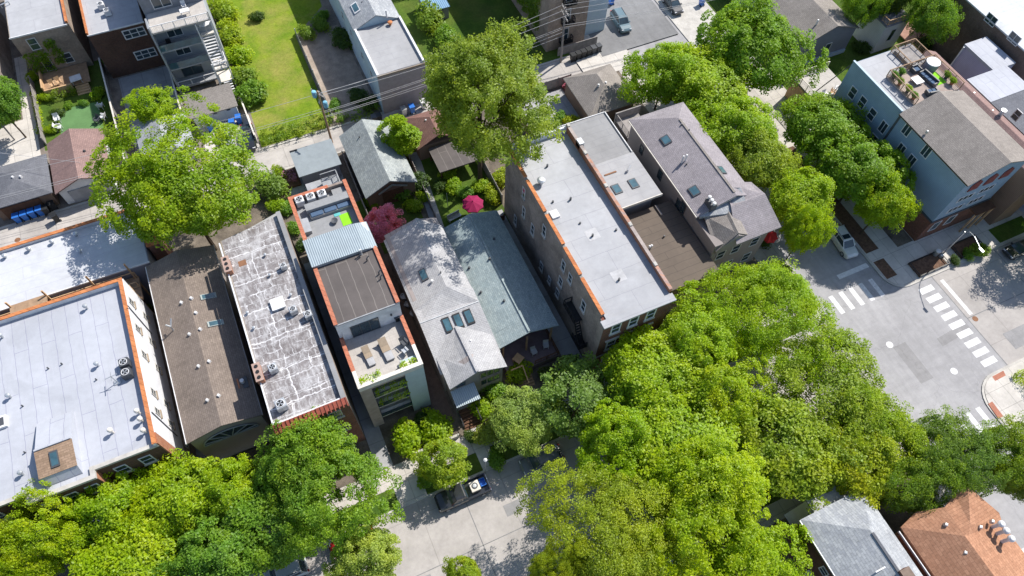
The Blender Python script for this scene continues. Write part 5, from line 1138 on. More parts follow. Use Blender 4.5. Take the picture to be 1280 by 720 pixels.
for x in (75.4, 76.4):
    for y in (39.4, 40.4): MB().box(x - .04, x + .04, y - .04, y + .04, dz, dz + .35).build('leg', M['grey'], tb)
hg = thing('hot_tub', 'round white-covered hot tub in the corner of the roof deck', 'hot tub', (79.4, 41.4, dz)); MB().cyl(79.3, 41.3, dz, dz + .9, .85, n=20).build('tub', M['s_slate'], hg); MB().lathe(79.3, 41.3, [(.9, dz + .9), (.88, dz + 1.0), (.01, dz + 1.06)], 20).build('cover', M['white'], hg)
for i, (x, y) in enumerate(((73.7, 41.6), (73.6, 40.4), (73.7, 39.0), (73.6, 37.8), (79.9, 39.0), (79.8, 37.9), (74.9, 41.7))):
    pl = thing('potted_plant', ['potted shrub in the back left corner of the roof deck', 'potted shrub second from the back along the left rail of the roof deck', 'potted shrub third from the back along the left rail of the roof deck', 'potted shrub at the front of the left rail of the roof deck', 'potted shrub beside the lime rug at the right rail', 'potted shrub at the front end of the right rail', 'potted shrub on the back rail near the hot tub side'][i], 'potted plant', (x, y, dz), 'roof deck pots')
    MB().lathe(x, y, [(.2, dz), (.3, dz + .5), (.26, dz + .48), (.01, dz + .42)], 10).build('pot', M['terracotta'] if i % 2 else M['dgrey'], pl)
    PLANTS = globals().setdefault('PLANTS', []); PLANTS.append((pl, x, y, dz + .75, .45))
BLUE_SHIFT = [o for o in bpy.data.objects if o.parent is None and (o.name.startswith('blue_house') or o.name.startswith('roof_deck') or o.name.startswith('sofa') or o.name.startswith('coffee_table') or o.name.startswith('hot_tub') or (o.name == 'rug.001') or o.name.startswith('potted_plant'))]
for o in BLUE_SHIFT: o.location += Vector((-.9, -.45, 1.0))
# raised back deck and yard structure of the blue house
t = thing('back_deck', 'raised timber deck on tall posts with white-capped rail behind the blue house', 'deck', (72, 50, 0))
MB().box(69.6, 75.5, 47.0, 52.5, 3.4, 3.6).build('deck_boards', M['deck'], t); rail(t, [(75.4, 52.4), (69.7, 52.4), (69.7, 47.1), (72, 47.1)], 3.6, 1.05, M['offwhite'], 1.5)
MB().box(69.5, 69.62, 47.0, 52.5, 0, 3.39).build('screen', M['pine'], t)
for (x, y) in ((69.8, 47.2), (69.8, 52.3), (75.3, 52.3)): MB().box(x - .1, x + .1, y - .1, y + .1, 0, 3.4).build('post', M['pine'], t)
b = MB(); b.bar((71.0, 46.1, 11.2), (70.6, 48.9, 3.7), .12, .12); b.bar((73.4, 46.1, 11.0), (73.2, 48.0, 3.7), .1, .1); b.build('brace', M['dgrey'], t)
for i, (x, y, c) in enumerate(((71.2, 47.7, 'white'), (72.6, 47.6, 'pine'), (73.6, 48.0, 'white'))):
    chair(['white deck chair nearest the blue wall on the raised back deck', 'timber deck chair on the raised back deck', 'white deck chair beside the timber one on the raised back deck'][i], (x, y, 3.6), .4 * i, M[c], s=1.2)
# rose roof row house
t = thing('gabled_house', 'long narrow house with rose-brown shingle roof squeezed between blue and lilac houses', 'house', (83, 36, 0))
wl, rf = gable(t, M['s_brown'], M['sh_rose'], 80.9, 84.6, 22.5, 44.6, 9.4, 10.3, 'y', .12)
for (u, v) in ((1174.5, 84), (1199, 109)): p = P(u, v, 10.0); boxvent(rf, p.x, p.y, 9.9, .26, M['offwhite'])
for (u, v) in ((1217, 117), (1240, 139)): p = P(u, v, 10.2); vent(rf, p.x, p.y, 10.1, .3, .09, M['steel'], False)
p = P(1248, 146, 10); MB().lathe(p.x, p.y, [(.28, 9.6), (.28, 11.0), (.36, 11.05), (.36, 11.2), (.01, 11.25)], 12).build('chimney', M['steel'], rf)
for (u, v) in ((1263, 171), (1272, 178)): p = P(u, v, 9.8); MB().bar((p.x - .5, p.y, 9.95), (p.x + .5, p.y - .4, 9.95), .14, .1).build('roof_vent', M['dgrey'], rf)
# lilac house with white roofs
t = thing('lilac_house', 'lilac-grey house with two white flat roofs beside the dark brick gable', 'house', (92, 38, 0))
MB().box(86.6, 93.4, 20, 39.6, 0, 8.2).build('wall', M['s_lilac'], t); MB().box(86.5, 93.5, 35.2, 39.7, 8.2, 8.36).build('roof', M['white_roof'], t); MB().box(86.5, 93.5, 20, 35.19, 8.2, 8.3).build('roof', M['sh_slate_x'], t)
MB().box(91.6, 95.6, 39.72, 45.4, 7.6, 8.0).build('porch_roof', M['white_roof'], t); MB().box(91.75, 95.5, 39.73, 45.3, 0, 7.59).build('back_wall', M['s_lilac'], t)
for x in (86.9, 91.3): MB().box(x - .08, x + .08, 45.0, 45.16, 0, 7.8).build('post', M['white'], t)
MB().box(86.9, 91.7, 39.75, 45.1, 3.0, 3.2).build('deck', M['wood'], t); rail(t, [(87.0, 39.9), (87.0, 45.0), (91.6, 45.0)], 3.2, 1.0, M['pine'])
for (u, v) in ((1271, 144),): 
    y, z = PX(u, v, 86.6); win(t, 'x-', 86.6, y, z, 1.0, 1.5)
t = thing('brick_gable_house', 'dark tan brick building with two white windows and pale ribbed roof at the top right', 'building', (102, 46, 0))
MB().box(96.6, 110, 36, 56, 0, 9.2).build('wall', M['brick_dark'] if False else brickm('umber_brick', (.17, .11, .085), (.12, .085, .07), (.18, .15, .13)), t); MB().box(96.5, 110.2, 35.8, 56.2, 9.2, 9.4).build('roof', membrane('white_ribbed_roofing', (.48, .5, .53), (.38, .4, .44), .8, 'x', .9, 40), t)
for (u, v) in ((1239, 24.5), (1268, 48)):
    y, z = PX(u, v, 96.6); win(t, 'x-', 96.6, y, z, 1.8, 1.4, 2, 1)
# brown-roof house north of the blue one
t = thing('gabled_house', 'house with plain taupe gable roof and slate-grey end wall at the top right', 'house', (79, 66, 0))
wl, rf = gable(t, M['s_slate'], M['sh_taupe'], 74.4, 83.6, 56.8, 80, 4.6, 6.4, 'y', .3)
p = P(1020, 31, 5.8); MB().tube([(p.x, p.y, 5.2), (p.x, p.y, 6.7)], .12).build('flue', M['white'], rf)
win(t, 'y-', 56.8, 79.4, 2.0, 1.1, 2.2, 1, 1, M['white'], name='door'); MB().box(75, 83.4, 56.55, 56.797, 0, .8).build('plinth', M['s_bluelt'], t)
t = thing('pale_shed', 'pale two-storey grey outbuilding with a dark window and little roof balcony', 'outbuilding', (92, 58, 0)); p = P(1122, 30, 5)
MB().box(p.x - 2.2, p.x + 2.2, p.y, p.y + 4.5, 0, 5.2).build('wall', M['s_white'], t); MB().box(p.x - 2.4, p.x + 2.4, p.y - .2, p.y + 4.7, 5.2, 5.4).build('roof', M['s_slate'], t)
win(t, 'y-', p.y, p.x, 3.0, 1.0, 2.2, 1, 1, M['white']); rail(t, [(p.x - 2.2, p.y + 1.2), (p.x - 2.2, p.y), (p.x + 2.2, p.y)], 5.4, .9, M['pine'])
q = P(1140, 41, 0); MB().box(q.x - 3.2, q.x + 2.4, q.y - 2.4, q.y + 1.6, .8, .95).build('deck', plain('red_brown_deck', (.3, .17, .13), .9), t); rail(t, [(q.x - 3.0, q.y - 2.3), (q.x + 2.3, q.y - 2.3), (q.x + 2.3, q.y + 1.5)], .95, .8, M['pine'], 1.6, False)
# ================================================================ two houses across the front street (bottom right)
t = thing('gabled_house', 'grey shingled house with tree-shadowed roof end at the bottom right', 'house', (36, -8, 0))
x0, x1, y0, y1, ze, zg = 32.3, 39.1, -24, 1.2, 7.4, 9.0
wl, rf = gable(t, M['brick_dark'], M['sh_pale'], x0, x1, y0, y1, ze, zg, 'y', .25, hip1=3.4, mid=36.6)
ridge_cap(rf, (36.6, -23, zg), (36.6, y1 - 3.4, zg), M['slatepanel'], .26)
MB().box(34.2, 38.6, y1 + .26, y1 + 1.6, 6.2, 6.4).build('porch_roof', M['white_roof_b'], t); MB().box(34.3, 38.5, y1 + .003, y1 + 1.5, 0, 6.2).build('front_bay', M['s_white'], t)
MB().box(x0 - .34, x0 - .26, y0, y1 + .2, ze - .12, ze + .1).build('gutter', M['steel'], t)
for (u, v) in ((1030, 714), (1012, 719)):
    y, z = PX(u, v, x0); win(t, 'x-', x0, y, z, .9, 1.2)
p = P(1099, 712, 8.4); MB().bar((p.x - .7, p.y, 8.9), (p.x + .7, p.y, 8.9), .12, .08).build('antenna', M['white'], rf); MB().cyl(p.x, p.y, 8.2, 8.95, .05).build('antenna_mast', M['steel'], rf)
p = P(1125, 719, 8.3); MB().box(p.x - .5, p.x + .5, p.y - .6, p.y + .4, 6, 9.6).build('chimney', M['brick_red'], t)
t = thing('gabled_house', 'house with orange-brown shingle cross gables and three domed white vents', 'house', (46, -10, 0))
MB().prism([(40.5, -26), (48.6, -26), (48.6, -6.2), (47.6, -3.4), (40.6, -3.6)], 0, 7.0).build('wall', M['brick_orange'], t)
MB().box(40.0, 40.39, -26, -1.6, 0, 5.5).build('side_porch', M['brick_red'], t)
zl, zg = 7.1, 9.0
e1, e2, c_, d_, t_, j_ = P(1126, 659, zl), P(1145, 640, zl), P(1181, 634, 8.3), P(1206, 670, zg), P(1210, 608, 8.85), P(1213, 655, zg)
n_, r1, r2 = P(1193, 618, 8.25), P(1249, 641, zl), P(1253, 654, zl + .1)
b = MB(); dE, eE, rE = Vector((d_.x, -26, zg)), Vector((e1.x, -26, zl)), Vector((r2.x - .6, -26, zl + .1))
for q in ((e1, e2, c_), (e1, c_, d_), (e1, d_, dE), (e1, dE, eE), (d_, j_, r2), (d_, r2, rE), (d_, rE, dE)): b.slab(q, .16)
rf = b.build('roof', M['sh_orange'], t)
b = MB()
for q in ((c_, n_, d_), (n_, t_, j_), (n_, j_, d_), (t_, r1, r2), (t_, r2, j_)): b.slab(q, .16)
b.build('cross_gable', M['sh_orange_y'], t)
MB().box(40.1, 40.19, -26, -3.2, 6.9, 7.16).build('gutter', M['white'], t)
for i, (u, v) in enumerate(((1253, 654.5), (1259, 663), (1265.5, 673))):
    p = P(u, v, 9.3); MB().lathe(p.x, p.y, [(.17, 7.0), (.17, 9.0), (.31, 9.04), (.32, 9.25), (.2, 9.4), (.01, 9.45)], 14).build('domed_vent', M['white'], rf)
for (u, v) in ((1182, 656), (1206, 691), (1225, 659), (1240, 652)): p = P(u, v, 8.5); boxvent(rf, p.x, p.y, 8.45, .2, M['steel'])
MB().box(49.3, 51.5, -12, -9.4, 5.0, 5.2).build('porch_roof', M['white'], t); MB().box(49.4, 51.4, -11.9, -9.5, 0, 5.0).build('porch_wall', M['s_white'], t)
# ================================================================ trees
def leaf_mesh(name, centers, dirs, n, spread, flat, size, seed, up=.7, stretch=0.0):
    """leaves as small folded diamonds in clumps; centers (k,3), dirs outward (k,3)"""
    g = np.random.default_rng(seed); k = len(centers)
    idx = np.repeat(np.arange(k), n); N = len(idx)
    d = dirs[idx]
    off = g.normal(0, 1, (N, 3)); off /= np.maximum(1.0, np.linalg.norm(off, axis=1, keepdims=True) / 1.7)
    sp = (spread * (0.7 + .6 * g.random(k)))[idx][:, None]
    al = (off * d).sum(1, keepdims=True)
    off = (off - d * al) * sp + d * al * sp * flat + d * (g.random((N, 1)) - .35) * stretch
    c = centers[idx] + off
    nr = d * .55 + np.array([0, 0, up]) + g.normal(0, .42, (N, 3)); nr /= np.linalg.norm(nr, axis=1, keepdims=True)
    t = np.cross(nr, g.normal(0, 1, (N, 3))); t /= np.maximum(1e-6, np.linalg.norm(t, axis=1, keepdims=True)); bt = np.cross(nr, t)
    s = (size * (0.65 + .7 * g.random((N, 1))))
    v = np.stack([c + t * s * .62, c + bt * s * .36 + nr * s * .10, c - t * s * .62, c - bt * s * .36 + nr * s * .10], 1).reshape(-1, 3)
    me = bpy.data.meshes.new(name); me.vertices.add(len(v)); me.vertices.foreach_set('co', v.ravel().astype('f'))
    me.loops.add(4 * N); me.loops.foreach_set('vertex_index', np.arange(4 * N, dtype='i')); me.polygons.add(N)
    me.polygons.foreach_set('loop_start', np.arange(0, 4 * N, 4, dtype='i'))
    try: me.polygons.foreach_set('loop_total', np.full(N, 4, dtype='i'))
    except Exception: pass
    me.update(); me.validate(); return me
def crown_points(k, Rr, Rz, zc, seed, lobes=7, low=-.45, inner=.5, hole=0.0, cone=0.0):
    g = np.random.default_rng(seed); C_, D_ = [], []
    ld = g.normal(0, 1, (lobes, 3)); ld[:, 2] = np.abs(ld[:, 2]) * .7; ld /= np.linalg.norm(ld, axis=1, keepdims=True); la = .16 + .2 * g.random(lobes)
    hd = g.normal(0, 1, (5, 3)); hd[:, 2] = np.abs(hd[:, 2]); hd /= np.linalg.norm(hd, axis=1, keepdims=True)
    while len(C_) < k:
        d = g.normal(0, 1, 3); d /= np.linalg.norm(d)
        if d[2] < low and g.random() > .12: continue
        if hole and (hd @ d).max() > 1 - hole and g.random() > .12: continue
        b = .74 + sum(a * max(0, (d @ l)) ** 6 * 1.3 for a, l in zip(la, ld)); b += g.normal(0, .085)
        f = inner + (1 - inner) * g.random() ** .45
        p = d * b * f
        if cone: sc = 1 - cone * (p[2] * .5 + .5) * .9; p[0] *= sc; p[1] *= sc
        C_.append((p[0] * Rr, p[1] * Rr, zc + p[2] * Rz)); q = np.array([d[0], d[1], d[2] + .35]); D_.append(q / np.linalg.norm(q))
    return np.array(C_), np.array(D_)
def trunk_mesh(name, zc, Rr, Rz, r0, pts, seed, limbs=9, bare=0):
    g = random.Random(seed); b = MB(); wob = [(g.uniform(-.15, .15) * k, g.uniform(-.15, .15) * k) for k in range(5)]
    path = [(wob[k][0], wob[k][1], zc * 1.05 * k / 4) for k in range(5)]
    b.tube([(0, 0, -.1)] + path[1:], r0, 8, r0 * .35)
    sel = [pts[i] for i in g.sample(range(len(pts)), limbs)]
    for p in sel:
        z0 = zc * g.uniform(.35, .7); m = (p[0] * .45 + g.uniform(-.3, .3), p[1] * .45 + g.uniform(-.3, .3), (z0 + p[2]) / 2 + .3)
        b.tube([(0, 0, z0), m, tuple(p)], r0 * .42, 6, r0 * .08)
    me_o = b.build(name, M['bark']); me = me_o.data; bpy.data.objects.remove(me_o); return me
SPEC = {}
def species(key, Rr, Rz, zc, k, n, size, spread, flat=.55, seed=1, lobes=7, inner=.5, hole=0, cone=0, stretch=0, up=.7, low=-.45, r0=.22, limbs=9):
    c, d = crown_points(k, Rr, Rz, zc, seed, lobes, low, inner, hole, cone)
    rh = float(np.percentile(np.hypot(c[:, 0], c[:, 1]), 93)) + spread * .55
    SPEC[key] = dict(R=rh, crown=leaf_mesh('crown', c, d, n, spread, flat, size, seed, up, stretch), trunk=trunk_mesh('trunk', zc, Rr, Rz, r0, c, seed, limbs) if r0 else None, zc=zc)
species('broad_a', 5.0, 3.9, 6.4, 340, 110, .225, .47, seed=3, lobes=9)
species('broad_b', 5.0, 3.6, 6.4, 310, 112, .225, .5, seed=8, lobes=7)
species('big', 7.0, 4.8, 8.0, 580, 112, .23, .5, seed=5, lobes=12)
species('fine', 7.0, 4.6, 7.6, 800, 110, .175, .48, flat=.6, seed=13, lobes=10, up=.4)
species('olive', 5.5, 4.0, 6.8, 380, 105, .19, .47, flat=.55, seed=21, lobes=8, hole=.05, up=.5)
species('spray', 6.2, 7.4, 15.0, 760, 110, .22, .38, flat=.5, seed=31, lobes=11, stretch=1.3, inner=.45, r0=.4, low=-.7)
species('sparse', 6.4, 5.2, 12.5, 500, 100, .225, .5, flat=.45, seed=44, lobes=12, hole=.05, inner=.45, r0=.26, limbs=14, low=-.25)
species('feather', 3.6, 3.2, 4.0, 200, 80, .19, .32, flat=.4, seed=52, lobes=8, stretch=.8, up=.5, r0=.14)
species('dense', 2.6, 2.8, 3.6, 170, 85, .165, .29, seed=61, lobes=5, inner=.6, r0=.12, limbs=6)
species('shrub', 1.2, .85, .75, 46, 46, .17, .26, seed=71, lobes=5, inner=.5, r0=.04, limbs=5)
species('cone', 1.9, 3.2, 4.3, 130, 85, .18, .28, seed=81, lobes=4, cone=.5, r0=.14, limbs=5)
LF = dict(
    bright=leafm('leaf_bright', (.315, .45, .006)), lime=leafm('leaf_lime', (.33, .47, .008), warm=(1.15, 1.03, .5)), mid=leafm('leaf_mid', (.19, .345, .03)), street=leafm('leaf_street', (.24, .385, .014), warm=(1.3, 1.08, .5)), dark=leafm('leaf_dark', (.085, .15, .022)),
    olive=leafm('leaf_olive', (.315, .405, .03), warm=(1.08, 1.03, .8)), maple=leafm('leaf_maple', (.24, .335, .032), warm=(1.15, 1.06, .7)), pale=leafm('leaf_pale', (.37, .455, .08), warm=(1.1, 1.05, .9)), blue=leafm('leaf_bluegreen', (.19, .30, .055), warm=(1.1, 1.1, .8)),
    gold=leafm('leaf_gold', (.33, .43, .018)), red=leafm('leaf_red', (.82, .27, .37), warm=(1.05, .8, .9), tr=.4), yellow=leafm('leaf_yellow', (.45, .48, .01)), hedge=leafm('leaf_hedge', (.22, .335, .03)))
def plant(name, key, leaf, label, cat, loc, r, rz=None, group=None, zs=None):
    s = SPEC[key]; t = thing(name, label, cat, (0, 0, 0), group)
    k = r / s['R']
    c = bpy.data.objects.new('crown' if s['R'] > 2 else 'foliage', s['crown']); COL.objects.link(c); c.parent = t
    if not s['crown'].materials: s['crown'].materials.append(LF[leaf])
    c.material_slots[0].link = 'OBJECT'; c.material_slots[0].material = LF[leaf]
    if s['trunk']:
        b = bpy.data.objects.new('trunk' if s['R'] > 2 else 'stem', s['trunk']); COL.objects.link(b); b.parent = t
    return put(t, loc, rng.uniform(0, 6.28) if rz is None else rz, (k, k, zs if zs else k))
def tree(u, v, rpx, key, leaf, label, zc=None, zs=None, base=.12, group='street and garden trees', name='broadleaf_tree'):
    zc = zc or SPEC[key]['zc']; c = P(u, v, zc); r = rpx * mpp(c)
    z = zs or (zc - base) / SPEC[key]['zc']
    return plant(name, key, leaf, label, 'tree', (c.x, c.y, base), r, None, group, z)
F = 'lime'
T_ = [
 (38, 684, 60, 'big', 'bright', 'yellow-green tree at the bottom left corner, in front of the white-roofed block'),
 (135, 640, 58, 'broad_a', 'bright', 'yellow-green tree directly below the brown shingled roof hut'),
 (222, 628, 55, 'broad_b', 'bright', 'yellow-green tree below the front corner of the white side wall'),
 (292, 618, 50, 'broad_a', 'bright', 'yellow-green tree in front of the brown-roofed long house'),
 (160, 712, 62, 'broad_b', 'bright', 'yellow-green tree on the bottom edge, second from the left corner'),
 (272, 700, 60, 'broad_a', 'mid', 'green tree on the bottom edge left of the silver car'),
 (398, 595, 86, 'big', 'mid', 'full deep green tree in front of the patched-roof rowhouse'),
 (345, 645, 60, 'broad_b', 'mid', 'deep green tree between the brown house and the bottom edge'),
 (456, 704, 48, 'broad_a', 'pale', 'pale yellow-green tree at the bottom edge beside the open street'),
 (555, 575, 31, 'dense', 'gold', 'small round dense tree over the black pickup truck'),
 (653, 524, 37, 'broad_b', 'pale', 'pale round tree above the parked dark car'),
 (722, 505, 50, 'feather', 'blue', 'feathery blue-green tree in front of the red brick front'),
 (768, 690, 97, 'fine', 'olive', 'huge fine-leaved olive tree at the bottom centre'),
 (684, 716, 36, 'fine', 'olive', 'fine-leaved olive tree at the bottom edge left of the huge one'),
 (580, 716, 22, 'dense', 'gold', 'small golden treetop at the bottom edge in the street view gap'),
 (885, 640, 95, 'big', 'lime', 'big lime green tree left of the grey-shingled house'),
 (938, 704, 60, 'broad_a', 'lime', 'lime green tree at the bottom edge touching the grey-shingled house'),
 (850, 560, 68, 'broad_b', 'lime', 'lime green tree in the middle of the lower right canopy'),
 (770, 555, 52, 'broad_a', 'lime', 'lime green tree right of the feathery blue-green tree'),
 (812, 470, 56, 'broad_b', 'lime', 'lime green tree at the right front corner of the brick flats'),
 (868, 425, 56, 'broad_a', 'lime', 'lime green tree below the brown felt roof'),
 (905, 500, 55, 'broad_a', 'bright', 'bright green tree between the lime canopy and the pale intersection tree'),
 (960, 384, 88, 'fine', 'lime', 'largest lime green tree at the corner by the intersection'),
 (1042, 505, 84, 'olive', 'olive', 'pale olive tree with gaps at the near side of the intersection'),
 (1098, 545, 62, 'olive', 'gold', 'golden olive tree on the near corner of the intersection'),
 (985, 560, 62, 'broad_b', 'gold', 'golden green tree between lime canopy and olive tree'),
 (1070, 578, 46, 'broad_b', 'gold', 'golden green tree above the grey-shingled house roof'),
 (1170, 560, 46, 'olive', 'blue', 'darker blue-green tree at the crosswalk end of the near corner'),
 (1212, 576, 44, 'olive', 'blue', 'blue-green tree above the orange-brown roof'),
 (1140, 605, 44, 'olive', 'hedge', 'dull green tree between the grey and orange roofs'),
 (1262, 570, 44, 'olive', 'hedge', 'dull green tree at the right edge below the white curb corner'),
 (1278, 598, 30, 'olive', 'blue', 'blue-green tree at the right edge beside the orange-brown roof'),
 (830, 95, 46, 'broad_a', 'lime', 'lime green tree beside the brown hip garage'),
 (880, 105, 52, 'broad_b', 'lime', 'lime green tree above the mauve house, next to the dark big tree'),
 (915, 165, 56, 'broad_a', 'lime', 'lime green tree right of the mauve house ridge'),
 (948, 205, 36, 'broad_b', 'olive', 'olive tree with a bare patch right of the mauve house'),
 (1000, 252, 38, 'broad_b', 'lime', 'lime green tree beside the front gable of the mauve house'),
 (1006, 290, 28, 'broad_a', 'lime', 'lime green tree left of the white SUV'),
 (940, 58, 66, 'broad_a', 'street', 'big dense green tree at the top, left of the taupe gable roof'),
 (1032, 162, 46, 'broad_b', 'street', 'green street tree at the back corner of the blue house'),
 (1075, 215, 58, 'broad_a', 'street', 'green street tree against the middle of the blue wall'),
 (1104, 256, 30, 'broad_b', 'bright', 'green street tree above the white SUV by the brick base'),
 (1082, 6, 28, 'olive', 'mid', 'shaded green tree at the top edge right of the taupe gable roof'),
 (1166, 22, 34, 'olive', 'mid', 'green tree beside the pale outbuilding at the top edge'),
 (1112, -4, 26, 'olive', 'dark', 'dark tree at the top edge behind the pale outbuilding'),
 (598, 128, 85, 'spray', 'maple', 'tall maple with thick visible trunk above the magenta umbrella'),
 (222, 234, 104, 'sparse', 'street', 'wide airy tree with gaps over the alley, around the red chimney'),
 (190, 136, 26, 'dense', 'lime', 'small bright yellow-green tree behind the dark brick house'),
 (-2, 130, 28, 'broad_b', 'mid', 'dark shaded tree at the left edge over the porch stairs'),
]
for a in T_:
    zc = {'dense': 3.6, 'feather': 4.2}.get(a[3]) or {960: 6.4, 653: 4.2, 940: 8.0}.get(a[0])
    tree(*a, zc=zc)
for (x, y, r_, l) in ((84.6, 17.0, 5.6, 'green street tree past the right edge whose shade falls on the street corner'), (83.5, 1.0, 4.0, 'street tree past the right edge beside the clipped hedge')):
    plant('broadleaf_tree', 'olive', 'mid', l, 'tree', (x, y, .12), r_, None, 'street and garden trees')
tree(505, 172, 21, 'cone', 'bright', 'slim upright tree at the corner of the weathered grey garage', name='upright_tree')
tree(477, 280, 24, 'dense', 'red', 'pink-red ornamental maple beside the salmon parapet', zc=3.4, name='ornamental_tree')
# ---- shrubs
def shrub(u, v, rpx, leaf, label, z=.7, group='garden shrubs', zs=None, key='shrub', base=.1):
    c = P(u, v, z); return plant('shrub', key, leaf, label, 'shrub', (c.x, c.y, base), rpx * mpp(c), None, group, zs)
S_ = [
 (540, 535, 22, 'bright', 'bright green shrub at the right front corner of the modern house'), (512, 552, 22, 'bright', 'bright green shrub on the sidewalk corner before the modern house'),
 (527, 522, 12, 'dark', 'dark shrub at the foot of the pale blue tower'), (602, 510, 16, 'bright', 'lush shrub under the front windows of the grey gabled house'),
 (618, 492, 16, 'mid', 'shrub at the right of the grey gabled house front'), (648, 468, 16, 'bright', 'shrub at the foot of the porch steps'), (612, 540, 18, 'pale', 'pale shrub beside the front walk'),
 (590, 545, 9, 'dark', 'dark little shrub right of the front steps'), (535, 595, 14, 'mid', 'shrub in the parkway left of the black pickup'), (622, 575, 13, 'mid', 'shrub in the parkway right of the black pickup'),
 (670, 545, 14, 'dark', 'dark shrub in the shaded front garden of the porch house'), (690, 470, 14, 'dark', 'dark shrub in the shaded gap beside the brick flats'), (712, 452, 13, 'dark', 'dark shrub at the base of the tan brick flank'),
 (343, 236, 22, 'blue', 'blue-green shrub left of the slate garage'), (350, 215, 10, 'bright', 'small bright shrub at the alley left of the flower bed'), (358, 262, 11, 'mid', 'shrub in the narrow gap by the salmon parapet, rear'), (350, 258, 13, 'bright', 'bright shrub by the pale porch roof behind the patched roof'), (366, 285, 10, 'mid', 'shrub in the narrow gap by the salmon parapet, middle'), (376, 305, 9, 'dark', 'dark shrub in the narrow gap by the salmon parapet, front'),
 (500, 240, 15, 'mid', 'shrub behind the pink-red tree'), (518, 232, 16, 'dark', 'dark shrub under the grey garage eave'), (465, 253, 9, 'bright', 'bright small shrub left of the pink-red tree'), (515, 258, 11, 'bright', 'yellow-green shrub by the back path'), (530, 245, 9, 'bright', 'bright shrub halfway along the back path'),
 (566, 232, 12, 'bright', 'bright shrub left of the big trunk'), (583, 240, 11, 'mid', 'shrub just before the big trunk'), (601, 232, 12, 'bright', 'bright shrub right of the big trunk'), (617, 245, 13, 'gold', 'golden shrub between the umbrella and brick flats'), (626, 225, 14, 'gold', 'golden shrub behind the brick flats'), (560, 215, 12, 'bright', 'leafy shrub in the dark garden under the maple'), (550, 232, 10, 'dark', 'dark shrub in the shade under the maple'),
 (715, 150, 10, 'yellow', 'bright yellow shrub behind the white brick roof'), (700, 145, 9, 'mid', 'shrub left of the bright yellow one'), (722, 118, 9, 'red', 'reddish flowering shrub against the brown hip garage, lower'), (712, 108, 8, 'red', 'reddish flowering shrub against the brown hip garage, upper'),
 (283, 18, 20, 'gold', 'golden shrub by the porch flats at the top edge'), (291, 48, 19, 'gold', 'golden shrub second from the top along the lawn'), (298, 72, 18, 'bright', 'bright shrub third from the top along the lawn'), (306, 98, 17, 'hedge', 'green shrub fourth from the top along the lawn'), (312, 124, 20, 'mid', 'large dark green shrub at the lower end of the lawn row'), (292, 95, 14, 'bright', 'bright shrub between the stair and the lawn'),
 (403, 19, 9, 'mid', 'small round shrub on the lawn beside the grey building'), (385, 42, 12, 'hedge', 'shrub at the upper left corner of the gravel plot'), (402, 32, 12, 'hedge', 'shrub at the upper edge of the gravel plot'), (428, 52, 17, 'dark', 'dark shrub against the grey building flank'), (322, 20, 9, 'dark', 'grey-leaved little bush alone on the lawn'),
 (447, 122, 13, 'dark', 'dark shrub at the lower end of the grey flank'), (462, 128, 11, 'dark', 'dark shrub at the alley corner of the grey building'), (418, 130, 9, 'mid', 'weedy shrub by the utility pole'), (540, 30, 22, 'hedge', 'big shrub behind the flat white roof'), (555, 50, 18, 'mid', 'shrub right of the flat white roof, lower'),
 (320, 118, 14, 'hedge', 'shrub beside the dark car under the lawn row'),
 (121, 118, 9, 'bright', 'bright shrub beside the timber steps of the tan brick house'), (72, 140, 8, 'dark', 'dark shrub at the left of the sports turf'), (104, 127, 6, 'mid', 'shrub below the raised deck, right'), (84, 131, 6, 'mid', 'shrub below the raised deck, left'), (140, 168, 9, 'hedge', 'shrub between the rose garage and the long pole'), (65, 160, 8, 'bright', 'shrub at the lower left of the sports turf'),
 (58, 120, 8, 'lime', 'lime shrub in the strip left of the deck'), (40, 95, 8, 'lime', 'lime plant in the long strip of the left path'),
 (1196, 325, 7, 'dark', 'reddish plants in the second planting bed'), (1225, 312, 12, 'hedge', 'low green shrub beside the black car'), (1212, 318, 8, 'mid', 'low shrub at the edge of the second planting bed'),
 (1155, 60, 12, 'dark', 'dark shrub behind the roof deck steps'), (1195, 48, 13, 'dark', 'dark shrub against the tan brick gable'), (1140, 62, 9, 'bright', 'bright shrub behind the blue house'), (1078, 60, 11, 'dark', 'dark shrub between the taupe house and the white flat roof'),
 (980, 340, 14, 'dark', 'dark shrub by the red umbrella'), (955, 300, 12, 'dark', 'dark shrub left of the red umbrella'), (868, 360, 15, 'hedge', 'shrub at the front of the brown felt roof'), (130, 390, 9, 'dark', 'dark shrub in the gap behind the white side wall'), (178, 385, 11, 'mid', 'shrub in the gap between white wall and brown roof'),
 (20, 600 - 10, 1, 'dark', 'x'),
]
for a in S_[:-1]: shrub(*a)
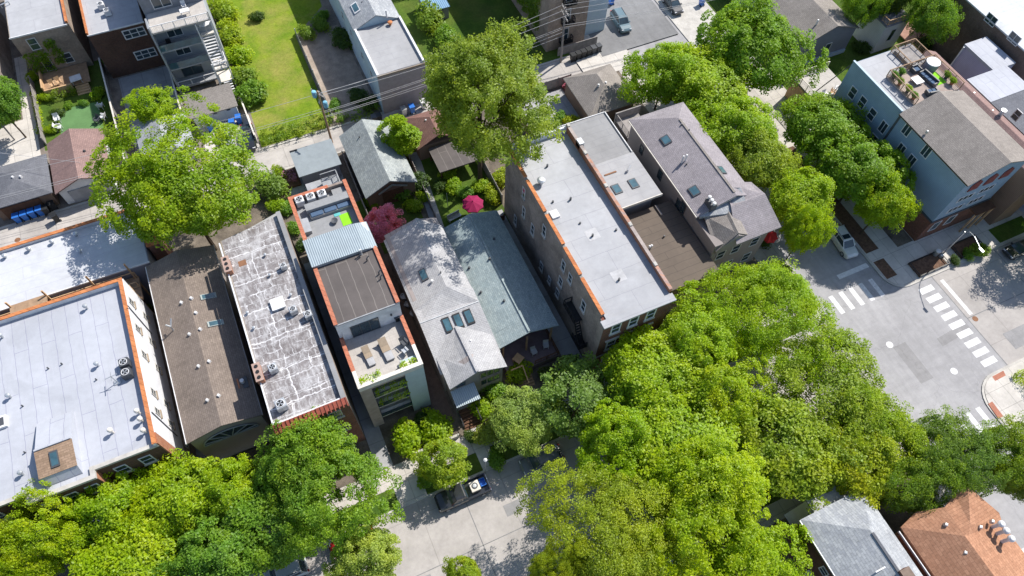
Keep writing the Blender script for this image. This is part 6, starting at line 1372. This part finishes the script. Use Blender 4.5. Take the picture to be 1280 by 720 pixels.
# weeping ivy on walls, hedges
def leafbox(name, label, cat, leaf, x0, x1, y0, y1, z0, z1, dens=26, size=.16, seed=1, group=None, rough=.12):
    g = np.random.default_rng(seed); area = 2 * ((x1 - x0) + (y1 - y0)) * (z1 - z0) + (x1 - x0) * (y1 - y0); k = max(12, int(area * (5.0 if name == 'ivy' else 2.2)))
    pts, dr = [], []
    while len(pts) < k:
        p = np.array([g.uniform(x0, x1), g.uniform(y0, y1), g.uniform(z0, z1)]); c = np.array([(x0 + x1) / 2, (y0 + y1) / 2, (z0 + z1) / 2]); h = np.array([(x1 - x0) / 2, (y1 - y0) / 2, (z1 - z0) / 2])
        q = (p - c) / h; m = np.abs(q).argmax(); 
        if name != 'ivy' and g.random() > abs(q[m]) ** 3: continue
        d = np.zeros(3); d[m] = np.sign(q[m]); d[2] += .3
        pts.append(p + d * g.normal(0, rough)); dr.append(d / np.linalg.norm(d))
    me = leaf_mesh(name, np.array(pts), np.array(dr), dens, .24, .5, size, seed)
    me.materials.append(LF[leaf]); o = bpy.data.objects.new(name, me); COL.objects.link(o); WO[o] = Vector((0, 0, 0))
    if label: tag(o, label, cat, group)
    return o
def hedge_box(label, leaf, x0, x1, y0, y1, z1, seed, **k):
    c = ((x0 + x1) / 2, (y0 + y1) / 2, .12); o = leafbox('hedge', label, 'hedge', leaf, x0 - c[0], x1 - c[0], y0 - c[1], y1 - c[1], 0, z1, seed=seed, **k); o.location = c; return o
hedge_box('rough green hedge along the alley edge of the lawn', 'hedge', -2.2, 7.4, 72.3, 74.6, 1.5, 5, rough=.3)
hedge_box('scrubby hedge on the alley edge below the gravel plot', 'hedge', 8.0, 14.0, 72.1, 73.2, 1.3, 6, rough=.2)
hedge_box('clipped hedge with yellow-green top at the right edge curb corner', 'bright', 67.6, 80, 1.7, 4.9, 1.0, 7, size=.14, rough=.05)
hedge_box('clipped green planter hedge fronting the raised timber deck', 'hedge', -27.5, -23.9, 91.9, 92.7, 1.3, 8, rough=.06)
hedge_box('narrow lime green strip planting along the left path', 'lime', -29.7, -28.9, 86, 100, .5, 9, rough=.1)
hedge_box('trimmed hedge at the front garden of the modern house', 'bright', 1.7, 6.3, 24.2, 26.6, 1.3, 10, rough=.2)
hedge_box('lush hedge along the garden of the grey gabled house', 'bright', 9.9, 13.4, 24.2, 26.9, 1.2, 11, rough=.2)
for (nm, x0, x1, y, z0, z1, sd, lab) in (('ivy', -28.3, -25.6, 97.2, .5, 4.6, 21, 'ivy patch on the tan brick back wall, around the door'), ('ivy', -25.1, -23.7, 97.2, 2.0, 6.2, 22, 'taller ivy patch on the tan brick back wall, between the windows')):
    o = leafbox('ivy', lab, 'ivy', 'mid', x0, x1, y - .25, y - .02, z0, z1, seed=sd, rough=.05, dens=20); 
o = leafbox('ivy', 'ivy climbing the flank of the tan brick flats at the top edge', 'ivy', 'hedge', 40.9, 41.18, 77, 86, 2, 10.5, seed=23, rough=.05, dens=20)
# plants in the modern house's planters and balconies, potted plants on the blue house's deck
def inplanter(par, x0, x1, y0, y1, z0, z1, sd, leaf='lime'):
    o = leafbox('foliage', None, None, leaf, x0, x1, y0, y1, z0, z1, dens=22, size=.13, seed=sd, rough=.05); o.parent = par
    off = WO[par]; o.location = -off; return o
for ob in list(bpy.data.objects):
    if ob.name.startswith('planter_box'):
        bb = [Vector(c) for c in ob.bound_box]; w_ = WO[ob]; mn = [min(p[i] for p in bb) + w_[i] for i in range(3)]; mx_ = [max(p[i] for p in bb) + w_[i] for i in range(3)]
        inplanter(ob, mn[0] + .1, mx_[0] - .1, mn[1] + .1, mx_[1] - .1, mx_[2] - .05, mx_[2] + .2, 31 + int(mn[0] * 3))
    if ob.name.startswith('balcony') and ob.parent and ob.parent.name.startswith('modern') and ob.name in ('balcony.001', 'balcony.002'):
        w_ = WO[ob]; inplanter(ob, -.1, 3.1, 28.45, 28.95, (5.75 if ob.name.endswith('1') else 8.55), (6.2 if ob.name.endswith('1') else 9.1), 41)
for i, (pl, x, y, z, r) in enumerate(globals().get('PLANTS', [])):
    me = SPEC['shrub']['crown']; c = bpy.data.objects.new('foliage', me); COL.objects.link(c); c.parent = pl; k = r / 1.2; c.scale = (k, k, k * 1.1); c.location = (0, 0, .35)
    c.material_slots[0].link = 'OBJECT'; c.material_slots[0].material = LF[('mid', 'hedge', 'bright')[i % 3]]
# ================================================================ vehicles (built along +x, wheels on z=0)
def carpaint(name, c): 
    if name in MATS: return MATS[name]
    b = NB(name); col = b.vary((*c, 1), 1.5, .92, 1.06); m = b.done(col, .28, .5); b.b.inputs['Coat Weight'].default_value = .6; return m
PAINT = dict(white=carpaint('white_car_paint', (.62, .63, .65)), black=carpaint('black_car_paint', (.018, .02, .024)), grey=carpaint('grey_car_paint', (.10, .11, .125)), silver=carpaint('silver_car_paint', (.42, .44, .46)), teal=carpaint('blue_grey_car_paint', (.10, .16, .19)), red=carpaint('red_car_paint', (.3, .02, .02)))
LIGHTS = plain('headlight_plastic', (.7, .7, .72), .2); TAIL = plain('tail_light_plastic', (.35, .02, .02), .3)
def loft_body(t, prof, W, mat, z_in=.0, name='body'):
    """prof: list of (x, zbottom, ztop, halfwidth)"""
    rings = []
    for x, zb, zt, hw in prof:
        r = min(.12, (zt - zb) * .3)
        rings.append([(x, -hw, zb), (x, hw, zb), (x, hw * 1.02, zb + (zt - zb) * .5), (x, hw * .97, zt - r), (x, hw * .86, zt), (x, -hw * .86, zt), (x, -hw * .97, zt - r), (x, -hw * 1.02, zb + (zt - zb) * .5)])
    return MB().ring(rings).build(name, mat, t, smooth=False)
def wheels(t, xs, hw, r=.34):
    for x in xs:
        for s in (-1, 1):
            y = s * (hw - .09)
            w_ = MB(); n = 18
            w_.ring([[(x + rr * math.cos(2 * math.pi * i / n), y + d * s, r + rr * math.sin(2 * math.pi * i / n)) for i in range(n)] for rr, d in ((r * .9, -.12), (r, -.08), (r, .08), (r * .9, .11))])
            wh = w_.build('wheel', M['rubber'], t); rm = MB()
            rm.ring([[(x + rr * math.cos(2 * math.pi * i / n), y + d * s, r + rr * math.sin(2 * math.pi * i / n)) for i in range(n)] for rr, d in ((r * .62, .112), (r * .62, .125), (r * .2, .135))]).build('rim', M['steel'], wh)
def car(label, paint, loc, rz, kind='sedan', group='parked cars', sun=False):
    t = thing('parked_car', label, 'car' if kind != 'pickup' else 'pickup truck', (0, 0, 0), group); p = PAINT[paint]
    if kind == 'suv':
        L, hw, hb, hc = 4.75, .93, 1.02, 1.74
        loft_body(t, [(-2.36, .42, .85, hw * .86), (-2.25, .3, 1.0, hw * .96), (-1.0, .24, hb, hw), (.9, .24, hb, hw), (1.5, .26, hb - .02, hw), (2.1, .3, .9, hw * .95), (2.37, .4, .72, hw * .82)], hw, p)
        cab = [(-2.22, hb - .03, .0), (-2.05, hb + .45, .76), (-1.75, hc - .04, .70), (-.2, hc, .70), (.45, hc - .06, .69), (1.25, hb - .02, .80)]
    elif kind == 'sedan':
        L, hw, hb, hc = 4.6, .9, .9, 1.42
        loft_body(t, [(-2.3, .45, .78, hw * .82), (-2.1, .3, .93, hw * .95), (-1.2, .24, hb, hw), (.8, .24, hb, hw), (1.4, .26, hb - .05, hw * .98), (2.0, .3, .78, hw * .93), (2.3, .4, .62, hw * .78)], hw, p)
        cab = [(-1.75, hb - .02, .0), (-1.6, hb + .1, .74), (-.95, hc - .06, .62), (-.2, hc, .62), (.25, hc - .05, .62), (1.15, hb - .03, .78)]
    else:
        L, hw, hb, hc = 5.7, .98, 1.12, 1.88
        loft_body(t, [(-.35, .34, hb, hw), (1.3, .34, hb + .02, hw), (2.0, .36, hb, hw * .99), (2.6, .4, hb - .08, hw * .95), (2.82, .5, .9, hw * .88)], hw, p)
        b = MB(); b.box(-2.85, -.36, -hw, -hw + .12, .45, hb); b.box(-2.85, -.36, hw - .12, hw, .45, hb); b.box(-2.85, -2.75, -hw + .12, hw - .12, .45, hb); b.box(-2.75, -.36, -hw + .12, hw - .12, .45, .62); b.build('cargo_bed', p, t)
        MB().box(-2.98, -2.853, -hw * .9, hw * .9, .42, .62).build('bumper', M['steel'], t)
        cab = [(-.45, hb, .0), (-.4, hb + .2, .84), (-.2, hc - .05, .76), (.5, hc, .75), (.85, hc - .06, .74), (1.55, hb, .86)]
    # glasshouse: roof panel on a glazed cabin
    xs = cab; g = MB(); rings = []
    (xa, za, _), (x1_, z1, w1), (x2, z2, w2), (x3, z3, w3), (x4, z4, w4), (x5, z5, w5) = xs
    g.ring([[(xa, -w5, hb - .08), (xa, w5, hb - .08), (x5, w5, hb - .08), (x5, -w5, hb - .08)], [(x1_, -w1 * 1.02, (hb + hc) / 2 - .05), (x1_, w1 * 1.02, (hb + hc) / 2 - .05), ((x4 + x5) / 2, w4 * 1.06, (hb + hc) / 2 - .05), ((x4 + x5) / 2, -w4 * 1.06, (hb + hc) / 2 - .05)], [(x2, -w2, hc - .06), (x2, w2, hc - .06), (x4, w4, hc - .06), (x4, -w4, hc - .06)]])
    gl = g.build('windows', M['glass'], t)
    e = .02
    r_ = MB(); r_.ring([[(x2 - .05, -w2 - e, hc - .075), (x2 - .05, w2 + e, hc - .075), (x4 + .05, w4 + e, hc - .075), (x4 + .05, -w4 - e, hc - .075)], [(x2, -w2, hc - .02), (x2, w2, hc - .02), (x4, w4, hc - .02), (x4, -w4, hc - .02)], [(x2 + .12, -w2 + .1, hc), (x2 + .12, w2 - .1, hc), (x4 - .15, w4 - .1, hc), (x4 - .15, -w4 + .1, hc)]])
    rp = r_.build('roof_panel', p, t)
    if sun: MB().box(x4 - .85, x4 - .2, -w4 + .2, w4 - .2, hc - .001, hc + .01).build('sunroof', M['glass'], rp)
    if kind == 'suv':
        for s in (-1, 1): MB().bar((x2 + .1, s * (w2 - .06), hc + .03), (x4 - .2, s * (w4 - .06), hc + .03), .05, .05).build('roof_rail', M['dgrey'], rp)
    for s in (-1, 1):
        xx = (x2 + x4) / 2 - .05; MB().bar((xx, s * (w5 + .005), hb - .05), (xx, s * (w2 + .01), hc - .07), .1, .04).build('pillar', p, t)
        MB().bar((x5 - .05, s * (w5 + .005), hb - .06), (x4 + .02, s * (w4 + .01), hc - .07), .09, .05).build('pillar', p, t); MB().bar((xa + .05, s * (w5 + .005), hb - .06), (x2, s * (w2 + .01), hc - .07), .16, .05).build('pillar', p, t)
        MB().box(x5 - .38, x5 - .2, s * (hw + .03) - .1, s * (hw + .03) + .1, hb + .0, hb + .14).build('mirror', p, t)
        MB().box(L / 2 - .42, L / 2 - .12, s * hw * .68 - .17, s * hw * .68 + .17, hb - .32, hb - .17).build('headlight', LIGHTS, t)
        MB().box(-L / 2 - .02 if kind != 'pickup' else -2.87, -L / 2 + .12 if kind != 'pickup' else -2.75, s * hw * .78 - .1, s * hw * .78 + .1, hb - .28, hb - .04).build('tail_light', TAIL, t)
        MB().bar((-.1 if kind != 'pickup' else .5, s * (hw + .012), hb - .2), (.12 if kind != 'pickup' else .72, s * (hw + .012), hb - .2), .03, .03).build('door_handle', M['steel'], t)
    MB().box(L / 2 - .14, L / 2 - .03, -hw * .45, hw * .45, .5, .68).build('grille', M['black'], t)
    wheels(t, (-L / 2 + .85, L / 2 - .92), hw, .36 if kind != 'sedan' else .33)
    return put(t, loc, rz)
p = P(575, 622, .6); car('black pickup truck with loaded bed at the kerb under the small round tree', 'black', (4.6, 18.15, .004), R(180), 'pickup')
cg = thing('generator', 'white machine with round fan in the bed of the black pickup', 'machine', (0, 0, 0)); MB().box(-.5, .5, -.55, .5, 0, .6).build('case', M['offwhite'], cg, bevel=.03); MB().cyl(0, 0, .6, .64, .33, n=18).build('fan_cover', M['dgrey'], cg); MB().lathe(0, 0, [(.2, .64), (.2, .67), (.01, .68)], 14).build('hub', M['steel'], cg); put(cg, (6.05, 18.2, .63))
cr = thing('storage_crate', 'bright blue crate at the tail of the black pickup bed', 'crate', (0, 0, 0)); b = MB(); b.box(-.3, .3, -.4, .4, 0, .05); b.box(-.3, -.26, -.4, .4, .05, .4); b.box(.26, .3, -.4, .4, .05, .4); b.box(-.26, .26, -.4, -.36, .05, .4); b.box(-.26, .26, .36, .4, .05, .4); b.build('crate', M['blueplastic'], cr); put(cr, (6.95, 18.3, .63))
lp = thing('sign_post', 'white-topped slim post on the parkway behind the black pickup', 'post', (0, 0, 0)); q = P(607, 590, .1); MB().tube([(0, 0, 0), (0, 0, 4.2)], .07).build('pole', M['steel'], lp); MB().lathe(0, 0, [(.18, 4.2), (.2, 4.4), (.05, 4.5)], 8).build('cap', M['white'], lp); put(lp, (q.x, q.y, .1))
car('dark grey car half hidden under the pale round tree', 'grey', (13.6, 18.0, .004), R(180), 'suv')
car('white SUV with sunroof and roof rails waiting at the crosswalk', 'white', (61.0, 27.9, .004), R(-96), 'suv', sun=True)
p = P(1278, 322, .7); car('black car at the right edge, in the tree shade beside the far kerb', 'black', (p.x + .9, 18.0, .004), R(180), 'sedan')
v = car('dark pickup carrying a silver ladder rack in the shaded cross street', 'black', (60.6, 36.2, .004), R(-93), 'pickup')
lr = MB()
for s in (-.8, .8): lr.bar((-2.6, s, 2.05), (1.0, s, 2.05), .1, .1)
for x in (-2.6, -1.4, -.2, 1.0): lr.bar((x, -.8, 2.05), (x, .8, 2.05), .08, .08)
for x in (-2.6, -.2):
    for s in (-.8, .8): lr.bar((x, s, 1.1), (x, s, 2.05), .07, .07)
rk = lr.build('ladder_rack', M['steel'], None); rk.parent = v; rk.location = (0, 0, 0)
car('dark car in deep tree shade up the cross street', 'grey', (60.7, 44.5, .004), R(-92), 'suv')
p = P(310, 172, .7); car('black sedan parked beside the lawn hedge off the alley', 'black', (p.x, p.y, .13), R(-98), 'sedan')
p = P(284, 172, .7); car('silver-white car parked left of the black sedan off the alley', 'silver', (p.x, p.y + .3, .13), R(-98), 'sedan')
p = P(776, 27, .7); car('blue-grey SUV parked in the back yard by the pale blue bay', 'teal', (p.x, p.y, .15), R(-95), 'suv')
p = P(845, 10, .7); car('dark car at the top edge of the shaded parking yard', 'black', (p.x, p.y + 1, .16), R(-92), 'sedan')
car('dark red car under the deep green tree at the kerb', 'red', (-7.2, 18.1, .004), R(180), 'sedan')
car('silver car under the trees at the bottom edge', 'silver', (-14.2, 18.0, .004), R(180), 'suv')
# ================================================================ bins
def bin_(label, mat, loc, rz=0, group=None):
    t = thing('wheelie_bin', label, 'bin', (0, 0, 0), group)
    MB().ring([[(x * s, y * s + .02, z) for x, y in ((-.3, -.34), (.3, -.34), (.3, .34), (-.3, .34))] for s, z in ((.82, .08), (1.0, 1.0))]).build('body', mat, t)
    MB().slab([(-.33, -.4, 1.06), (.33, -.4, 1.06), (.33, .4, 1.12), (-.33, .4, 1.12)], .08).build('lid', mat, t)
    for s in (-1, 1): MB().ring([[(s * .3 + d, .3 + .12 * math.cos(a), .12 + .12 * math.sin(a)) for a in [2 * math.pi * i / 10 for i in range(10)]] for d in (-.03, .03)]).build('wheel', M['rubber'], t)
    return put(t, loc, rz, 1.15)
bl = ['leftmost blue bin of the row below the slate-roofed garage', 'second blue bin of the row below the slate-roofed garage', 'third blue bin of the row below the slate-roofed garage', 'rightmost blue bin of the row below the slate-roofed garage']
for i in range(4):
    p = P(22 + i * 9.5, 273 - i * 3.0, .6); bin_(bl[i], M['blueplastic'], (p.x, p.y, .03), R(180), 'blue alley bins')
for i, (u, v, l) in enumerate(((58, 263, 'black bin between the blue row and the rose garage, farther'), (66, 257, 'black bin right beside the rose garage wall'), (69, 272, 'squat black bin standing out in the alley'))):
    p = P(u, v, .6); bin_(l, M['blackplastic'], (p.x, p.y, .03), R(180 + 10 * i), 'black alley bins')
for i, (u, v, l) in enumerate(((291, 155, 'blue bin against the small white garage, left'), (299, 150, 'blue bin against the small white garage, right'), (264, 160, 'single blue bin at the left corner of the small white garage'))):
    p = P(u, v, .6); bin_(l, M['blueplastic'], (p.x, p.y, .14), R(170), 'blue bins by the small white garage')
for i in range(6):
    p = P(716 + i * 6.4, 72 - i * 2.3, .6); bin_(['first', 'second', 'third', 'fourth', 'fifth', 'last'][i] + ' dark bin from the utility pole, in the row below the tan brick flats', M['dgrey'] if i > 3 else M['blackplastic'], (p.x, p.y, .05), R(180), 'dark bins below the tan brick flats')
for (u, v, l, c) in ((515, 137, 'single blue bin on the alley behind the grey building', 'blueplastic'), (505, 140, 'pale grey bin left of the single blue alley bin', 'steel'), (468, 150, 'grey bin at the alley corner of the grey building', 'dgrey'), (474, 148, 'dark bin right of the grey one at the building corner', 'blackplastic'), (764, 2, 'blue bin beside the pale blue bay at the top edge', 'blueplastic'), (877, 3, 'blue bin at the top edge left of the big dense tree', 'blueplastic'), (529, 131, 'white bin beside the big maple on the alley', 'white')):
    p = P(u, v, .6); bin_(l, M[c], (p.x, p.y, .14), R(180))
# ================================================================ poles and wires
def pole(label, base, h, lean=(0, 0), r=.16, arms=2, mat=None, armdir=(1, 0), extra=False):
    t = thing('utility_pole', label, 'utility pole', base, 'alley utility poles'); x, y, z = base; top = (x + lean[0], y + lean[1], h)
    MB().tube([(x, y, -.1 + z), top], r, 10, r * .65).build('pole', mat or M['wood'], t)
    for k in range(arms):
        zz = h - .5 - .95 * k; a = armdir; MB().bar((top[0] - a[0] * 1.25, top[1] - a[1] * 1.25, zz), (top[0] + a[0] * 1.25, top[1] + a[1] * 1.25, zz), .12, .13).build('crossarm', M['greywood'], t)
        for q in (-1.1, -.55, .55, 1.1): MB().cyl(top[0] + a[0] * q, top[1] + a[1] * q, zz + .07, zz + .28, .06, .04, 8).build('insulator', M['steel'], t)
    if extra:
        for (dx, dy, zz) in ((-.45, .3, h - .6), (.5, -.3, h - 2.2)):
            tr = MB().lathe(top[0] + dx, top[1] + dy, [(.26, zz - .5), (.3, zz - .45), (.3, zz + .35), (.24, zz + .45), (.01, zz + .5)], 14).build('transformer', plain('pale_blue_enamel', (.2, .45, .6), .45), t)
        for k in range(5): MB().box(top[0] - .25 + .1 * k, top[0] - .15 + .1 * k, top[1] - .3 + .12 * k, top[1] - .1 + .12 * k, h - 1.9 + .3 * k, h - 1.6 + .3 * k).build('bracket', M['steel'], t)
    return top
pa = pole('dark utility pole with pale blue transformers at the corner of the lawn hedge', (6.4, 69.6, .01), 9.6, (0, 0), .17, 1, M['wood'], (.5, -.86), True)
pb = pole('weathered utility pole with crossarms by the dark bins and tan brick flats', (42.4, 71.6, .01), 9.8, (-.2, 0), .17, 2, M['greywood'], (.1, 1))
pf = pole('slim grey pole in the alley left of the slate garage', tuple(P(560, 260, .1)), 3.2, (0, 0), .05, 0, M['steel'])
def wires(label, a, b_, offs, sag=.6, r=.022):
    for i, (da, db) in enumerate(offs):
        A = Vector(a) + Vector(da); B = Vector(b_) + Vector(db); n = 14; pts = []
        for k in range(n + 1):
            f = k / n; q = A.lerp(B, f); q.z -= sag * 4 * f * (1 - f); pts.append(q)
        tag(MB().tube(pts, r, 5).build('cable', M['cable'], origin=tuple(A)), label, 'cable', label)
M['cable'] = plain('pale_cable', (.42, .42, .43), .5)
fan = [((0, k * .5, -.2), (0, k * .5, -.2)) for k in (-1.6, 0, 1.6)]
wires('pale overhead cables strung between the transformer pole and the crossarm pole', pa, pb, [((0, 0, -.5), (0, 1.1, -.5)), ((0, .2, -.6), (0, .1, -.5)), ((0, -.2, -.7), (0, -1.0, -.5))], .8)
wires('low bundle of overhead cables along the alley behind the grey building', (6.4, 69.6, 6.0), (42.4, 71.6, 6.2), [((0, 0, 0), (0, 0, .3)), ((0, .15, -.4), (0, .2, -.2)), ((0, -.1, -.8), (0, .1, -.7)), ((0, .1, -1.2), (0, -.2, -1.1))], .5)
wires('pale overhead cables running from the crossarm pole over the parking yard', pb, (95, 66.5, 9.6), [((0, 1.1, -.5), (0, 1.4, 0)), ((0, .1, -.5), (0, .2, 0)), ((0, -1.0, -.5), (0, -1.2, 0)), ((0, 0, -3.0), (0, .0, -2.8)), ((0, 0, -3.4), (0, .3, -3.2))], 1.0)
wires('pale overhead cables from the transformer pole along the alley to the left', pa, (-60, 74.0, 8.6), [((0, 0, -.5), (0, .6, 0)), ((0, .1, -3.2), (0, 0, -2.8)), ((0, .2, -3.7), (0, .2, -3.3))], 1.0)
wires('pale cable slanting across the rose garage at the left', (-46, 85, 9.0), tuple(P(100, 203, 4.2)), [((0, 0, 0), (0, 0, 0))], .3)
# ================================================================ street lamp, umbrellas, fences and small things
lp = thing('street_lamp', 'pale curved-arm street lamp by the planted pit at the far corner', 'street lamp', (71.6, 21.3, .12))
MB().tube([(71.6, 21.3, .1), (71.6, 21.3, 5.6)], .1, 10, .07).build('pole', M['steel'], lp); MB().tube([(71.6, 21.3, 5.5), (71.45, 20.9, 6.2), (71.1, 20.0, 6.6), (70.4, 18.3, 6.7)], .05).build('arm', M['steel'], lp)
MB().lathe(71.6, 21.3, [(.3, .1), (.26, .5), (.12, .7)], 12).build('base', M['steel'], lp); MB().ring([[(70.4 + a, 18.2 + b_, 6.62 + c) for a, b_ in ((-.14, -.35), (.14, -.35), (.14, .3), (-.14, .3))] for c in (0, .14)]).build('lamp_head', M['steel'], lp)
def umbrella(label, loc, r, h, mat):
    t = thing('patio_umbrella', label, 'parasol', loc); x, y, z = loc; n = 8
    pts = [(x + r * math.cos(2 * math.pi * i / n), y + r * math.sin(2 * math.pi * i / n), z + h - .55) for i in range(n)]
    b = MB(); top = (x, y, z + h)
    for i in range(n):
        a, c = Vector(pts[i]), Vector(pts[(i + 1) % n]); m = (a + c) / 2 - Vector((0, 0, .0)); m2 = m.lerp(Vector((x, y, m.z)), .06)
        b.add([top, a, m2, c], [(0, 1, 2), (0, 2, 3)]); b.add([a, m2, c, a - Vector((0, 0, .16)), m2 - Vector((0, 0, .16)), c - Vector((0, 0, .16))], [(0, 1, 4, 3), (1, 2, 5, 4)])
    b.build('canopy', mat, t); MB().cyl(x, y, z, z + h, .035).build('pole', M['greywood'], t); MB().cyl(x, y, z, z + .12, .3).build('base', M['dgrey'], t)
    MB().lathe(x, y, [(.05, z + h), (.06, z + h + .08), (.01, z + h + .14)], 8).build('finial', mat, t)
p = P(591, 254, 2.5); umbrella('magenta eight-sided parasol over the back patio beside the big maple trunk', (p.x, p.y, .14), 1.45, 2.8, M['magenta'])
p = P(962, 294, 2.2); umbrella('small red parasol in front of the mauve house', (p.x, p.y, .14), 1.1, 2.5, M['redcloth'])
def bench(label, loc, rz, mat, s=1.0):
    t = thing('garden_bench', label, 'bench', (0, 0, 0)); MB().box(-.75, .75, -.25, .25, .4, .46).build('seat', mat, t); MB().box(-.75, .75, .22, .28, .5, .9).build('backrest', mat, t)
    for x in (-.65, .65): MB().box(x - .04, x + .04, -.22, .26, 0, .4).build('leg', mat, t)
    return put(t, loc, rz, s)
p = P(568, 272, .5); bench('pale garden bench on the patio left of the magenta parasol', (p.x, p.y, .14), R(10), M['steel'], 1.2)
for i, (u, v) in enumerate(((555, 221), (561, 220))): p = P(u, v, .5); chair(['white garden chair in the dark shade under the maple, left', 'white garden chair in the dark shade under the maple, right'][i], (p.x, p.y, .14), R(20 * i), M['white'], 'garden chairs under the maple', 1.1)
b = plain('white_plastic', (.6, .61, .63), .5)
for i, (u, v, l, c) in enumerate(((72, 150, 'white plastic chair at the upper left edge of the sports turf', b), (74, 160, 'white plastic chair at the lower left edge of the sports turf', b), (126, 133, 'white plastic chair at the upper right edge of the sports turf', b), (129, 147, 'white plastic chair at the lower right edge of the sports turf', b), (122, 151, 'dark chair at the right edge of the sports turf', M['dgrey']))):
    p = P(u, v, .5); chair(l, (p.x, p.y, .14), R(80 * i), c, 'chairs round the sports turf', 1.35)
def fence(label, pts, h, mat, post=2.0, z=.12, th=.05, group='yard fences', rail_=False):
    t = thing('fence', label, 'fence', (pts[0][0], pts[0][1], z), group); 
    b = MB()
    for (xa, ya), (xb, yb) in zip(pts, pts[1:]):
        b.bar((xa, ya, z + h / 2 + .05), (xb, yb, z + h / 2 + .05), th, h); L = math.hypot(xb - xa, yb - ya); n = max(1, round(L / post))
        for k in range(n + 1): x, y = xa + (xb - xa) * k / n, ya + (yb - ya) * k / n; MB().box(x - .07, x + .07, y - .07, y + .07, z, z + h + .15).build('post', mat, t)
    if rail_: MB().bar((pts[0][0], pts[0][1], z + h + .2), (pts[-1][0], pts[-1][1], z + h + .2), .2, .06).build('top_rail', M['offwhite'], t)
    b.build('panel', mat, t); return t
fence('grey timber fence between slate garage patio and the shingled garage', [(6.9, 54), (7.0, 66)], 1.6, M['greywood'])
fence('grey timber fence along the garden path of the weathered garage', [(14.6, 47.9), (15.1, 62)], 1.3, M['greywood'])
fence('dark timber fence under the maple behind the teal-roofed house', [(15.2, 48.3), (19.5, 48.2), (22.8, 48.4)], 1.1, M['darkwood'])
fence('tall grey timber fence at the right side of the maple garden', [(23.6, 50.9), (23.8, 67)], 1.8, M['greywood'])
fence('brown timber fence right of the white brick roof yard', [(39.9, 54), (40.2, 59.5)], 1.8, M['darkwood'])
fence('grey timber fence behind the white brick roof on the alley', [(31.8, 67.0), (41.6, 67.0)], 1.7, M['greywood'])
fence('timber fence at the left flank of the white brick roof yard', [(31.6, 51), (31.6, 66.8)], 1.7, M['wood'])
fence('grey wire fence along the gravel plot and lawn', [(7.75, 73.3), (7.75, 92)], 1.2, M['steel'], 3.0, .12, .015)
fence('long fence with pale top rail between the tan and dark brick houses', [(-19.3, 74), (-19.6, 96)], 1.7, M['greywood'], rail_=True)
fence('dark timber fence at the left of the sports turf yard', [(-28.9, 84), (-29.2, 96.5)], 1.4, M['greywood'])
fence('pale-railed timber fence left of the porch flats', [(-11.0, 74), (-10.9, 90)], 1.7, M['greywood'], rail_=True)
fence('pale-railed wire fence between the lawn row and the dark sedan', [(-2.9, 73.5), (-3.0, 82)], 1.3, M['steel'], 2.5, .12, .015, rail_=True)
fence('timber fence beside the taupe house yard', [(71, 54.5), (73.8, 59), (73.8, 63)], 1.5, M['greywood'])
fence('timber fence behind the lilac house', [(84.6, 46.2), (96, 47)], 1.7, M['wood'])
fence('low garden fence in front of the grey gabled house', [(9.6, 24.0), (14.0, 24.0)], .9, M['black'], 1.5, .12, .02)
fence('stone-coloured low wall at the modern house garden', [(1.3, 24.05), (6.6, 24.05)], .7, M['stone'], 6, .12, .25)
fence('stone-coloured low garden wall in front of the porch house', [(14.3, 24.05), (23.0, 24.05)], .6, M['stone'], 6, .12, .25)
# raised flower bed on the alley, planter rails at the corner pits
t = thing('flower_bed', 'raised timber flower bed with pink blossom on the alley', 'flower bed', (-1, 65.5, .12)); MB().box(-1.6, .6, 64.0, 66.9, .12, .5).build('planter', M['darkwood'], t)
o = leafbox('foliage', None, None, 'red', -1.3, .3, 64.4, 66.6, .5, .95, seed=91, size=.14); o.parent = t; o.location = -WO[t]
LF['pink'] = leafm('petal_pink', (.5, .2, .26), warm=(1.2, 1.1, 1.1), tr=.3); o.data.materials.clear(); o.data.materials.append(LF['pink'])
for (x0, x1, l) in ((66.9, 71.6, 'low dark rail round the planting bed nearest the crosswalk'), (73.7, 77.6, 'low dark rail round the second planting bed from the crosswalk')):
    t = thing('planter_rail', l, 'railing', (x0, 19.9, .13)); rail(t, [(x0, 19.9), (x1, 19.9), (x1, 22.0), (x0, 22.0), (x0, 19.9)], .135, .42, M['black'], 1.2, False)
p = P(1172, 315, .8); t = thing('litter_bin', 'white-topped litter bin on the far corner pavement', 'litter bin', (p.x, p.y, .13)); MB().lathe(p.x, p.y, [(.28, .13), (.32, .95), (.3, 1.0)], 12).build('body', M['steel'], t); MB().lathe(p.x, p.y, [(.34, 1.0), (.3, 1.12), (.1, 1.16)], 12).build('lid', M['white'], t)
for (u, v, l) in ((493, 384, 'small blue tub in the side passage'),): pass
for i, (u, v) in enumerate(((505, 371.5), (509, 381.5), (517, 392))):
    p = P(u, v, .4); t = thing('planter_tub', ['grey round tub in the side passage by the modern house, farthest', 'grey square tub in the side passage by the modern house, middle', 'grey tub in the side passage by the modern house, nearest'][i], 'tub', (p.x, p.y, .13)); MB().lathe(p.x, p.y, [(.3, .13), (.42, .65), (.44, .7), (.36, .7), (.3, .55), (.01, .55)], 14 if i != 1 else 4).build('tub', M['steel'], t)
sheet('path', rect(5.3, 7.0, 26, 52), Z3 + .004, plain('brown_gravel_path', (.17, .12, .095), .95, fine=.7, sc=2))
sheet('path', rect(-2.6, -1.4, 24, 52), Z3 + .004, M['conc_grey']); sheet('path', rect(-10.9, -9.7, 28, 52), Z3 + .004, M['conc_grey']); sheet('path', rect(-19.5, -17.9, 31, 52), Z3 + .004, M['conc_grey']); sheet('path', rect(21.1, 23.2, 24, 50), Z3 + .004, M['conc_grey'])
